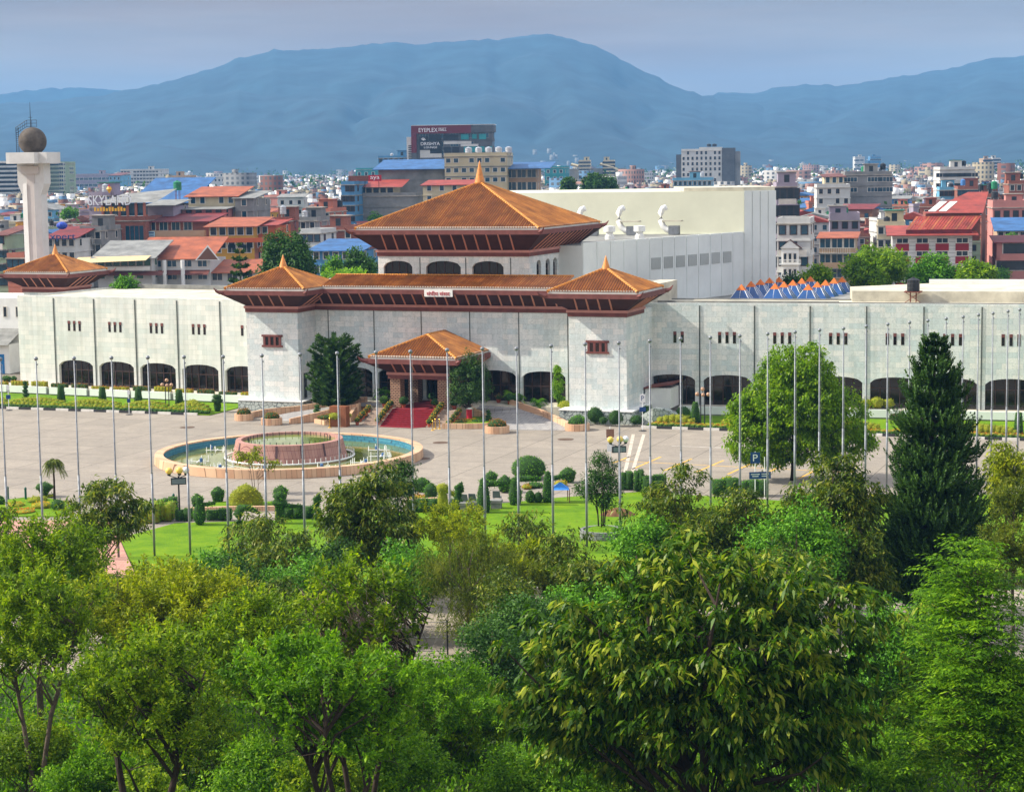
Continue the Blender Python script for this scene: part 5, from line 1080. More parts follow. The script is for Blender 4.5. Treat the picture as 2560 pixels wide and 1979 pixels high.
# ------------------------------------------------------------------ trees: tapered trunk, limbs, crown of separate leaves
def perp(d, rng):
    r = rng.normal(0, 1, 3); r -= d * r.dot(d); return r / (np.linalg.norm(r) + 1e-9)
def make_tree(name, label, cat, base, H, lobes, leaf, nclus, nleaf, LL, LW, cr, style='mango', trunk=(0.16, 0.45), bark=None, seed=0, nlimb=26, rz=0.0, group=None, shell=0.55, lean=(0, 0), stems=1, bare=0):
    """lobes: (x, y, z, rx, ry, rz) ellipsoids in metres that together make the uneven crown"""
    rng = np.random.default_rng(seed + 11); bark = bark or M_bark
    t = thing(name, label, cat, base, rz, group)
    vol = np.array([l[3] * l[4] * l[5] for l in lobes]) ** (2 / 3.0); pick = rng.choice(len(lobes), nclus, p=vol / vol.sum())
    d = unit(rng.normal(0, 1, (nclus, 3))); rad = (shell + (1 - shell) * rng.random((nclus, 1))) * np.where(rng.random((nclus, 1)) < .22, rng.uniform(.25, .9, (nclus, 1)), 1.0) * rng.uniform(.88, 1.1, (nclus, 1))
    LB = np.array(lobes)[pick]; C = LB[:, :3] + d * rad * LB[:, 3:]
    # clusters buried deep in another lobe are thinned, the rest keep gaps
    axis_top = np.array([lean[0], lean[1], H * .86])
    b = MB(); b.smooth = True; b.mat(bark)
    th = trunk[1] * H
    starts = []
    for s in range(stems):
        ox, oy = (0, 0) if stems == 1 else (math.cos(2.4 * s) * .25, math.sin(2.4 * s) * .25); ex = ox * H * .9; ey = oy * H * .9
        pts = [(ox, oy, -.05), (ox * 1.3 + lean[0] * .15, oy * 1.3 + lean[1] * .15, H * .2), (lean[0] * .4 + ex * .35 + rng.normal(0, .1), lean[1] * .4 + ey * .35 + rng.normal(0, .1), H * .45), (lean[0] * .75 + ex * .7 + rng.normal(0, .15), lean[1] * .75 + ey * .7 + rng.normal(0, .15), H * .68), (lean[0] + ex, lean[1] + ey, H * .88)]
        r_ = trunk[0] / math.sqrt(stems); b.tube(pts, [r_ * 1.25, r_, r_ * .78, r_ * .5, r_ * .16], 8); starts.append(np.array(pts))
    b.build('trunk', t)
    lb = MB(); lb.mat(bark)
    for i in range(min(nlimb, nclus)):
        c = C[i]; P = min(starts, key=lambda S: np.hypot(S[3][0] - c[0], S[3][1] - c[1])); zz = np.clip(c[2] - np.hypot(c[0] - P[3][0], c[1] - P[3][1]) * rng.uniform(.7, 1.3) - .3, th * .75, H * .84); f = np.clip(zz / (H * .88), 0, 1)
        k = min(3, int(f * 4)); u_ = f * 4 - k; s0 = P[k] * (1 - u_) + P[k + 1] * u_
        m1 = s0 * .6 + c * .4 + np.array([0, 0, .03 * np.linalg.norm(c - s0)]) + rng.normal(0, .12, 3); m2 = s0 * .25 + c * .75 + rng.normal(0, .1, 3); r_ = trunk[0] * rng.uniform(.28, .48) * (1 - .5 * f)
        lb.tube([s0, m1, m2, c], [r_, r_ * .7, r_ * .42, r_ * .15], 5, False)
        for _ in range(2):
            e = m2 + rng.normal(0, cr * 1.3, 3) + np.array([0, 0, .1]); lb.tube([m2, (m2 + e) / 2 + rng.normal(0, .08, 3), e], [r_ * .3, r_ * .2, r_ * .08], 4, False)
    if bare:
        lb.mat(M_twig)
        for i in range(bare):
            c = C[rng.integers(nclus)] * np.array([.9, .9, 1]); P = starts[rng.integers(stems)]; f_ = rng.random(); s0 = P[2] * f_ + P[3] * (1 - f_)
            pts = [s0, s0 * .6 + c * .4 + rng.normal(0, .25, 3), s0 * .3 + c * .7 + rng.normal(0, .25, 3), c + rng.normal(0, .3, 3)]; lb.tube(pts, [.035, .028, .02, .008], 4, False)
            for _ in range(4):
                e = pts[2] + rng.normal(0, .6, 3) + np.array([0, 0, .3]); lb.tube([pts[2], e], [.014, .005], 3, False)
    lb.build('limbs', t)
    n = nclus * nleaf; ci = np.repeat(np.arange(nclus), nleaf); out = unit(C - np.array([lean[0] * .6, lean[1] * .6, H * .45])); O = out[ci]
    rnd = rng.normal(0, 1, (n, 3)); k = rng.uniform(.65, 1.35, (nclus, 1))[ci]
    if style == 'mango':      # whorls of hanging leaves
        P = C[ci] + rnd * cr * np.array([.5, .5, .35]) * k; h = rng.uniform(0, 2 * math.pi, n); rd = np.stack([np.cos(h), np.sin(h), np.zeros(n)], 1)
        A = rd * rng.uniform(.35, 1.0, (n, 1)) + O * .35 + np.array([0, 0, -1.0]) * rng.uniform(.35, 1.5, (n, 1)); Nn = rd * .6 + np.array([0, 0, 1.0]) + rng.normal(0, .3, (n, 3)); fold = .1
    elif style == 'fine':     # airy sprays of small leaves along twigs
        tw = rng.normal(0, 1, (nclus, 3, 3)) * .55 + O.reshape(nclus, nleaf, 3)[:, :1] * .8; sel = rng.integers(0, 3, n); T = unit(tw[ci, sel]); al = rng.random((n, 1))
        P = C[ci] + T * (al - .25) * cr * 1.7 * k + rnd * cr * .16; A = T * .5 + rng.normal(0, .6, (n, 3)) + np.array([0, 0, -.1]); Nn = np.array([0, 0, 1.0]) + rng.normal(0, .55, (n, 3)); fold = .05
    elif style == 'pinnate':  # arching fronds with leaflets on both sides
        nf = 7; az = rng.uniform(0, 2 * math.pi, (nclus, nf)); fr = rng.integers(0, nf, n); h = az[ci, fr]; al = rng.random((n, 1)); rd = np.stack([np.cos(h), np.sin(h), np.zeros(n)], 1); sd_ = np.where(rng.random((n, 1)) < .5, 1, -1)
        P = C[ci] + rd * al * cr * 1.5 * k + O * al * cr * .5 + np.array([0, 0, 1.0]) * (al * .5 - al * al * .75) * cr
        A = np.cross(rd, np.array([0, 0, 1.0])) * sd_ * .9 + rd * .5 + np.array([0, 0, -.35]); Nn = np.array([0, 0, 1.0]) + rng.normal(0, .3, (n, 3)); fold = .04
    elif style == 'willow':   # fine hanging strands
        sx = rng.normal(0, .6, (nclus, 5, 2)); sel = rng.integers(0, 5, n); al = rng.random((n, 1)); off = sx[ci, sel]
        P = C[ci] + np.concatenate([off * cr * (.4 + .6 * al), -al * cr * 1.5 + .4 * cr], 1) + rnd * .05; A = np.concatenate([off * .5, -np.ones((n, 1))], 1) + rng.normal(0, .45, (n, 3)); Nn = rnd; fold = 0
    else:                     # 'dense': leaves facing outward from every clump
        dd = unit(rnd); P = C[ci] + dd * cr * k * np.cbrt(rng.uniform(.25, 1, (n, 1))); A = dd * .5 + rng.normal(0, .6, (n, 3)) + np.array([0, 0, -.25]); Nn = dd + O * .5 + np.array([0, 0, .5]) + rng.normal(0, .3, (n, 3)); fold = .06
    v, q = leaf_quads(P, A, Nn, LL * rng.uniform(.6, 1.3, n), LW * rng.uniform(.7, 1.25, n), fold)
    keep = v[:, 2].reshape(-1, 4).min(1) > .05
    me = npmesh('crown', v.reshape(-1, 4, 3)[keep].reshape(-1, 3), np.arange(keep.sum() * 4).reshape(-1, 4), LF[leaf] if isinstance(leaf, str) else leaf)
    link('crown', me, t); return t
def dome(w, h, z0, seed, n=6, d=None, spread=.55):
    """lobes for a rounded, uneven crown of width w and height h from z0"""
    r = random.Random(seed); d = d or w; L_ = [(0, 0, z0 + h * .52, w * .34, d * .34, h * .44)]
    for i in range(n):
        a = 2 * math.pi * (i + r.uniform(-.3, .3)) / n; f = r.uniform(.6, 1.0); zz = r.uniform(.22, .72)
        L_.append((math.cos(a) * w * .5 * spread * f, math.sin(a) * d * .5 * spread * f, z0 + h * zz, w * .5 * r.uniform(.38, .55), d * .5 * r.uniform(.38, .55), h * r.uniform(.2, .3)))
    L_.append((r.uniform(-.1, .1) * w, 0, z0 + h * .82, w * .22, d * .22, h * .2)); return L_
DD = lambda x, y: (x * D2S, y * D2S)
def dtree(cx, top, wid, Y, leaf, style, seed, label, h_crown=None, nclus=160, nleaf=40, LL=.25, LW=.1, cr=.5, name='tree', cat='tree', dep=None, nl=6, yshift=0.0, **kw):
    """cx, top, wid in the 2184-wide view of the photograph, Y the real distance"""
    p = at(*DD(cx, top), Y); H = p.z * 1.05; W = 1.26 * wid * D2S / ppm(Y); nclus = int(nclus * 1.35)
    if style == 'fine' and name == 'tree': nclus = int(nclus * .5); nleaf = int(nleaf * 1.7); LL *= 1.3; LW *= 1.3; cr *= .95
    hc = h_crown or H * .72
    return make_tree(name, label, cat, (p.x, Y, 0), H, dome(W, hc, H - hc, seed, nl, dep), leaf, nclus, nleaf, LL, LW, cr, style, seed=seed, **kw)
# -- behind and between the flagpoles
dtree(215, 1034, 215, 131, 'mango', 'mango', 1, 'round drooping mango-like tree left of the second flagpole, near the pink paving', 4.6, 150, 34, .42, .13, .5, trunk=(.13, .4), nlimb=30)
dtree(547, 1092, 180, 127, 'mango', 'mango', 2, 'thin airy young tree with olive leaves before the golden mound', 4.4, 75, 26, .38, .11, .5, trunk=(.09, .4), nlimb=30)
dtree(790, 1000, 222, 129, 'mango', 'mango', 3, 'dense dark drooping tree right of the fountain front', 7.6, 230, 40, .42, .15, .55, trunk=(.16, .3), nlimb=24)
dtree(850, 985, 90, 133, 'dark', 'mango', 4, 'dark feathery treetop behind the dense drooping tree', 4.0, 60, 36, .4, .07, .5, trunk=(.1, .3))
dtree(1005, 1140, 235, 117, 'willow', 'willow', 5, 'fine leaved bottlebrush tree with a grey green rounded crown', 6.0, 320, 90, .2, .035, .6, trunk=(.14, .2), nlimb=60, stems=3)
dtree(960, 1090, 190, 127, 'freshy', 'fine', 51, 'yellow green airy shrub tree in front of the golden vase', 3.2, 170, 60, .17, .06, .5, trunk=(.07, .2))
dtree(1118, 1085, 120, 128, 'mango', 'mango', 6, 'sparse thin tree with few leaf tufts in front of the middle garden', 3.4, 34, 24, .38, .11, .42, trunk=(.07, .3), nlimb=30)
dtree(1215, 1135, 170, 122, 'mango', 'mango', 7, 'small olive tree right of the sparse tree, before the magnolia planter', 5.0, 80, 32, .36, .11, .5, trunk=(.1, .3), nlimb=26)
dtree(1195, 1250, 150, 112, 'hedge', 'dense', 8, 'dark green leafy shrub tree beneath the small olive tree', 4.2, 120, 44, .2, .11, .5, trunk=(.1, .2))
dtree(1440, 992, 185, 125, 'mango', 'mango', 9, 'tall irregular olive tree in front of the long clipped hedge', 7.6, 120, 36, .40, .12, .5, trunk=(.14, .3), nlimb=30)
dtree(1590, 1045, 170, 121, 'mango', 'mango', 10, 'olive brown tree between the irregular tree and the tall mango', 6.5, 110, 40, .34, .11, .55, trunk=(.12, .25), nlimb=30)
dtree(1775, 970, 235, 119, 'mango', 'mango', 12, 'tall mango-like tree left of the monkey puzzle tree', 8.2, 210, 42, .40, .13, .55, trunk=(.16, .3), nlimb=34)
dtree(1700, 1080, 210, 114, 'hedge', 'dense', 13, 'dark mixed green tree below the tall mango-like tree', 6.5, 190, 46, .22, .12, .55, trunk=(.14, .25))
dtree(1555, 1085, 170, 126, 'fresh', 'dense', 14, 'bright green shrub at the lawn edge right of the irregular tree', 3.2, 120, 40, .2, .11, .45, trunk=(.08, .2))
dtree(2150, 950, 110, 128, 'freshy', 'mango', 15, 'pale yellowish tree at the right edge behind the monkey puzzle', 5.5, 90, 34, .36, .11, .5, trunk=(.1, .3), nlimb=26)
dtree(2165, 1045, 150, 112, 'willow', 'fine', 16, 'olive fine leaved tree at the right edge below the pale tree', 6.2, 260, 60, .17, .05, .55, trunk=(.12, .2))
# -- belt of trees along the road, closing the view below the lawn
for i, (cx, top, wid, Y, lf_, sty, l) in enumerate(((130, 1140, 260, 119, 'hedge', 'dense', 'green tree behind the airy tree at left, below the pink paving'), (250, 1235, 170, 112, 'mango', 'mango', 'olive tree left of the lit lawn corner, beyond the road'), (455, 1185, 130, 121, 'hedge', 'dense', 'small green tree at the left end of the lawn edge'), (610, 1140, 170, 122, 'mango', 'mango', 'olive tree right of the thin airy young tree'), (700, 1165, 180, 119, 'dark', 'dense', 'dark tree at the foot of the dense drooping tree, left'), (880, 1175, 190, 120, 'hedge', 'dense', 'green tree at the foot of the dense drooping tree, right'), (1105, 1170, 170, 123, 'freshy', 'fine', 'yellowish airy tree under the sparse thin tree'), (1255, 1195, 150, 118, 'mango', 'mango', 'olive tree below the magnolia planter'), (1385, 1110, 170, 122, 'hedge', 'dense', 'green tree left of the tall irregular olive tree'), (1500, 1100, 200, 120, 'mango', 'mango', 'broad olive tree right of the tall irregular olive tree'), (1640, 1095, 200, 122, 'hedge', 'dense', 'green tree beneath the parking sign'), (1830, 1120, 150, 117, 'mango', 'mango', 'olive tree touching the monkey puzzle tree from the left'), (1135, 1290, 220, 108, 'dark', 'dense', 'dark tree below the willowy crown, right side of the road'), (560, 1240, 220, 108, 'mango', 'mango', 'olive tree behind the lower centre foliage'))):
    dtree(cx, top, wid, Y, lf_, sty, 300 + i, l, None, 150, 44, .26 if sty == 'dense' else .36, .12, .5, trunk=(.11, .25), nlimb=26)
# -- magnolia in its round planter
p = gnd(*c5(400, 985), .05); t = thing('ring_planter', 'round grey block planter ring on the lawn holding the magnolia', 'planter', p); b = MB(); b.mat(brickmat('ring_blocks', rgb(150, 152, 150), rgb(118, 120, 120), rgb(84, 84, 84), .4, .4, .02, .9)).lathe([(1.75, 0), (1.75, .62), (1.5, .62), (1.5, .5)], (0, 0), 30); b.build('rim', t); b = MB(); b.mat(M_grass).lathe([(1.5, .5), (.9, .75), (.03, .85)], (0, 0), 20); b.build('grass_mound', t)
H_ = 6.1; make_tree('tree', 'dark glossy magnolia growing from the round block planter', 'tree', (p.x - .1, p.y, .75), H_, [(-.2, 0, 3.3, 1.5, 1.4, 1.3), (.3, 0, 4.4, 1.2, 1.1, 1.1), (-1.1, .2, 3.0, .9, .9, .8), (1.0, -.2, 3.4, .9, .9, .9), (.1, 0, 5.4, .7, .7, .7), (.6, 0, 2.2, .7, .7, .6)], 'dark', 150, 40, .22, .085, .42, 'dense', (.1, .2), M_barkd, 17, 34, stems=4)
# -- big round tree standing in the car park
p = gnd(*DD(1690, 1024)); k = ppm(p.y) / D2S; lw = [(x * 1.15 / k, 0, z * 1.08 / k, rx * 1.2 / k, rx / k * 1.15, rz * 1.2 / k) for x, z, rx, rz in ((10, 165, 88, 75), (-50, 130, 62, 55), (70, 130, 66, 60), (10, 225, 66, 46), (-70, 80, 48, 36), (90, 75, 52, 40), (20, 85, 70, 45), (130, 80, 26, 18), (-85, 135, 34, 34), (-45, 50, 36, 20))]
make_tree('tree', 'big bright green dome shaped tree standing in the right car park', 'tree', p, 262 / k, lw, 'ficus', 1150, 50, .32, .17, .55, 'mango', (.2, .25), M_barkd, 18, 60, shell=.75)
# -- trees at the entrance
def norfolk(name, label, base, H, Rb, leaf, seed, tiers, per, droop=.1, gap=.12, bark=None, up=.25, group=None, clear=.12, open_top=False, thick=.16, dens=90):
    """whorled conifer: every tier carries branches clothed in short needles"""
    rng = np.random.default_rng(seed); t = thing(name, label, 'tree', base, 0, group); b = MB(); b.smooth = True; b.mat(bark or M_barkd).tube([(0, 0, -.05), (0, 0, H * .5), (0, 0, H)], [H * .02, H * .014, .02], 8); b.build('trunk', t)
    lb = MB(); lb.mat(bark or M_barkd); Ps = []; As = []; Ns = []
    for i in range(tiers):
        f = i / (tiers - 1); z = H * (clear + (1 - clear) * f ** .95); rr_ = Rb * ((1 - f) ** .8 * .95 + .06) if not open_top else Rb * (.55 + .45 * math.sin(math.pi * min(1, f * .62 + .28))); n = max(4, int(per * (1 - .5 * f)))
        a0 = rng.uniform(0, 6)
        for k in range(n):
            a = a0 + 2 * math.pi * (k + rng.uniform(-.2, .2)) / n; rl = rr_ * rng.uniform(.8, 1.12); dr = np.array([math.cos(a), math.sin(a), 0]); pts = [np.array([0, 0, z]) + dr * rl * s_ + np.array([0, 0, rl * (-droop * math.sin(s_ * 2.2) + up * s_ ** 2.2 * (1 if s_ > .3 else 0))]) for s_ in (0, .35, .7, 1)]
            lb.tube(pts, [.05, .035, .022, .01], 4, False); m = int(max(14, rl * dens)); al = rng.random(m) ** .75; idx = np.minimum(2, (al * 3).astype(int)); u_ = (al * 3 - idx)[:, None]; PA = np.array(pts); q = PA[idx] * (1 - u_) + PA[idx + 1] * u_; tg = unit(PA[idx + 1] - PA[idx]); rn = rng.normal(0, 1, (m, 3)); rn -= tg * (rn * tg).sum(1, keepdims=True); rn = unit(rn) * np.array([1, 1, .7])
            Ps.append(q + rn * .03); As.append(rn + tg * .75 + np.array([0, 0, .2])); Ns.append(tg + rng.normal(0, .3, (m, 3)))
    lb.build('limbs', t); P = np.concatenate(Ps); A = np.concatenate(As); Nn = np.concatenate(Ns)
    v, q = leaf_quads(P, A, Nn, thick * 1.6 * rng.uniform(.7, 1.3, len(P)), thick * .5); link('crown', npmesh('crown', v, q, LF[leaf]), t); return t
norfolk('conifer', 'dark spreading conifer at the left of the entrance portico', gnd(*c2(560, 890), .6), 8.4, 3.1, 'conifer', 21, 17, 12, up=.32, open_top=True, thick=.24, dens=70)
p = gnd(*c3(345, 985), .4); make_tree('conifer', 'dark bushy pine with red and white painted trunk right of the portico', 'tree', p, 8.0, [(0, 0, 4.4, 2.1, 2.0, 2.2), (-.9, 0, 3.2, 1.4, 1.4, 1.3), (1.0, 0, 3.4, 1.4, 1.4, 1.3), (.1, 0, 6.2, 1.2, 1.2, 1.1), (-.9, 0, 5.6, 1.0, 1.0, .9), (1.2, 0, 5.4, 1.1, 1.1, 1.0), (0, 0, 7.4, .5, .5, .7)], 'conifer', 260, 44, .3, .09, .42, 'dense', (.2, .2), M_barkd, 22, 30, shell=.8)
b = MB(); b.mat(M_red).lathe([(.33, 0.02), (.32, 1.25)], (0, 0), 12); b.mat(M_white).lathe([(.325, 1.25), (.32, 1.45)], (0, 0), 12); o = b.build('trunk_paint'); o.parent = [x for x in COL.objects if x.get('label', '').startswith('dark bushy pine')][0]
p = gnd(*c3(1385, 860), 1.0); make_tree('columnar_tree', 'narrow yellow green columnar tree before the last front arch', 'tree', p, 5.2, [(0, 0, 1.9, .62, .6, 1.0), (0, 0, 3.2, .58, .55, 1.0), (.1, 0, 4.3, .36, .36, .7), (-.1, 0, 4.6, .3, .3, .5)], 'lime', 90, 44, .3, .08, .25, 'mango', (.08, .25), M_barkd, 23, 10, shell=.7)
# palms
def palm(name, label, base, H, fr, nf, leaf, seed, stemr=.1, droop=1.0, flare=1.0):
    rng = np.random.default_rng(seed); t = thing(name, label, 'palm', base); b = MB(); b.smooth = True; b.mat(M_barkd).tube([(0, 0, 0), (0, 0, .35), (.03, 0, H * .5), (0, 0, H)], [stemr * 2.2 * flare, stemr * 1.3, stemr, stemr * .8], 8); b.build('trunk', t)
    Ps = []; As = []; Ns = []
    for i in range(nf):
        a = rng.uniform(0, 6.28); e = rng.uniform(.1, 1.0); m = 60; al = np.linspace(.05, 1, m)[:, None]; dr = np.array([math.cos(a), math.sin(a), 0]); l = fr * rng.uniform(.8, 1.1)
        q = np.array([0, 0, H]) + dr * al * l * (1 - .25 * e) + np.array([0, 0, 1]) * l * (al * e * 1.1 - al * al * droop * (1 - .1 * e)); sg = np.where(np.arange(m) % 2 == 0, 1, -1)[:, None]
        Ps.append(q); As.append(np.cross(dr, [0, 0, 1]) * sg * .7 + dr * .5 + np.array([0, 0, -.5 * droop])); Ns.append(np.array([0, 0, 1.0]) + rng.normal(0, .2, (m, 3)))
    P = np.concatenate(Ps); v, q = leaf_quads(P, np.concatenate(As), np.concatenate(Ns), fr * .32, fr * .035); link('crown', npmesh('crown', v, q, LF[leaf]), t); return t
palm('palm', 'slender ponytail palm with drooping pale tuft on left island bed', gnd(*c7(640, 245)), 3.5, 1.15, 46, 'willow', 31, .09, 1.35, 1.3)
palm('palm', 'bright green cycad palm on the terrace before the third front arch', loc2w(8.9, 3.4, 1.5), .9, 1.5, 26, 'lime', 32, .2, .75)
palm('palm', 'dark cycad palm before the first front arch left of the portico', loc2w(-7.2, 3.2, 1.5), .9, 1.5, 24, 'hedge', 33, .2, .8)
palm('palm', 'fan of palm leaves in the bed left of columnar tree', loc2w(12.2, 2.0, 1.2), .8, 1.2, 22, 'hedge', 34, .15, .8)
make_tree('small_tree', 'small thin tree with pale tufts growing behind the golden mound', 'tree', gnd(*c1(1300, 905)), 4.1, [(0, 0, 3.2, 1.1, 1.0, .7), (-1.1, 0, 3.4, .9, .8, .5), (1.4, 0, 2.7, .8, .7, .4), (.3, 0, 3.8, .7, .7, .4)], 'freshy', 46, 22, .28, .12, .32, 'mango', (.05, .2), M_bark, 35, 40, stems=3)
# -- monkey puzzle: long arching rope branches in whorls
def araucaria(label, base, H, Rb, seed):
    rng = np.random.default_rng(seed); t = thing('monkey_puzzle_tree', label, 'tree', base); b = MB(); b.smooth = True; b.mat(M_barkd).tube([(0, 0, -.05), (0, 0, H * .5), (0, 0, H)], [.32, .2, .03], 8); b.build('trunk', t)
    Ps = []; As = []; Ns = []; lb = MB(); lb.mat(M_barkd); tiers = 27
    for i in range(tiers):
        f = i / (tiers - 1); z = H * (.1 + .88 * f ** .82); rr_ = Rb * min(1.0, (1.01 - f) ** .6) * (.9 + .1 * math.sin(i * 2.1)); n = max(5, int(13 - 6 * f)); a0 = rng.uniform(0, 6)
        for k in range(n):
            a = a0 + 2 * math.pi * (k + rng.uniform(-.25, .25)) / n; rl = rr_ * rng.uniform(.6, 1.16); dr = np.array([math.cos(a), math.sin(a), 0]); sd_ = np.cross(dr, [0, 0, 1])
            tip = np.array([0, 0, z]) + dr * rl * .55 + np.array([0, 0, rl * .1]); lb.tube([(0, 0, z - rl * .05), tip], [.06, .03], 4, False)
            # a brush of curved ropes at the branch end
            for j in range(max(9, int(17 * (1 - .4 * f)))):
                ang = rng.uniform(-1.5, 1.5); l = rl * rng.uniform(.34, .66); d0 = dr * math.cos(ang) + sd_ * math.sin(ang) * .9; s0 = tip + (np.array([0, 0, z]) - tip) * rng.uniform(-.1, .35); m = int(15 * l / .9) + 10; al = np.linspace(0, 1, m)[:, None]
                q = s0 + d0 * al * l + np.array([0, 0, 1]) * l * (-.55 * al * (1 - al) * 1.6 - al * rng.uniform(.0, .5) + .38 * al ** 3 + al * max(0, f - .5) * 1.7); tg = np.gradient(q, axis=0); tg = unit(tg); rn = rng.normal(0, 1, (m, 3)); rn -= tg * (rn * tg).sum(1, keepdims=True); rn = unit(rn)
                Ps.append(q); As.append(tg * .9 + rn * .7); Ns.append(rn); Ps.append(q); As.append(tg * .9 - rn * .7); Ns.append(-rn)
    lb.build('limbs', t); P = np.concatenate(Ps); v, q = leaf_quads(P, np.concatenate(As), np.concatenate(Ns), .19, .10); link('crown', npmesh('crown', v, q, LF['conifer']), t)
p = at(*DD(1993, 694), 122); araucaria('tall dark monkey puzzle conifer with drooping rope branches, right side', (p.x, p.y, 0), p.z * .98, 4.4, 41)
# -- foreground trees below the viewpoint
dtree(-30, 1085, 150, 112, 'mango', 'mango', 60, 'dark drooping tree cut by the left picture edge', 5.5, 90, 34, .4, .13, .5, trunk=(.12, .3))
dtree(70, 1120, 330, 100, 'fresh', 'fine', 61, 'airy bright green tree at left edge below the island bed', 6.0, 420, 62, .19, .075, .62, trunk=(.17, .3), nlimb=70)
dtree(60, 1260, 300, 86, 'fresh', 'fine', 62, 'tall thin stemmed tree at far left with forked dark trunk', 4.6, 260, 60, .18, .07, .6, trunk=(.17, .5), nlimb=60, stems=2)
dtree(365, 1228, 400, 94, 'freshy', 'fine', 63, 'wide yellow green airy tree left of centre', 5.4, 560, 62, .18, .07, .62, trunk=(.19, .3), nlimb=80)
dtree(575, 1300, 330, 84, 'fresh', 'fine', 64, 'bright green airy tree below the thin olive tree', 4.8, 420, 60, .18, .075, .6, trunk=(.17, .3), nlimb=70)
dtree(755, 1222, 250, 76, 'fresh', 'fine', 65, 'tree with a leafy crown and many bare grey twigs, centre foreground', 6.6, 190, 56, .18, .08, .55, trunk=(.17, .4), nlimb=110, bark=M_barkd, bare=150, shell=.88, stems=2)
dtree(285, 1385, 330, 72, 'fresh', 'fine', 66, 'dark stemmed tree with V shaped trunk at lower left', 4.4, 260, 58, .17, .07, .55, trunk=(.26, .45), nlimb=60, bark=M_barkd, stems=2)
dtree(700, 1395, 400, 71, 'neem', 'fine', 67, 'bright green tree with dark multi stemmed trunk at lower centre', 4.4, 330, 58, .17, .07, .55, trunk=(.26, .4), nlimb=80, bark=M_barkd, stems=3, shell=.7)
dtree(1500, 1148, 800, 76, 'big', 'mango', 68, 'huge broad leaved tree with golden shoots filling the lower right', 13.6, 720, 38, .50, .15, .40, trunk=(.34, .2), nlimb=90, bark=M_barkd, stems=3, nl=11, dep=9.5, shell=.72)
dtree(1050, 1330, 250, 104, 'dark', 'dense', 69, 'dark green dense tree behind the lower centre foliage', 5.5, 200, 50, .22, .12, .55, trunk=(.14, .25))
dtree(960, 1410, 260, 92, 'neem', 'fine', 70, 'feathery light green young tree right of the bare twig tree', 5.0, 240, 54, .17, .06, .5, trunk=(.1, .2))
dtree(2095, 1195, 300, 72, 'neem', 'pinnate', 71, 'bright green neem tree with feathery leaves at the right edge', 9.6, 700, 70, .22, .065, .6, trunk=(.2, .2), nlimb=50, shell=.7)
dtree(1890, 1290, 190, 98, 'hedge', 'dense', 72, 'blue green leafy tree beneath the monkey puzzle tree', 7.0, 260, 54, .2, .11, .55, trunk=(.16, .25))
dtree(1990, 1290, 150, 104, 'dark', 'dense', 73, 'dark tree between monkey puzzle foot and neem tree', 7.0, 170, 50, .22, .12, .55, trunk=(.14, .25))
dtree(640, 1190, 190, 112, 'hedge', 'dense', 74, 'mid green tree behind the bare twig tree, left side', 4.6, 170, 48, .2, .11, .5, trunk=(.12, .25))
dtree(500, 1200, 200, 110, 'dark', 'dense', 75, 'dark olive tree left of the mid green tree, beyond the road', 4.4, 150, 48, .22, .11, .5, trunk=(.12, .25))
dtree(1330, 1230, 190, 108, 'hedge', 'dense', 76, 'leafy green tree behind the left shoulder of the huge tree', 5.5, 170, 48, .22, .12, .5, trunk=(.12, .25))
dtree(1080, 1225, 190, 113, 'mango', 'dense', 77, 'grey green tree right of the bottlebrush tree', 4.6, 150, 46, .22, .1, .5, trunk=(.12, .25))
dtree(1650, 1180, 260, 106, 'mango', 'dense', 78, 'olive tree behind the crown of the huge tree, right shoulder', 6.0, 210, 48, .24, .11, .55, trunk=(.14, .25))
# undergrowth bushes filling the lower edge
for i, (cx, top, wid, Y, lf_, l) in enumerate(((60, 1520, 260, 62, 'fresh', 'leafy bush at the lower left corner'), (190, 1590, 220, 58, 'neem', 'bright bush along the bottom edge below the V trunk'), (400, 1500, 300, 64, 'fresh', 'green bush right of V trunk tree, bottom left'), (560, 1560, 260, 58, 'neem', 'bright low bush at the bottom, left of centre'), (830, 1560, 300, 60, 'neem', 'bright bush at the bottom, below the bare twig tree'), (980, 1500, 260, 66, 'fresh', 'bush at the bottom left of the huge tree'), (1150, 1580, 300, 60, 'neem', 'glowing green bush under the left limb of the huge tree'), (1350, 1600, 300, 62, 'fresh', 'green bush under the trunk of huge tree'), (1600, 1590, 330, 62, 'neem', 'green bush under the right limb of the huge tree'), (1850, 1540, 300, 62, 'neem', 'green bush between the huge tree and neem, bottom'), (2080, 1500, 280, 60, 'fresh', 'green bush at the lower right corner'), (1730, 1400, 260, 84, 'hedge', 'dark bush behind the huge tree, right of its middle'), (1230, 1420, 200, 88, 'dark', 'dark bush behind the left side of huge tree'), (700, 1600, 200, 56, 'fresh', 'small bush at the bottom between dark stems'), (330, 1640, 200, 55, 'fresh', 'small bush at the bottom edge right of V trunk'))):
    dtree(cx, top + 25, wid * .9, Y * 1.42 if Y < 80 else Y, lf_, 'fine' if i % 3 else 'dense', 100 + i, l, None, 190, 56, .2, .09, .48, name='bush', cat='bush', trunk=(.08, .1), nlimb=20, stems=3)
# undergrowth carpet
rng = np.random.default_rng(77); n = 130000; X = rng.uniform(-1, 1, n); Yy = rng.uniform(56, 111, n); X = X * Yy * .36; hgt = fbm(X / 3, Yy / 3, 3, 5) * 1.6
P = np.stack([X, Yy, hgt * rng.random(n)], 1); v, q = leaf_quads(P, rng.normal(0, .6, (n, 3)) + np.array([0, 0, .8]), rng.normal(0, 1, (n, 3)), .30, .14); o = link('undergrowth', npmesh('undergrowth', v, q, LF['neem'])); o['kind'] = 'stuff'; o['label'] = 'low green undergrowth covering the slope under the foreground trees'
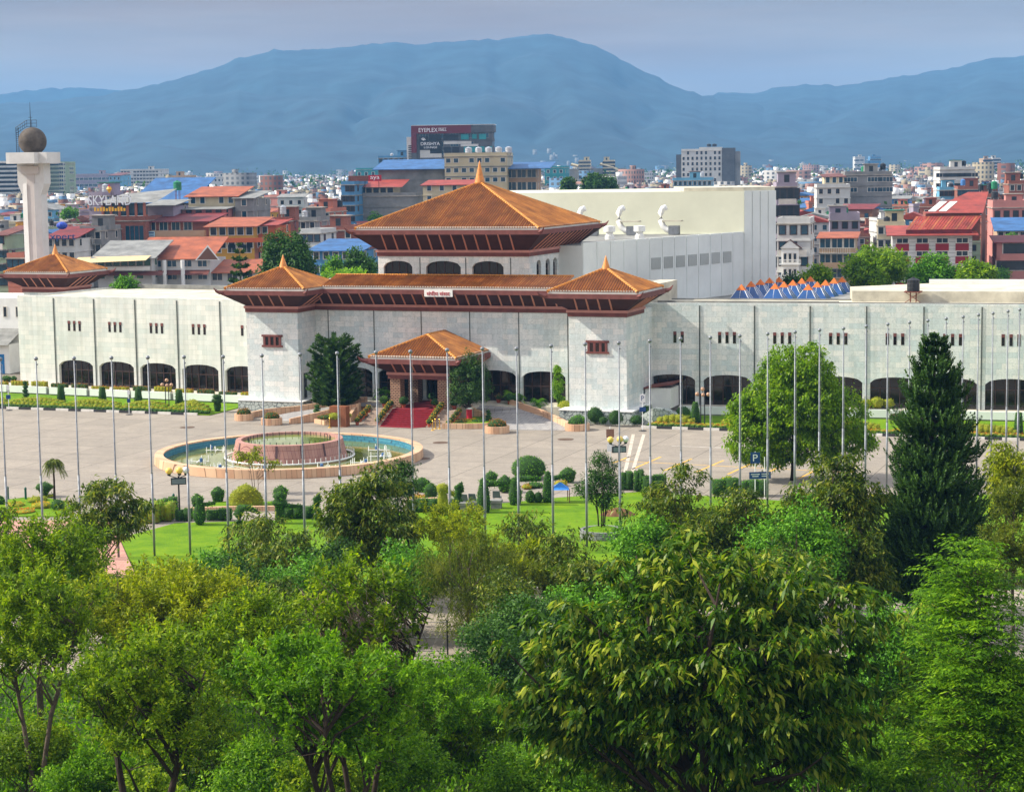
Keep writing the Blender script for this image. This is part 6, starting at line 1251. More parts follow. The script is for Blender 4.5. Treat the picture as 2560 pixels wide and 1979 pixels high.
# roadside fence seen through the foliage
for i, (x0, x1, Y, l) in enumerate(((-34, -2, 115, 'dark wire mesh fence on posts along the road, left part'), (4, 34, 114, 'dark wire mesh fence on posts along the road, right part'))):
    t = thing('wire_fence', l, 'fence', (x0, Y, 0)); n = int((x1 - x0) / 2.5)
    for k in range(n + 1): b = MB(); b.mat(M_black).tube([(k * 2.5, 0, 0), (k * 2.5, 0, 2.1)], .05, 6); b.build('fence_post', t)
    b = MB(); b.mat(M_concrete_d)
    for z in (.25, 1.1, 2.0): b.tube([(0, 0, z), (n * 2.5, 0, z)], .022, 4)
    for k in range(int((x1 - x0) / .5)): b.tube([(k * .5, 0, .25), (k * .5 + .9, 0, 2.0)], .008, 3, False); b.tube([(k * .5 + .9, 0, .25), (k * .5, 0, 2.0)], .008, 3, False)
    b.build('wire_mesh', t)
for x0, x1, Y, l in ((-60, 20, 131.0, 'low white kerb wall along the far side of the road'),):
    b = MB(); b.mat(M_concrete).box(0, 0, 0, x1 - x0, .4, .55); o = b.build('road_wall'); o.location = (x0, Y, 0); tag(o, l, 'wall')
# ------------------------------------------------------------------ the city behind: houses with walls, roofs, windows, tanks
def wm(n, r, g, b, var=.14): return mat('wall_' + n, rgb(r, g, b, .74), .9, var, .25)
WALLS = {'cream': wm('cream', 222, 208, 172), 'white': wm('white', 226, 226, 222), 'pink': wm('pink', 220, 150, 140), 'salmon': wm('salmon', 206, 128, 104), 'yellow': wm('yellow', 226, 170, 60), 'orange': wm('orange', 214, 104, 56),
 'grey': wm('grey', 156, 156, 154, .25), 'lilac': wm('lilac', 176, 164, 180), 'blue': wm('blue', 92, 150, 196), 'pale green': wm('green', 170, 190, 160), 'brown': wm('brown', 140, 100, 80), 'dark grey': wm('dgrey', 104, 106, 110, .25), 'teal': wm('teal', 60, 158, 164), 'sky blue': wm('sky', 120, 186, 220), 'tan': wm('tan', 204, 172, 140), 'red': wm('red', 160, 40, 48),
 'brick': brickmat('wall_brick', rgb(160, 88, 66), rgb(136, 70, 54), rgb(150, 120, 104), .5, .16, .02, .9)}
def rf(n, r, g, b): return mat('roof_' + n, rgb(r, g, b, .66), .65, .3, .5)
ROOFS = {'red tin': rf('red', 178, 70, 54), 'orange tin': rf('orange', 190, 102, 64), 'blue tin': rf('blue', 62, 116, 176), 'green tin': rf('green', 50, 150, 120), 'grey tin': rf('grey', 160, 160, 156), 'brown tin': rf('brown', 130, 72, 60), 'maroon tin': rf('maroon', 140, 44, 44)}
M_flat = mat('flat_roof_screed', rgb(168, 160, 148), .95, .35, .4); M_wf = mat('window_frame_pale', rgb(206, 200, 190), .7, .1); M_wg = mat('house_glass', rgb(40, 48, 56), .12, .3, 1, spec=.6); M_wgb = mat('house_glass_blue', rgb(28, 66, 84), .1, .3, .7, spec=.7); M_wgg = mat('house_glass_green', rgb(16, 84, 60), .1, .3, .7, spec=.7)
M_tank = {'black': M_black, 'green': mat('tank_green', rgb(36, 124, 84), .5), 'blue': mat('tank_blue', rgb(70, 120, 180), .5), 'steel': mat('tank_steel', rgb(186, 190, 196), .35, metal=.6)}
def tank(parent, x, y, z, col='black', r=.6, h=1.3, stand=.8, rust=False):
    b = MB(); b.mat(M_rust if rust else M_concrete_d)
    for dx in (-.45, .45):
        for dy in (-.45, .45): b.tube([(x + dx * r, y + dy * r, z), (x + dx * r, y + dy * r, z + stand)], .05, 4)
    b.mat(M_tank[col]); b.smooth = False; z += stand; b.lathe([(r, z), (r, z + h * .25), (r * 1.03, z + h * .28), (r, z + h * .31), (r, z + h * .55), (r * 1.03, z + h * .58), (r, z + h * .61), (r, z + h * .85), (r * .5, z + h * .97), (r * .25, z + h), (r * .22, z + h * 1.06)], (x, y), 12); return b.build('water_tank', parent)
def add_windows(parent, M, w, z0, fh, cols, ww, wh, glass, m_frame, mb=None, skip=0.0, rng=None, sill=.9, x0=None):
    for c in range(cols):
        if rng and rng.random() < skip: continue
        x = (-w / 2 + w * (c + .5) / cols) if x0 is None else x0 + w * (c + .5) / cols
        f = mb or MB(M)
        f.mat(m_frame).box(x - ww / 2 - .1, -.07, z0 + sill - .1, x + ww / 2 + .1, -.004, z0 + sill + wh + .1)
        f.mat(glass)
        n = max(1, int(round(ww / .8)))
        for k in range(n): f.face((x - ww / 2 + ww * (k + .05) / n, -.075, z0 + sill), (x - ww / 2 + ww * (k + .95) / n, -.075, z0 + sill), (x - ww / 2 + ww * (k + .95) / n, -.075, z0 + sill + wh), (x - ww / 2 + ww * (k + .05) / n, -.075, z0 + sill + wh))
        if mb is None: f.build('window', parent)
def house(name, label, p, w, d, h, rz, wall, floors, cols, roof='flat', parts=True, seed=0, group=None, zb=0.0, balcony=0, ww=1.2, wh=1.35, tanks=1, glass=None, side_wall=None, tankcol=None, pitch=1.6, cat='house', stair=True, sidecols=2, frame=None, over=.5, lip=True, fh=None, parapet=.7, skip=.08):
    r = random.Random(seed); t = thing(name, label, cat, (p[0], p[1], 0), rz, group); W_ = WALLS[wall] if isinstance(wall, str) else wall; glass = glass or (M_wgb if r.random() < .25 else M_wg); fr = frame or (M_wf if r.random() < .7 else M_frame)
    b = MB(); b.mat(W_).box(-w / 2, 0, zb, w / 2, d, h)
    if side_wall: b.mat(WALLS[side_wall]); b.face((w / 2 + .02, 0.02, zb), (w / 2 + .02, d, zb), (w / 2 + .02, d, h - .02), (w / 2 + .02, 0.02, h - .02))
    fh = fh or (h - zb) / floors; slab = M_concrete_d if r.random() < .3 else W_
    if lip:
        b.mat(slab)
        for k in range(1, floors): z = zb + fh * k; b.box(-w / 2 - .12, -.14, z - .14, w / 2 + .12, d + .1, z + .06)
    one = None if parts else b
    S_ = Matrix.Translation((w / 2, 0, 0)) @ Matrix.Rotation(R(90), 4, 'Z'); sb = None
    wall_o = b.build('wall', t) if parts else None
    for k in range(floors):
        z = zb + fh * k; add_windows(t, None, w, z, fh, cols, ww, min(wh, fh * .62), glass, fr, one, skip, r)
        if sidecols and not side_wall:
            if parts: 
                m2 = MB(S_); add_windows(t, S_, d, z, fh, sidecols, ww * .9, min(wh, fh * .62), glass, fr, None, .3, r, x0=0)
            else:
                b.M = S_; add_windows(t, S_, d, z, fh, sidecols, ww * .9, min(wh, fh * .62), glass, fr, b, .3, r, x0=0); b.M = Matrix.Identity(4)
        if balcony and k > 0 and (k % balcony == 0):
            q = MB() if parts else b; q.mat(slab).box(-w / 2 + w * .08, -1.15, z - .1, w / 2 - w * .08, -.01, z + .06); q.mat(W_ if r.random() < .5 else M_wf)
            if r.random() < .5: q.box(-w / 2 + w * .08, -1.15, z + .06, w / 2 - w * .08, -1.05, z + .95)
            else:
                q.box(-w / 2 + w * .08, -1.14, z + .85, w / 2 - w * .08, -1.06, z + .95)
                for i in range(int(w * 2.4)): x = -w / 2 + w * .1 + i * .35; (q.box(x, -1.13, z + .06, x + .07, -1.07, z + .86) if x < w / 2 - w * .1 else None)
            if parts: q.build('balcony', t)
    q = MB() if parts else b
    if roof == 'flat':
        q.mat(M_flat).box(-w / 2 - .2, -.2, h, w / 2 + .2, d + .2, h + .16)
        if parapet:
            q.mat(W_)
            for (x0, y0, x1, y1) in ((-w / 2, 0, w / 2, .15), (-w / 2, d - .15, w / 2, d), (-w / 2, .15, -w / 2 + .15, d - .15), (w / 2 - .15, .15, w / 2, d - .15)): q.box(x0, y0, h + .16, x1, y1, h + .16 + parapet)
        if stair:
            sx = r.uniform(-.25, .25) * w; sy = d * r.uniform(.4, .7); q.mat(W_).box(sx - 1.5, sy - 1.4, h + .16, sx + 1.5, sy + 1.4, h + 2.5); q.mat(M_flat if r.random() < .6 else ROOFS[r.choice(list(ROOFS))]).box(sx - 1.8, sy - 1.7, h + 2.5, sx + 1.8, sy + 1.7, h + 2.64); q.mat(M_wg).face((sx - .45, sy - 1.41, h + .2), (sx + .45, sy - 1.41, h + .2), (sx + .45, sy - 1.41, h + 2.1), (sx - .45, sy - 1.41, h + 2.1))
        if parts: q.build('roof', t)
        for i in range(tanks):
            c_ = tankcol or r.choice(['black', 'black', 'blue', 'green', 'steel', 'black'])
            if parts: tank(t, r.uniform(-.4, .4) * w, d * r.uniform(.2, .85), h + .16, c_, r.uniform(.5, .7), r.uniform(1.1, 1.6), r.uniform(.2, 1.6))
            else: x, y, z = r.uniform(-.4, .4) * w, d * r.uniform(.2, .85), h + .2; b.mat(M_tank[c_]).lathe([(.6, z), (.6, z + 1.3), (.2, z + 1.6)], (x, y), 8)
    else:
        q.mat(ROOFS[roof]); o = over
        if seed % 3 == 0 and pitch > 0: q.vprism([(-w / 2 - o, h - .1), (w / 2 + o, h - .1), (0, h + pitch)], -o, d + o)
        else: q.add([(-w / 2 - o, -o, h + .02), (w / 2 + o, -o, h + .02), (w / 2 + o, d + o, h + abs(pitch)), (-w / 2 - o, d + o, h + abs(pitch)), (-w / 2 - o, -o, h + .14), (w / 2 + o, -o, h + .14), (w / 2 + o, d + o, h + abs(pitch) + .12), (-w / 2 - o, d + o, h + abs(pitch) + .12)], [(0, 3, 2, 1), (4, 5, 6, 7), (0, 1, 5, 4), (1, 2, 6, 5), (2, 3, 7, 6), (3, 0, 4, 7)])
        if parts: q.build('roof', t)
    if not parts:
        o = b.build('house_body', t)
    return t
NAMED = []
def NB(name, label, x0, x1, yt, Y, d, rzd, wall, floors, cols, ybot=760, cat='building', K=None, **kw):
    """x0..x1 and yt are the front's extent in the photograph; sketch units are scaled by K to full size at distance Y*K"""
    K = K or (1.5 if Y < 720 else 1.6); Yk = Y * K; pa = at(x0, yt, Yk); pb = at(x1, yt, Yk); cr = math.cos(R(rzd)); w_ = (pb.x - pa.x) / (cr + (pa.x + pb.x) / 2 / Yk * -math.sin(R(rzd))) / K
    c = at((x0 + x1) / 2, yt, Yk); NAMED.append((x0, x1, yt, ybot, Yk + d * K)); fh = kw.pop('fh', 3.1); h = c.z / K
    if K == 1.5 and fh > 2.4: fh *= .68; kw['ww'] = kw.get('ww', 1.2) * .74; kw['wh'] = kw.get('wh', 1.35) * .8; floors += 1; cols = int(round(cols * 1.35)) if kw['ww'] < 1.5 else cols
    fl = max(1, min(max(floors, 1), int(h / fh))); z0 = h - fl * fh
    t = house(name, label, (c.x, Yk), w_, d, h, R(rzd), wall, fl, cols, zb=z0, cat=cat, seed=len(NAMED) * 3 + 1, fh=fh, **kw); t.scale = (K, K, K)
    if z0 > 0.05: b = MB(); b.mat(WALLS[wall] if isinstance(wall, str) else wall).box(-w_ / 2 + .03, .03, 0, w_ / 2 - .03, d - .03, z0 + .01); b.build('base_wall', t)
    return t, w_, h
cA = lambda x, y: (220 + x / 4.368, 440 + y / 4.368); cC = lambda x, y: (680 + x / 5.276, 380 + y / 5.276); cD = lambda x, y: (980 + x / 5.2, 290 + y / 5.2); cE = lambda x, y: (1900 + x / 4.965, 380 + y / 4.965); cF = lambda x, y: (2220 + x / 4.965, 380 + y / 4.965); cG = lambda x, y: (x / 4.963, 380 + y / 4.963); cH = lambda x, y: (1350 + x / 6.24, 380 + y / 6.24); cZ1 = lambda x, y: (x / 2.5395, 200 + y / 2.5395); cZ3 = lambda x, y: (1660 + x / 2.4267, 300 + y / 2.4267)
def NBc(f, name, label, x0, x1, yt, Y, *a, **kw): return NB(name, label, f(x0, 0)[0], f(x1, 0)[0], f(0, yt)[1], Y, *a, **kw)
# left: hotel with red tiled roofs
Yh = 312
t, w_, h_ = NBc(cA, 'hotel_building', 'white two storey hotel with red tiled gable roofs behind the left wing', 500, 1330, 915, Yh, 10, -6, 'white', 2, 4, ybot=730, roof='orange tin', fh=2.9, ww=2.0, wh=1.2, lip=False, tanks=0, sidecols=1, pitch=-3.1)
b = MB(); b.mat(ROOFS['brown tin']).add([(-w_ / 2 - 6, -1.5, h_ - 2.3), (w_ / 2, -1.5, h_ - 2.3), (w_ / 2, -.02, h_ - 1.6), (-w_ / 2 - 6, -.02, h_ - 1.6)], [(0, 1, 2, 3)]); b.build('skirt_roof', t)
for x in (-w_ * .07, w_ * .17): b = MB(); b.mat(M_white).lathe([(.32, h_ - 6), (.32, h_)], (x, -1.3), 12); b.build('column', t)
b = MB(); b.mat(M_white).add([(w_ / 2 - 2.2, -.7, h_ - .1), (w_ / 2 + 1.8, -.7, h_ - .1), (w_ / 2 - .1, -.7, h_ + 2.3)], [(0, 1, 2)]); b.mat(WALLS['brown']).add([(w_ / 2 - 1.9, -.72, h_), (w_ / 2 + 1.5, -.72, h_), (w_ / 2 - .1, -.72, h_ + 1.95)], [(0, 1, 2)]); b.build('gable', t)
t, w_, h_ = NBc(cA, 'hotel_annex', 'white hotel wing with curved green glazed balcony and straw awning', 100, 690, 905, Yh - 3, 9, -6, 'white', 2, 5, ybot=740, roof='grey tin', fh=2.9, ww=1.5, tanks=0, over=.9, pitch=-2.4, lip=False, glass=M_wgg, cat='building')
b = MB(); b.mat(mat('straw_awning', rgb(214, 186, 140), .9, .15)).add([(-w_ / 2 - 3, -3.2, h_ - .5), (w_ / 2, -3.0, h_ - .1), (w_ / 2, 0, h_ + .5), (-w_ / 2 - 3, 0, h_ + .3)], [(0, 1, 2, 3)]); b.build('awning', t)
b = MB(); b.mat(ROOFS['brown tin']).add([(-w_ / 2, -1.5, h_ - 2.5), (w_ / 2 + 2, -1.5, h_ - 2.5), (w_ / 2 + 2, -.02, h_ - 1.9), (-w_ / 2, -.02, h_ - 1.9)], [(0, 1, 2, 3)]); b.build('skirt_roof', t)
b = MB(); b.mat(M_white).box(-w_ / 2, -1.0, h_ - 1.75, w_ / 2, -.9, h_ - 1.15); b.build('balcony', t)
NBc(cA, 'hotel_annex', 'white low hotel range with long orange tiled lean-to roof', 1330, 1990, 1060, Yh, 7, -6, 'white', 1, 4, ybot=735, roof='orange tin', fh=2.9, ww=2.2, wh=1.3, tanks=0, over=.8, pitch=-1.7, lip=False)
t, w_, h_ = NBc(cA, 'brick_building', 'brick building with tall blue glass bays and glazed roof terrace', 145, 625, 497, 343, 12, -8, 'brick', 1, 2, ybot=650, fh=6.4, ww=4.4, wh=5.6, glass=M_wgb, frame=WALLS['brick'], stair=False, tanks=0, lip=False, sidecols=0, skip=0)
b = MB(); b.mat(WALLS['salmon'])
for i in range(6): x = -w_ / 2 + .2 + (w_ - .4) * i / 5; b.box(x - .2, .2, h_ + .15, x + .2, .6, h_ + 3.2)
b.mat(M_wgb).box(-w_ / 2 + .2, .6, h_ + .9, w_ / 2 - .2, .66, h_ + 3.1); b.mat(M_white).box(-w_ / 2 + .2, .3, h_ + .9, w_ / 2 - .2, .4, h_ + 1.0)
b.mat(ROOFS['grey tin']).add([(-w_ / 2 - .5, -.4, h_ + 3.2), (w_ / 2 + 2, -.4, h_ + 3.2), (w_ / 2 + 3, 9, h_ + 5.4), (-w_ / 2 + 1, 9, h_ + 4.6)], [(0, 1, 2, 3)]); b.build('roof_terrace', t)
sb = MB(); sb.mat(M_swhite).box(-w_ / 2 + 1.3, -.25, h_ - 5.2, -w_ / 2 + 4.3, -.12, h_ - 4.3); so = sb.build('sign_board', t); lettering('LEAD AHEAD', so, (-w_ / 2 + 2.8, -.27, h_ - 4.6), 2.5, M_red, .3, depth=.01); q = MB(); q.mat(M_red).box(-w_ / 2 + 1.8, -.262, h_ - 5.06, -w_ / 2 + 3.6, -.251, h_ - 4.94); q.build('lettering', so)
M_ltr = mat('letter_white', rgb(232, 234, 238), .5, 0); M_lgold = mat('letter_gold', rgb(236, 178, 40), .5, 0)
sg = thing('roof_sign', 'large white SKYLAND rooftop letters with gold emblem above brick building', 'sign', at(*cA(238, 330), 513), R(-8)); sg.scale = (1.5, 1.5, 1.5); b = MB(); b.mat(M_black)
for x in (-3.4, -1.2, 1.2, 3.4): b.tube([(x, .1, -.8), (x, .1, 2.0)], .05, 4)
for z in (0.1, 1.6): b.tube([(-3.8, .1, z), (3.8, .1, z)], .04, 4)
b.build('frame', sg); lettering('SKYLAND', sg, (0, 0, 1.0), 7.6, M_ltr, 1.7, depth=.05); q = MB(); q.mat(M_lgold); [q.box(-2.8 + i * .52, -.05, -.85, -2.45 + i * .52, .03, -.15 - .2 * (i % 3 == 1)) for i in range(11)]; q.build('gold_strokes', sg)
b = MB(); b.mat(M_lgold).lathe([(.05, 2.2), (.5, 2.9), (.3, 3.3), (.05, 3.1)], (0, 0), 8); b.mat(M_red).lathe([(.05, 2.6), (.28, 3.1), (.05, 3.7)], (0, 0), 6); b.build('emblem', sg)
t, w_, h_ = NBc(cA, 'office_building', 'building with curved grey balcony, green glass front and red tin roof', 625, 1290, 505, 345, 10, -8, 'brick', 2, 4, ybot=640, roof='maroon tin', fh=3.3, ww=1.9, wh=1.7, tanks=0, over=1.0, pitch=-1.2, glass=M_wgb)
b = MB(); b.mat(WALLS['tan']).box(-w_ / 2, -1.2, h_ - 2.4, w_ / 2, -.15, h_ - 1.4); b.mat(WALLS['cream']).box(-w_ / 2, -.2, 4, w_ / 2, -.1, h_ - 2.4); b.mat(M_wgg).face((-w_ * .24, -.24, h_ - 4.4), (w_ * .24, -.24, h_ - 4.4), (w_ * .24, -.24, h_ - 2.8), (-w_ * .24, -.24, h_ - 2.8)); b.build('balcony', t)
sb = MB(); sb.mat(mat('sign_pale_blue', rgb(170, 214, 232), .5, .05)).box(-w_ / 2 - .3, -1.5, h_ - 2.4, -w_ / 2 + 2.1, -1.35, h_ - 1.5); so = sb.build('sign_board', t); q = MB(); q.mat(M_sblue); q.box(-w_ / 2 + .5, -1.52, h_ - 1.88, -w_ / 2 + 1.95, -1.502, h_ - 1.66); q.box(-w_ / 2 + 1.1, -1.52, h_ - 2.25, -w_ / 2 + 1.95, -1.502, h_ - 2.1); q.add([(-w_ / 2 - .2, -1.52, h_ - 2.1), (-w_ / 2 + .25, -1.52, h_ - 2.1), (-w_ / 2 + .02, -1.52, h_ - 1.7)], [(0, 1, 2)]); q.build('lettering', so)
NBc(cA, 'roof_flat', 'pink and grey roof storey with tin awning above the red roof', 940, 1480, 370, 356, 9, -8, 'pink', 1, 4, ybot=560, roof='grey tin', fh=2.9, pitch=-.5, tanks=0, over=.6, cat='building'); NBc(cA, 'roof_flat', 'grey blank roof storey right of the glazed terrace', 650, 930, 330, 352, 9, -8, 'lilac', 1, 0, ybot=560, roof='grey tin', fh=3, pitch=-.9, tanks=1, cat='building')
NBc(cA, 'warehouse', 'long building with broad blue tin roof behind the brick building', 480, 1100, 300, 376, 16, -8, 'dark grey', 1, 3, ybot=560, roof='blue tin', pitch=-4.6, tanks=0, over=.6)
t, w_, h_ = NBc(cA, 'roof_flat', 'cream roof storey with rust orange tin roof above the grey tower', 1095, 1610, 232, 362, 10, -8, 'cream', 1, 4, ybot=520, roof='orange tin', pitch=-1.7, tanks=0, over=.7, fh=2.9, cat='building'); tank(t, -w_ / 2 - 2.6, 2, h_ - .6, 'green', .75, 1.7, 1.9, True)
NBc(cA, 'grey_building', 'grey rendered tower with blank side right of the orange roof', 1605, 1800, 250, 360, 12, -8, 'grey', 3, 1, ybot=560, roof='grey tin', pitch=-1.2, tanks=1)
t, w_, h_ = NBc(cA, 'orange_building', 'orange house with yellow upper floor and red balcony', 1320, 1810, 560, 334, 10, -8, 'yellow', 1, 4, ybot=650, roof='orange tin', pitch=-1.3, tanks=0, fh=3.2, ww=1.5, wh=1.9, over=.8); b = MB(); b.mat(WALLS['salmon']).box(-w_ / 2, .1, 0, w_ / 2, 9, h_ - 2.2); b.build('lower_wall', t); b = MB(); b.mat(WALLS['orange']).box(-w_ / 2 - .6, -1.3, h_ - 2.5, w_ / 2 + 4, -1.1, h_ - 1.75); b.build('balcony', t); add_windows(t, None, w_, h_ - 5.1, 3.2, 3, 1.4, 1.3, M_wg, M_wf)
NBc(cA, 'orange_building', 'orange red house with bright tin awning beside the yellow floor', 1810, 2050, 545, 336, 10, -8, 'orange', 3, 2, ybot=650, roof='red tin', pitch=-.8, tanks=0)
NBc(cA, 'brick_house', 'unfinished brick house block behind the dark twin tree', 2040, 2160, 505, 345, 9, -8, 'brick', 3, 1, ybot=650, tanks=1)
NBc(cG, 'lilac_house', 'lilac blank walled house left of the rooftop letters', 1100, 1270, 555, 372, 10, -12, 'lilac', 3, 0, ybot=640, tanks=2)
t, w_, h_ = NBc(cG, 'training_centre', 'white house with maroon tin roof and blue dish sign beside the water tower', 575, 930, 1080, 325, 9, -10, 'white', 2, 3, ybot=660, roof='maroon tin', pitch=-1.7, tanks=0, fh=3); lettering('xpert', t, (-w_ / 2 + 3.2, -.9, h_ + .2), 4.4, M_sblue, 1.2, depth=.05); b = MB(); b.mat(mat('sign_cobalt', rgb(36, 66, 170), .4, .05)).ball((-w_ / 2 + 3.2, -1.0, h_ + 2.2), .9, 12, 8, .7); b.build('sign_emblem', t)
NBc(cG, 'house', 'red tin roofed low house just left of water tower', 90, 300, 1110, 322, 8, -14, 'brick', 2, 3, ybot=700, roof='maroon tin', pitch=-.8, tanks=0, cat='house'); NBc(cG, 'house', 'pink house with blue windows below the red tin roof at left', 85, 300, 1325, 300, 8, -14, 'salmon', 2, 2, ybot=720, tanks=0, glass=M_wgb, cat='house', stair=False); NBc(cG, 'house', 'yellow green house cut by the left picture edge', -60, 80, 1040, 305, 8, -14, 'pale green', 3, 2, ybot=720, roof='brown tin', pitch=-1.2, tanks=0, cat='house', balcony=1)
NBc(cG, 'house', 'concrete house with grey balconies right of the dish sign', 990, 1255, 985, 332, 9, -10, 'grey', 3, 2, ybot=640, tanks=2, cat='house', balcony=1, tankcol='green')
NBc(cC, 'blue_building', 'bright blue painted house with pale blue tin roof behind the front roof', 520, 1160, 1310, 318, 10, -14, 'blue', 3, 4, ybot=690, roof='blue tin', pitch=-1.5, tanks=0, over=.8)
NBc(cC, 'brick_house', 'long bare brick house behind the blue painted house', 640, 1360, 1040, 346, 9, -12, 'brick', 3, 2, ybot=620, tanks=1); NBc(cC, 'house', 'white parapet house with tin awning left of brick house', 370, 640, 1085, 335, 9, -12, 'white', 2, 2, ybot=640, tanks=0, cat='house', stair=False)
NBc(cC, 'house', 'salmon house with roof garden left of the concrete wall building', 400, 770, 800, 400, 10, -14, 'salmon', 3, 3, ybot=590, tanks=3, cat='house'); NBc(cC, 'house', 'grey house with balcony behind the white parapet house', 230, 590, 920, 372, 9, -12, 'grey', 3, 2, ybot=600, tanks=2, cat='house', balcony=2)
NBc(cC, 'netted_building', 'narrow building wrapped in blue scaffold net', 910, 1085, 440, 424, 12, -10, 'blue', 6, 2, ybot=560, tanks=0, stair=False)
t, w_, h_ = NBc(cC, 'concrete_building', 'grey concrete building with cream gabled top floor left of the great roof', 1075, 1900, 590, 430, 12, -8, 'grey', 2, 0, ybot=560, tanks=0, stair=False); b = MB(); b.mat(WALLS['cream']).box(-w_ / 2 + 2.5, .5, h_, w_ / 2 - 5, 8, h_ + 2.2); b.mat(ROOFS['red tin']).add([(-w_ / 2 - 1, -.2, h_ + 2.1), (w_ / 2 - 3, -.2, h_ + 2.0), (w_ / 2 - 3, 9, h_ + 3.6), (-w_ / 2 - 1, 9, h_ + 3.6)], [(0, 1, 2, 3)]); b.build('top_floor', t); add_windows(t, Matrix.Translation((-1.2, .5, 0)), w_ - 7.5, h_ - .6, 2.5, 4, 1.0, 1.5, M_wg, M_black)
sg = thing('roof_sign', 'small red rooftop sign with white letters beside the grey clad hall', 'sign', at(*cC(1225, 400), 642), R(-8)); sg.scale = (1.5, 1.5, 1.5); b = MB(); b.mat(M_red).box(.8, 0, .2, 3.6, .15, 1.5); b.mat(M_rust).box(-3.6, 0, .25, .78, .12, 1.4); b.mat(M_black)
for x in (-3, 0, 3): b.tube([(x, .2, -1.6), (x, .2, .4)], .06, 4)
b.build('board', sg); lettering('aya', sg, (2.2, -.03, .8), 2.0, M_ltr, .85, depth=.02)
t, w_, h_ = NBc(cD, 'house', 'low cream house with red tin gable behind the great roof', 400, 1060, 905, 410, 9, -8, 'cream', 1, 3, ybot=500, roof='red tin', pitch=-1.0, tanks=0, fh=2.8, cat='house')
t, w_, h_ = NBc(cD, 'service_building', 'cream service block with roof tanks behind the spire', 680, 1490, 530, 436, 16, -5, 'cream', 2, 6, ybot=470, fh=3.1, ww=1.4, wh=1.1, tanks=0, stair=False, skip=.3)
for i in range(5): tank(t, -w_ / 2 + 5 + i * 2.2, 3, h_ + .2, 'steel', .75, 1.3, .6)
NBc(cD, 'clad_hall', 'grey metal clad hall with blue tin roof left of the cream block', -180, 675, 700, 440, 16, -5, 'grey', 1, 0, ybot=480, roof='blue tin', pitch=-2.2, tanks=0, over=1.2); NBc(cD, 'clad_hall', 'dark steel framed annex with blue tin roof right of the cream block', 1490, 1880, 690, 440, 14, -5, 'tan', 2, 3, ybot=480, roof='blue tin', pitch=-1.4, tanks=0, over=3.2, fh=4, ww=2.6, wh=2.4)
# the shopping mall with its big signs
t, w_, h_ = NBc(cD, 'shopping_mall', 'tall shopping mall with dark red crown band and big white sign letters', 320, 1300, 215, 640, 10, -4, 'dark grey', 4, 5, ybot=415, fh=3.9, ww=3.6, wh=1.75, glass=M_wgb, frame=M_concrete_d, tanks=0, stair=False, parapet=0, sidecols=2, skip=.15, lip=True)
M_mred = mat('mall_red', rgb(104, 26, 38), .5, .12); ux = lambda z: -w_ / 2 + (z - 320) / 40.6; uz = lambda z: h_ - (z - 215) / 40.6
b = MB(); b.mat(M_mred).box(ux(250), -.6, uz(225), ux(1030), 9, uz(122)); b.box(ux(250), -.6, uz(470), ux(318), 3, uz(226)); b.mat(WALLS['dark grey']).box(ux(250), -.5, uz(700), ux(318), 3, uz(471)); b.box(ux(1031), -.5, uz(215), ux(1322), 9, uz(130)); b.mat(M_white).box(ux(255), -.7, uz(121), ux(1330), 9, uz(116)); b.mat(WALLS['white']).box(ux(186), .2, uz(700), ux(249), 6, uz(265)); b.build('crown_band', t)
b = MB(); b.mat(M_black)
for i in range(11): b.box(ux(208), .05, uz(385 + i * 24), ux(249), .19, uz(385 + i * 24) + .28)
b.build('louvre', t)
b = MB(); b.mat(WALLS['white'])
for x0, x1, z0, z1 in ((668, 1030, 318, 364), (360, 640, 432, 535), (668, 770, 482, 530), (890, 1120, 366, 396)): b.box(ux(x0), -.12, uz(z1), ux(x1), -.03, uz(z0))
b.mat(M_black)
for x0, x1, z0, z1 in ((475, 640, 242, 312), (665, 865, 240, 314), (490, 645, 430, 482), (672, 762, 402, 478), (780, 870, 398, 478)): b.box(ux(x0), -.16, uz(z1), ux(x1), -.13, uz(z0))
b.mat(WALLS['teal'])
for x0, x1, z0, z1 in ((895, 995, 240, 308), (1040, 1100, 240, 300), (1130, 1222, 240, 308), (930, 1100, 400, 470), (1140, 1200, 400, 470), (1235, 1300, 400, 470)): b.box(ux(x0), -.16, uz(z1), ux(x1), -.13, uz(z0))
b.build('facade_panel', t)
b = MB(); b.mat(M_black).box(ux(355), -.45, uz(428), ux(650), -.2, uz(322)); b.box(ux(355), -.45, uz(322), ux(465), -.2, uz(262)); so = b.build('sign_board', t); lettering('DRISHYA', so, (ux(497), -.47, uz(355)), 6.1, M_ltr, 1.0, depth=.02); lettering('LOUNGE', so, (ux(500), -.47, uz(402)), 4.2, M_ltr, .62, depth=.02)
lettering('EYEPLEX', t, (ux(472), -.65, uz(180)), 6.0, M_ltr, 1.25, depth=.03); lettering('MALL', t, (ux(660), -.65, uz(176)), 2.5, M_ltr, .8, depth=.03); b = MB(); b.mat(M_ltr).box(ux(605), -.66, uz(192), ux(712), -.61, uz(189)); b.box(ux(605), -.66, uz(158), ux(712), -.61, uz(155)); b.build('sign_rule', t)
b = MB(); b.mat(M_ltr)
for i, a in enumerate((20, 50, 80, 110, 140)): b.tube([(ux(405), -.48, uz(312)), (ux(405) + math.cos(R(a)) * .85, -.48, uz(312) + math.sin(R(a)) * .85)], [.04, .11], 4)
b.build('sign_emblem', t)
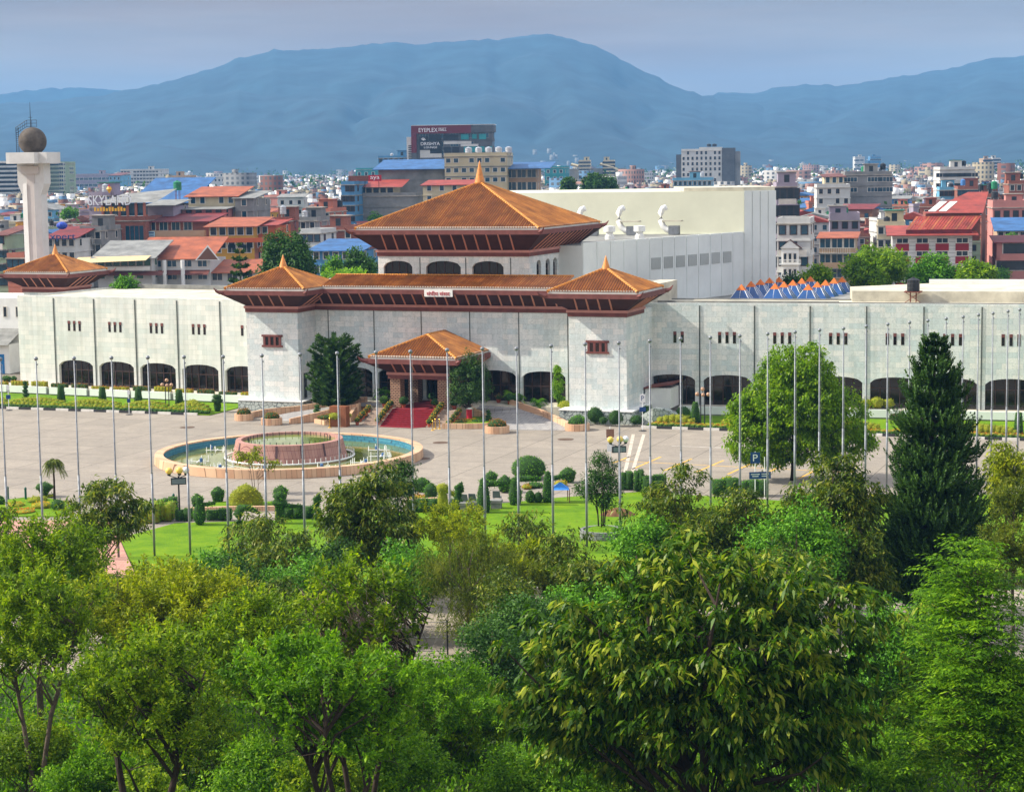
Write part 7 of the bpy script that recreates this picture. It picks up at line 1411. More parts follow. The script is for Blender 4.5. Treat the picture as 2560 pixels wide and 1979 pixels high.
# towers and other landmarks farther off
t, w_, h_ = NBc(cZ3, 'hotel_tower', 'white ten storey hotel tower with dark grey end wall right of centre', 105, 350, 190, 800, 14, -8, 'white', 10, 9, ybot=478, fh=2.15, ww=.95, wh=1.25, frame=M_wf, glass=M_wg, tanks=0, lip=False, parapet=.8, skip=.12, sidecols=0, stair=False)
b = MB(); b.mat(WALLS['dark grey']).box(-w_ / 2 - 2.1, .2, 0, -w_ / 2 - .05, 12, h_ - 1.2); b.box(w_ / 2 + .05, -.1, 0, w_ / 2 + 5.2, 10, h_ + 1.2); b.mat(WALLS['grey']).box(w_ / 2 + 5.25, 1, 0, w_ / 2 + 7.2, 9, h_ - .2); b.mat(WALLS['white']).box(-w_ / 2 + 7, 2, h_, w_ / 2 + .04, 9, h_ + 1.6); b.build('end_wall', t)
tank(t, w_ / 2 - 3, 4, h_ + 1.6, 'black', .9, 1.1, .2); tank(t, w_ / 2 - 5.2, 4, h_ + 1.6, 'black', .9, 1.1, .2)
t, w_, h_ = NBc(cZ3, 'red_sign_building', 'blue and white low building with red roof sign before the white tower', 55, 290, 370, 560, 14, -8, 'sky blue', 3, 6, ybot=478, tanks=2, glass=M_wgb)
t, w_, h_ = NBc(cH, 'apartment_block', 'cream apartment block with curved stepped front, right of the mall', 605, 780, 150, 1100, 22, -4, 'cream', 9, 4, ybot=455, fh=1.9, ww=2.2, wh=.9, tanks=0, parts=False, lip=False, cat='apartment block'); NBc(cH, 'apartment_block', 'cream apartment block with rounded right end, right of the mall', 985, 1160, 150, 1100, 22, -4, 'cream', 11, 4, ybot=455, fh=1.9, ww=2.2, wh=.9, tanks=0, parts=False, lip=False, cat='apartment block')
t = thing('apartment_block', 'middle apartment section with sweeping curved white ribs between cream blocks', 'apartment block', at(*cH(880, 240), 1762).xy.to_3d(), R(-4)); t.scale = (1.6, 1.6, 1); ZT = at(*cH(880, 150), 1762).z; b = MB(); b.mat(WALLS['grey']).box(-16, 4, 0, 16, 20, ZT - 6); b.mat(WALLS['cream'])
for dx in (-14, 2): b.tube([(dx, 0, ZT - 2), (dx + 7, 0, ZT - 5), (dx + 12, 0, ZT - 11), (dx + 14, 0, ZT - 20), (dx + 14, 0, 0)], 1.3, 5)
b.build('wall', t)
NBc(cH, 'netted_building', 'unfinished block wrapped in teal netting right of the mall', 75, 380, 250, 900, 20, -8, 'teal', 6, 3, ybot=470, tanks=0, parts=False, stair=False)
NBc(cC, 'netted_building', 'far block wrapped in teal netting left of the mall', 1105, 1380, 240, 820, 18, -8, 'teal', 5, 3, ybot=460, tanks=0, parts=False, stair=False); NBc(cC, 'glass_building', 'blue glass building with rounded roof left of the mall', 1400, 1740, 85, 660, 18, -8, 'blue', 6, 4, ybot=460, tanks=1, parts=False, glass=M_wgb)
NBc(cG, 'office_tower', 'pale banded office tower at left edge behind the water tower', -140, 190, 140, 800, 24, -6, 'white', 13, 8, ybot=530, fh=1.75, ww=5.2, wh=.85, parts=False, tanks=0, stair=True, glass=M_wg, skip=0, cat='tower block'); NBc(cG, 'office_tower', 'pale green gridded tower right of the water tower shaft', 560, 722, 150, 750, 20, -6, 'pale green', 16, 3, ybot=520, fh=1.5, ww=5.4, wh=1.0, parts=False, tanks=0, stair=False, roof='flat', skip=0, cat='tower block')
NBc(cZ1, 'hospital_block', 'long white block with rows of windows on the far left skyline', 765, 1005, 575, 1250, 24, -6, 'white', 5, 12, ybot=460, fh=2.2, ww=1.7, wh=1.0, parts=False, tanks=0, cat='apartment block'); NBc(cZ1, 'office_block', 'lilac office block left of the long white block on skyline', 475, 700, 605, 1150, 24, -6, 'lilac', 6, 8, ybot=475, fh=3.6, ww=2.4, parts=False, tanks=0, cat='apartment block'); NBc(cZ1, 'office_block', 'blue glass gabled block beside the lilac office block', 690, 765, 608, 1130, 20, -6, 'sky blue', 6, 3, ybot=475, roof='brown tin', parts=False, tanks=0, glass=M_wgb, cat='apartment block'); NBc(cZ1, 'apartment_block', 'tan apartment block above the blue roof on the left skyline', 1070, 1180, 618, 900, 18, -6, 'tan', 8, 4, ybot=500, parts=False, tanks=0, cat='apartment block'); NBc(cZ1, 'apartment_block', 'white frame apartment block right of the tan block on the left skyline', 1310, 1450, 620, 1200, 18, -6, 'white', 6, 6, ybot=475, parts=False, tanks=0, cat='apartment block')
NBc(cE, 'apartment_tower', 'white and blue twin tower far on the right skyline', 1180, 1300, 70, 1800, 30, -6, 'white', 10, 5, ybot=430, fh=4, ww=3, parts=False, tanks=0, cat='tower block'); NBc(cE, 'apartment_tower', 'blue netted tower beside the white twin tower on right skyline', 1370, 1500, 62, 1800, 30, -6, 'blue', 10, 4, ybot=430, fh=4, ww=3, parts=False, tanks=0, cat='tower block'); NBc(cF, 'apartment_tower', 'tan and white apartment tower on the far right skyline', 1190, 1290, 95, 1400, 26, -6, 'tan', 14, 4, ybot=450, fh=2.2, ww=2.6, wh=1.1, parts=False, tanks=0, cat='tower block'); NBc(cF, 'apartment_tower', 'white apartment tower just right of the tan tower', 1300, 1395, 88, 1420, 26, -6, 'white', 14, 4, ybot=450, fh=2.2, ww=2.6, wh=1.1, parts=False, tanks=0, cat='tower block')
# right: houses behind the right wing
NBc(cE, 'flats_building', 'grey lilac flats with open balconies against the hall tower', 205, 465, 440, 338, 10, -4, 'lilac', 4, 3, ybot=730, fh=4.2, ww=2.4, wh=2.2, tanks=0, balcony=1)
t, w_, h_ = NBc(cE, 'white_house', 'white four storey house with gabled porch balconies right of the hall', 210, 620, 900, 300, 11, -12, 'white', 5, 3, ybot=735, fh=2.35, ww=.95, wh=1.25, tanks=0, stair=False, balcony=2, parapet=.8)
b = MB(); xc = -w_ / 2 + 2.05; b.mat(M_white).box(xc - 1.3, -1.2, 1, xc + 1.3, -.02, h_ - 3.5); b.mat(ROOFS['brown tin'])
for s_ in (-1, 1): b.add([(xc + s_ * 1.75, -1.6, h_ - 3.55), (xc, -1.6, h_ - 2.2), (xc, 0, h_ - 2.2), (xc + s_ * 1.75, 0, h_ - 3.55)], [(0, 1, 2, 3)])
b.mat(M_white).add([(xc - 1.5, -1.45, h_ - 3.5), (xc + 1.5, -1.45, h_ - 3.5), (xc, -1.45, h_ - 2.3)], [(0, 1, 2)])
for k in range(3): z = h_ - 5.85 - k * 2.35; b.box(xc - 1.6, -1.75, z - .1, xc + 1.6, -1.2, z + .05); b.box(xc - 1.6, -1.75, z + .62, xc + 1.6, -1.68, z + .7); [b.box(xc - 1.6 + i * .2, -1.74, z, xc - 1.54 + i * .2, -1.69, z + .64) for i in range(17)]
b.build('gabled_porch', t)
for k in range(3): add_windows(t, Matrix.Translation((xc, -1.2, 0)), 2.2, h_ - 5.85 - k * 2.35, 2.3, 3, .42, 1.3, M_wg, M_wf, sill=.25)
NBc(cE, 'brown_house', 'brown house with dark glass front and peach balconies', 735, 1180, 1075, 312, 10, -12, 'tan', 4, 3, ybot=730, fh=3.4, ww=2.2, wh=2.2, roof='orange tin', pitch=-.6, tanks=0, balcony=1, glass=M_wgb)
t, w_, h_ = NBc(cE, 'grey_building', 'stained grey concrete building with stepped roof behind the houses', 1050, 1640, 290, 455, 14, -6, 'grey', 3, 4, ybot=510, fh=3.4, ww=4, wh=1.2, tanks=2, skip=.5); NBc(cE, 'house', 'white flat roofed house in front of the stained concrete building', 705, 1120, 450, 440, 12, -6, 'white', 3, 3, ybot=510, tanks=0, cat='house', stair=False); NBc(cE, 'house', 'cream penthouse with shed roof on the stained building', 800, 1045, 315, 452, 10, -6, 'cream', 1, 2, ybot=470, roof='brown tin', pitch=-.6, tanks=1, cat='house', wh=1.8)
t, w_, h_ = NBc(cF, 'red_roof_building', 'red and white building with tiered red tin roofs and brick side', 55, 1045, 1040, 300, 14, -10, 'white', 4, 4, ybot=735, fh=1.95, ww=1.7, wh=.66, roof='red tin', pitch=-1.0, side_wall='brick', tanks=0, over=.9, skip=0, glass=M_wg, lip=False)
b = MB(); b.mat(WALLS['red'])
for k in range(4):
    for c in range(4): x = -w_ / 2 + w_ * (c + .5) / 4; z = h_ - 1.95 * (k + 1); b.box(x - .98, -.05, z - .36, x + .98, -.003, z + .78)
b.mat(M_joint)
for c in range(5):
    x = -w_ / 2 + w_ * c / 4 + (.62 if c == 0 else -.62 if c == 4 else 0)
    for k in range(14): z = h_ - .4 - k * .55; b.box(x - .62, -.02, z, x + .62, -.004, z + .04)
b.build('red_panel', t)
b = MB(); b.mat(ROOFS['red tin']); nr = 22
for i in range(nr):
    xa = -w_ / 2 + 2 + (w_ - 2) * i / nr; xb = xa + (w_ - 2) / nr * .86; b.mat(ROOFS['orange tin' if i % 4 == 0 else 'red tin']).add([(xa, 1.0, h_ + .9), (xb, 1.0, h_ + .9), (xb + 1.6, 4.6, h_ + 2.8), (xa + 1.6, 4.6, h_ + 2.8)], [(0, 1, 2, 3)])
b.mat(ROOFS['maroon tin']).box(-w_ / 2 + 2, 1.1, h_ + .1, w_ / 2, 1.3, h_ + .88); b.build('middle_roof', t)
b = MB(); b.mat(WALLS['brick']).box(-w_ / 2 + 5, 5.2, h_ - 1, w_ / 2 + 1.4, 18, h_ + 3.2); b.mat(ROOFS['red tin']).add([(-w_ / 2 + 4.6, 4.6, h_ + 3.25), (w_ / 2 - 3.2 + 5, 4.6, h_ + 3.25), (w_ / 2 + 3.4, 18.5, h_ + 6.2), (-w_ / 2 + 12, 18.5, h_ + 6.2)], [(0, 1, 2, 3)]); b.mat(WALLS['brick']).add([(w_ / 2 + 1.6, 5, 0), (w_ / 2 + 3.0, 18.2, 0), (w_ / 2 + 3.0, 18.2, h_ + 6.0), (w_ / 2 + 1.6, 5, h_ + 3.2)], [(0, 1, 2, 3)]); b.mat(M_white)
for dx in (0, 1.6): b.add([(-.5 + dx, 5.6, h_ + 3.52), (.6 + dx, 5.6, h_ + 3.52), (2.6 + dx, 12.0, h_ + 4.88), (1.5 + dx, 12.0, h_ + 4.88)], [(0, 1, 2, 3)])
b.build('upper_roof', t)
t, w_, h_ = NBc(cF, 'pink_house', 'pink house with long balconies at the right edge', 1350, 1760, 1130, 305, 10, -10, 'pink', 3, 4, ybot=740, fh=3.7, ww=1.5, wh=2.0, roof='maroon tin', pitch=-.7, tanks=0, balcony=1)
NBc(cF, 'house', 'house with bright blue tin roof behind the pink house', 1355, 1720, 985, 330, 10, -10, 'tan', 2, 3, ybot=620, roof='blue tin', pitch=-1.9, tanks=0, cat='house'); NBc(cF, 'house', 'pale pink house with fan arched window at the right edge', 1300, 1760, 700, 365, 10, -8, 'pink', 2, 3, ybot=580, fh=3.6, tanks=1, cat='house', parapet=1.3)
NBc(cF, 'brick_house', 'bare brick house with solar panels right of centre skyline', 1110, 1385, 570, 405, 10, -8, 'brick', 3, 2, ybot=530, tanks=3); NBc(cF, 'brick_house', 'tall bare brick house at the right edge', 1500, 1760, 405, 430, 10, -8, 'brick', 4, 2, ybot=520, tanks=1); NBc(cF, 'house', 'white three storey concrete frame building with strip windows', 645, 1075, 225, 525, 16, -6, 'white', 3, 4, ybot=475, fh=3.9, ww=5.5, wh=1.2, tanks=2, cat='building', skip=0); NBc(cF, 'brick_house', 'maroon brick house with balcony in front of the white frame building', 865, 1220, 470, 470, 12, -8, 'brick', 2, 5, ybot=500, tanks=2); NBc(cF, 'house', 'sky blue house with flat roof left of maroon brick house', 640, 860, 480, 480, 10, -8, 'sky blue', 3, 3, ybot=500, tanks=2, cat='house')
NBc(cE, 'house', 'tan flat house with laundry terrace in the right middle', 870, 1240, 860, 345, 10, -8, 'lilac', 2, 2, ybot=600, tanks=2, cat='house', parapet=1.3); NBc(cF, 'house', 'pale yellow house with maroon parapet left of the red roofs', -130, 215, 925, 330, 10, -10, 'cream', 2, 3, ybot=600, tanks=1, cat='house')
# ---- white concrete water tower with globe tank
wt = thing('water_tower', 'tall white concrete water tower with grey globe tank on its platform', 'water tower', (0, 0, 0)); pw = at(93, 640, 292); wt.location = (pw.x, pw.y, 0); wt.rotation_euler = (0, 0, R(-16)); k = ppm(292); M_wt = mat('tower_concrete', rgb(206, 204, 202), .9, .12, .2); M_wtd = mat('tower_concrete_core', rgb(196, 188, 184), .9, .12, .2)
zt = at(85, 409, 292).z; zp = at(85, 383, 292).z; b = MB(); b.mat(M_wt)
for s in (-1, 1): b.prism([(s * .6, -1.15), (s * 1.5, -.9), (s * 1.5, .9), (s * .6, 1.15)][::s], 0, zt - 2.9); b.vprism([(s * .6, zt - 4.6), (s * 1.45, zt - 4.6), (s * 2.15, zt - 2.9), (s * 2.15, zt), (s * .6, zt)][::s], -.95, .95)
b.mat(M_wtd).box(-.61, -1.05, 0, .61, 1.05, zt - .02); b.box(-1.4, -1.25, zt - 1.5, 1.4, 1.25, zt - .4); b.build('shaft', wt)
b = MB(); b.mat(M_wt).box(-2.0, -3.3, zt, 2.0, 3.3, zp + .1); b.box(-3.3, -2.0, zt + .004, 3.3, 2.0, zp + .104); b.build('platform', wt)
zc = at(82, 350, 292).z; rs = 34.5 / k; b = MB(); b.smooth = True; b.mat(mat('globe_concrete', rgb(88, 80, 73), .9, .4, .6)).ball((0, 0, zp - .3 + rs), rs, 28, 18); go = b.build('globe_tank', wt)
b = MB(); b.mat(M_black); zg = zp - .3
for x in (-2.3, -1.9): b.tube([(x, -.6, zg), (x, -.6, zg + rs * 2)], .05, 4)
for i in range(14): b.tube([(-2.3, -.6, zg + i * .3), (-1.9, -.6, zg + i * .3)], .03, 4)
for z in (0, .45, .9): b.tube([(-2.3, -.6, zg + rs * 1.55 + z), (-.6, -.4, zg + rs * 2.05 + z), (1.0, -.4, zg + rs * 2.05 + z)], .035, 4)
for f_ in np.linspace(0, 1, 6): x = -2.3 + 1.7 * f_; z = zg + rs * (1.55 + .5 * f_); b.tube([(x, -.6 + .2 * f_, z), (x, -.6 + .2 * f_, z + .9)], .03, 4)
for x in (-.6, .2, 1.0): b.tube([(x, -.4, zg + rs * 2), (x, -.4, zg + rs * 2.05 + .9)], .03, 4)
b.build('ladder_railing', go); b = MB(); b.mat(M_black).tube([(-.2, 0, zg + rs * 2), (-.2, 0, zg + rs * 2 + 3.6)], [.07, .02], 5); b.tube([(-.5, 0, zg + rs * 2 + 1.4), (.1, 0, zg + rs * 2 + 1.4)], .03, 4); b.build('mast', wt); NAMED.append((10, 150, 330, 700, 300))
# ---- plant on the hall and wing roofs
for i, (x, y0, y1) in enumerate(((1547, 520, 585), (1652, 518, 583), (1449, 521, 560))):
    Y = 272; p = at(x, y1, Y); h_ = 19.05; t = thing('vent_duct', ('white curved ventilation duct on hall roof, left of the two whole ones', 'white curved ventilation duct on hall roof, right of the two whole ones', 'white duct elbow half hidden by the great roof slope')[i], 'ventilation duct', (p.x, Y, h_), R(-20), 'white ducts on the hall roof'); b = MB(); b.smooth = True; b.mat(M_white); pts = [(1.5, 0, .5), (1.0, 0, .6), (.35, 0, 1.1), (0, 0, 1.9), (0, 0, 2.9), (.3, 0, 3.5), (.8, 0, 3.7)]; b.tube(pts, .42, 12); b.build('duct', t); b = MB(); b.mat(M_concrete).box(.3, -.6, 1.75, 3.0, .6, 1.95); b.mat(M_steel).box(1.2, -.5, 0, 2.6, .5, 1.2); b.build('fan_unit', t)
for i, (x, y) in enumerate(((1524, 598), (1599, 592))):
    p = at(x, y, 258); t = thing('roof_cowl', ('white round roof cowl on the hall roof, left one', 'white round roof cowl on the hall roof, right one')[i], 'roof cowl', (p.x, 258, 19.0), 0, 'white cowls on the hall roof'); b = MB(); b.mat(M_white).lathe([(.6, 0), (.6, .5), (.45, .55), (.45, .9), (.75, 1.0), (.75, 1.7), (.05, 1.75)], (0, 0), 14); b.build('cowl', t)
p = at(2283, 755, 229); t = thing('roof_tank', 'black ribbed water tank on rusty steel stand on right wing roof', 'water tank', (p.x, 229, 12.4), R(-15)); tank(t, 0, 0, 0, 'black', .72, 1.55, 1.25, True)
b = MB(); b.mat(M_rust)
for s in (-1, 1):
    b.tube([(-.9 * s, -.9, 0), (.9 * s, -.9, 1.25)], .035, 4); b.tube([(-1, .9 * s, 1.22), (1, .9 * s, 1.22)], .06, 4)
b.box(-1, -1, 1.2, 1, 1, 1.26)
b.build('stand', t)
# ---- unnamed houses of the quarter
PROF = [(-200, 740), (0, 740), (18, 690), (150, 640), (285, 690), (300, 742), (560, 742), (575, 715), (700, 680), (800, 712), (893, 692), (900, 572), (1207, 455), (1330, 487), (1941, 477), (1943, 738), (2100, 728), (2700, 712)]
def zone(x, y):
    if x < 150: a = 'by the white water tower'
    elif x < 420: a = 'behind far left pavilion'
    elif x < 700: a = 'above left tower roof'
    elif x < 960: a = 'left of great pagoda'
    elif x < 1330: a = 'beside the mall'
    elif x < 1690: a = 'above the hall roof'
    elif x < 1945: a = 'by white hotel tower'
    elif x < 2240: a = 'behind right wing near hall'
    else: a = 'near the big red roofs'
    return a
rg = random.Random(12); cand = []
Y = 455.0
while Y < 1000:
    half = 0.29 * Y; x = -half - rg.uniform(0, 8)
    while x < half:
        w_ = rg.uniform(7.5, 13); d_ = rg.uniform(9, 13); h_ = rg.choice([8, 9.5, 11, 12.5, 14, 12, 10]) + rg.uniform(-.8, .8) + (rg.random() < .06) * 5
        cx_ = x + w_ / 2; yy = Y + rg.uniform(-4, 4); a = proj((cx_ - w_ / 2, yy, h_)); b_ = proj((cx_ + w_ / 2, yy, h_)); cc = proj((cx_, yy, h_ + 1)); x += w_ + (rg.uniform(.6, 2.5) if rg.random() < .8 else rg.uniform(4, 9))
        if b_[0] < -20 or a[0] > 2580: continue
        vis = np.interp([a[0], cc[0], b_[0]], [p[0] for p in PROF], [p[1] for p in PROF]).max()
        if cc[1] > vis - 4: continue
        bad = False
        for (nx0, nx1, nyt, nyb, nY) in NAMED:
            if yy < nY + 4 and b_[0] > nx0 - 3 and a[0] < nx1 + 3 and cc[1] < nyb and (yy > nY - 45 or cc[1] < nyb - 6): bad = True; break
        if not bad: cand.append((cx_, yy, w_, d_, h_, cc))
    Y += 15 + (Y - 455) * .02
YCUT = sorted(c[1] for c in cand)[min(291, len(cand) - 1)]; print('infill houses', len(cand), YCUT)
lab = {}; items = []
WK = ['cream', 'white', 'pink', 'salmon', 'grey', 'lilac', 'tan', 'brick', 'pale green', 'white', 'cream', 'brick', 'blue', 'brown', 'grey', 'yellow', 'brick', 'sky blue']
for (cx_, yy, w_, d_, h_, cc) in sorted(cand, key=lambda c: c[1])[:292]:
    wall = rg.choice(WK); roof = rg.choice(['flat'] * 7 + list(ROOFS)); fl = max(2, int(round(h_ / 3.1))); base = '%s %s storey house with %s %s' % (wall, ('two', 'three', 'four', 'five', 'six', 'seven')[min(5, fl - 2)], 'flat roof' if roof == 'flat' else roof + ' roof', zone(*cc)); lab.setdefault(base, []).append((cc[0], cx_, yy, w_, d_, h_, wall, roof, fl))
n = 0
for base, L_ in lab.items():
    L_.sort()
    for i, (px, cx_, yy, w_, d_, h_, wall, roof, fl) in enumerate(L_):
        l = base if len(L_) == 1 else base + ', ' + (('left one', 'right one')[i] if len(L_) == 2 else ORD[i] + ' from the left')
        n += 1; house('house', l, (cx_, yy), w_, d_, h_, R(-14 + rg.uniform(-14, 14)), wall, fl, max(2, int(w_ / rg.uniform(2.6, 3.6))), roof, parts=yy < 600, seed=n * 2 + (n % 3), group='houses of the quarter behind the congress building', tanks=rg.choice([0, 1, 1, 2]), balcony=rg.choice([0, 0, 1, 2]), pitch=rg.choice([1.4, 1.8, -1.0, -1.4]), sidecols=2)
# ---- the rest of the valley town, too many and too far to tell apart
fm = [brickmat('far_facade_' + k, rgb(60, 66, 74), rgb(90, 92, 94), WALLRGB, 2.6, 3.1, .75, .9, stain=.15, offset=0) for k, WALLRGB in (('white', rgb(216, 214, 210, .66)), ('cream', rgb(204, 190, 160, .6)), ('pink', rgb(190, 148, 136, .6)), ('brick', rgb(140, 92, 76, .66)), ('grey', rgb(150, 150, 150, .7)), ('blue', rgb(110, 150, 186, .66)))] + [M_flat, ROOFS['red tin'], ROOFS['blue tin'], ROOFS['grey tin'], M_white]
rng = np.random.default_rng(5); n = 30000; Yf = YCUT + 3700 * rng.random(n) ** 1.45; Xf = rng.uniform(-.31, .31, n) * Yf; V = []; Q = []; MI = []
dens_ = fbm(Xf / 260, Yf / 400, 3, 8); keep = (dens_ + rng.random(n) * .35 > .50); Xf, Yf = Xf[keep], Yf[keep]; n = len(Xf)
ok = np.ones(n, bool)
nh = np.array([(c[0], c[1]) for c in sorted(cand, key=lambda c: c[1])[:292]])
for i in range(n):
    if Yf[i] < 1050 and len(nh) and np.min(np.abs(nh[:, 0] - Xf[i]) + np.abs(nh[:, 1] - Yf[i])) < 14: ok[i] = False
    if Yf[i] < 2400:
        q_ = proj((Xf[i], Yf[i], 12))
        for (nx0, nx1, nyt, nyb, nY) in NAMED:
            if nx0 - 6 < q_[0] < nx1 + 6 and nY - 40 < Yf[i] < nY + 12: ok[i] = False
Xf, Yf = Xf[ok], Yf[ok]; n = len(Xf)
for i in range(n):
    w_, d_ = rng.uniform(8, 15, 2); h_ = rng.uniform(7, 15) * (1 + .8 * (rng.random() < .012) * (Yf[i] > 1100)) ; w_ *= 1 + (rng.random() < .06); a = R(-14 + rng.normal(0, 16)); c_, s_ = math.cos(a), math.sin(a); o = len(V)
    for z in (0, h_):
        for (x, y) in ((-w_ / 2, 0), (w_ / 2, 0), (w_ / 2, d_), (-w_ / 2, d_)): V.append((Xf[i] + x * c_ - y * s_, Yf[i] + x * s_ + y * c_, z))
    m_ = rng.choice(6, p=[.32, .2, .13, .13, .14, .08]); Q += [(o, o + 1, o + 5, o + 4), (o + 1, o + 2, o + 6, o + 5), (o + 2, o + 3, o + 7, o + 6), (o + 3, o, o + 4, o + 7), (o + 4, o + 5, o + 6, o + 7)]; MI += [m_] * 4 + [6 + rng.choice(4, p=[.68, .12, .09, .11])]
    if rng.random() < .5:
        o = len(V); sx, sy = rng.uniform(-.3, .3) * w_, d_ * .5
        for z in (h_, h_ + 2.4):
            for (x, y) in ((sx - 1.6, sy - 1.6), (sx + 1.6, sy - 1.6), (sx + 1.6, sy + 1.6), (sx - 1.6, sy + 1.6)): V.append((Xf[i] + x * c_ - y * s_, Yf[i] + x * s_ + y * c_, z))
        Q += [(o, o + 1, o + 5, o + 4), (o + 1, o + 2, o + 6, o + 5), (o + 2, o + 3, o + 7, o + 6), (o + 3, o, o + 4, o + 7), (o + 4, o + 5, o + 6, o + 7)]; MI += [10 if m_ == 0 else m_] * 5
o = link('distant_houses', npmesh('distant_houses', V, Q, fm, MI)); o['kind'] = 'stuff'; o['label'] = 'hazy mass of small houses across the valley floor'
# trees of the town
p_ = []
for i in range(900):
    y = 620 + 3700 * rng.random() ** 1.4; x = rng.uniform(-.31, .31) * y; s_ = rng.uniform(5, 11) * (1 + y / 4000)
    if y < 1900 and any(nx0 - 12 < proj((x, y, 9))[0] < nx1 + 12 and nY - 60 < y < nY + 10 for (nx0, nx1, nyt, nyb, nY) in NAMED): continue
    if i >= 620: y = 470 + 900 * rng.random(); x = rng.uniform(-.3, .3) * y; s_ = rng.uniform(2.6, 4.6); 
    if i >= 620 and any(nx0 - 12 < proj((x, y, 9))[0] < nx1 + 12 and y < nY + 14 for (nx0, nx1, nyt, nyb, nY) in NAMED): continue
    m_ = 34 if i < 620 else 110; d = unit(rng.normal(0, 1, (m_, 3))); p_.append(np.array([x, y, s_ * .75 if i < 620 else rng.uniform(5, 9)]) + d * np.array([s_ * rng.uniform(.8, 2.2), s_, s_ * .75]) * np.cbrt(rng.random((m_, 1))))
P = np.concatenate(p_); fs_ = np.where(P[:, 1] < 1372, .4, 1.0); v, q = leaf_quads(P, rng.normal(0, 1, P.shape), rng.normal(0, 1, P.shape) + np.array([0, 0, .6]), 4.2 * fs_, 2.8 * fs_); o = link('distant_trees', npmesh('distant_trees', v, q, LF['dark'])); o['kind'] = 'stuff'; o['label'] = 'dark green tree clumps scattered between the far houses'
# pale settlements on the lower mountain slopes
V = []; Q = []
for i in range(120):
    k_ = rng.integers(0, 3); x0_, y0_ = ((1830, 330), (1450, 420), (2300, 395))[k_]; px = x0_ + rng.normal(0, 190); 
    Yt = rng.uniform(4400, 4900); tt = (Yt - 4300) / 2900; yh_ = 415 + ROLL * (CX - px); yr_ = np.interp(px, [p[0] * D2S for p in RIDGE], [p[1] * D2S for p in RIDGE]); z = max(0, ((yh_ - yr_) / F * 7200 + EYE) * tt ** 1.25) + rng.uniform(-6, 4); x = (px - CX) / F * Yt; s_ = rng.uniform(2.5, 6); o = len(V)
    V += [(x - s_, Yt, z - 8), (x + s_, Yt, z - 8), (x + s_, Yt + s_, z - 8), (x - s_, Yt + s_, z - 8), (x - s_, Yt, z + s_ * .8), (x + s_, Yt, z + s_ * .8), (x + s_, Yt + s_, z + s_ * .8), (x - s_, Yt + s_, z + s_ * .8)]; Q += [(o, o + 1, o + 5, o + 4), (o + 1, o + 2, o + 6, o + 5), (o + 3, o, o + 4, o + 7), (o + 4, o + 5, o + 6, o + 7)]
o = link('hillside_houses', npmesh('hillside_houses', V, Q, WALLS['grey'])); o['kind'] = 'stuff'; o['label'] = 'tiny pale houses scattered over the lower mountain slopes'
# ---- trees standing among the houses
def ctree(cx, top, wid, hgt, Y, leaf, seed, label, nclus=150, nleaf=46, LL=.5, LW=.26, cr=.8, style='dense', shape=None):
    p = at(*DD(cx, top), Y); k = ppm(Y) / D2S; W = wid / k; hc = hgt / k; H = max(p.z, 3)
    return make_tree('tree', label, 'tree', (p.x, Y, 0), H, shape or dome(W * 1.12, hc, H - hc, seed, 7), leaf, nclus, nleaf, LL, LW, cr, style, (.2, .3), M_barkd, seed, 20, shell=.75)
ctree(590, 492, 78, 120, 300, 'dark', 201, 'dark green tree, left of the twin crowns above the left tower roof', 170); ctree(632, 500, 76, 115, 297, 'dark', 202, 'dark green tree, right of the twin crowns above the left tower roof', 170)
ctree(766, 535, 70, 75, 292, 'dark', 203, 'dark round tree against the left side of the great pagoda'); ctree(708, 552, 40, 50, 294, 'hedge', 204, 'narrow lit tree in front of the blue painted house', 70)
ctree(270, 595, 52, 42, 280, 'hedge', 205, 'small bush tree behind the left wing parapet', 70); ctree(740, 583, 110, 16, 285, 'lime', 206, 'bright clipped hedge top behind the front roof', 60)
ctree(1865, 530, 150, 100, 285, 'ficus', 207, 'big round dense tree behind the skylights, left of three', 320); ctree(1985, 545, 110, 80, 288, 'hedge', 208, 'round dense tree before the red roof building, middle of three', 230); ctree(2078, 563, 85, 62, 283, 'ficus', 209, 'round dense tree behind the black roof tank, right of three', 180); ctree(1740, 570, 70, 52, 282, 'ficus', 210, 'small round tree before the white gabled house', 120); ctree(1690, 592, 30, 26, 281, 'dark', 211, 'small dark tree at the hall tower foot', 40)
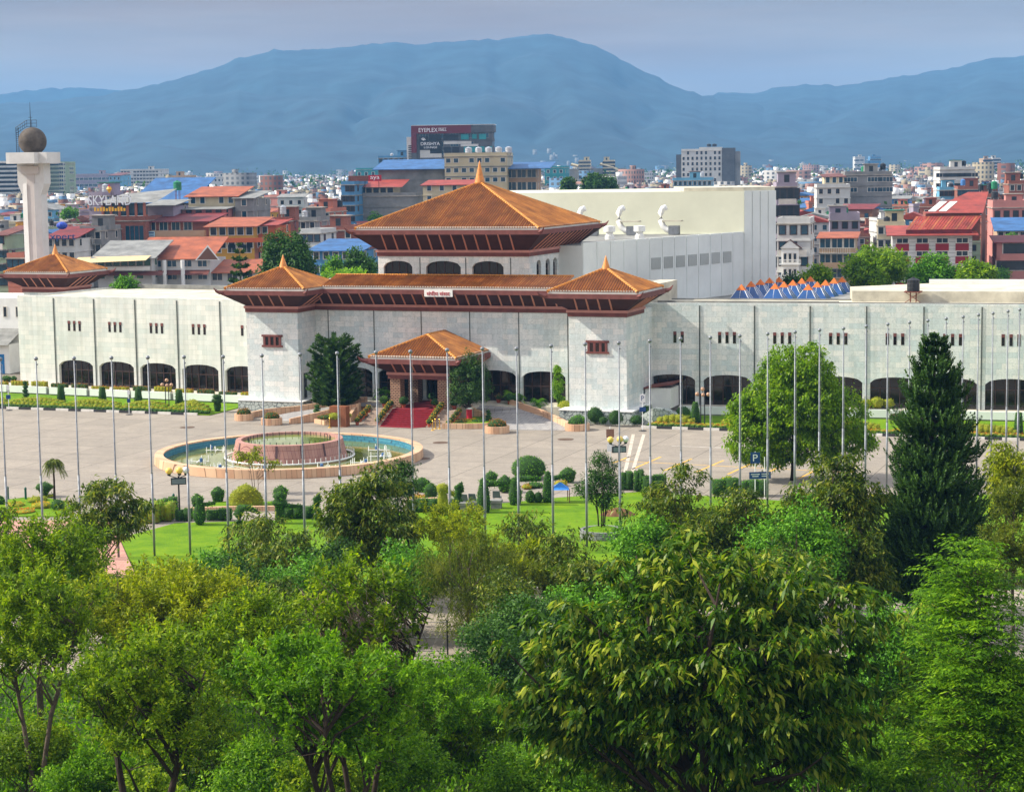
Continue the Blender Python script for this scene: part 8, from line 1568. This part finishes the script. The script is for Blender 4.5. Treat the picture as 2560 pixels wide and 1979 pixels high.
ctree(1265, 372, 60, 40, 620, 'dark', 212, 'dark tree clump in front of the curved apartment block', 90, 40, .9, .6); ctree(1300, 380, 40, 30, 640, 'dark', 213, 'dark tree right of the clump before the curved apartments', 60, 40, .9, .6); ctree(1210, 382, 36, 26, 600, 'dark', 214, 'dark tree left of the clump before the curved apartments', 60, 40, .9, .6); ctree(148, 445, 40, 22, 640, 'hedge', 215, 'green tree on the terrace right of the water tower', 60, 40, .6, .35); ctree(800, 455, 34, 22, 640, 'hedge', 216, 'green roof garden tree left of the concrete wall building', 50, 40, .6, .35)
ctree(1695, 420, 26, 18, 660, 'hedge', 217, 'small green tree between hall tower and stained building', 40); ctree(2135, 575, 40, 26, 452, 'hedge', 218, 'small green tree on the pink house terrace', 50); ctree(2155, 500, 32, 24, 488, 'hedge', 219, 'small round tree before the blue roofed house', 50)
norfolk('norfolk_pine', 'spindly open pine with pale trunk before the white hotel', at(*DD(513, 600), 296).xy.to_3d(), at(*DD(513, 522), 296).z, 2.4, 'conifer', 220, 8, 7, bark=M_bark, clear=.55, thick=.3, dens=90)
# ---- places at the far left behind the wing corner
t = thing('rear_building', 'white low rear building with blue doors at the far left', 'building', at(20, 800, 285).xy.to_3d(), R(-14)); b = MB(); b.mat(M_white).box(-16, 3, 0, 2, 14, 10.6); b.box(-16, -1, 0, 0.5, 3, 4.2); b.build('wall', t); b = MB(); b.mat(ROOFS['grey tin']).add([(-16, -2, 4.2), (.8, -2, 4.2), (.8, 3, 6.2), (-16, 3, 6.2)], [(0, 1, 2, 3)]); b.build('roof', t); add_windows(t, Matrix.Translation((-2, 3, 0)), 6, 7.0, 3, 3, .5, 1.4, M_wg, M_wf)
b = MB(); b.mat(mat('door_blue', rgb(40, 120, 180), .6))
for x in (-6, -3.2, -.8): b.box(x - .5, -1.08, 0, x + .5, -1.0, 2.8)
b.build('door', t)
b = MB(); b.mat(M_grass).prism([tuple(w2loc(gnd(*q)).xy) for q in ((-60, 915), (36, 912), (40, 890), (-60, 880))], 0, .1); o = b.build('lawn', kind='structure'); o.matrix_world = BM
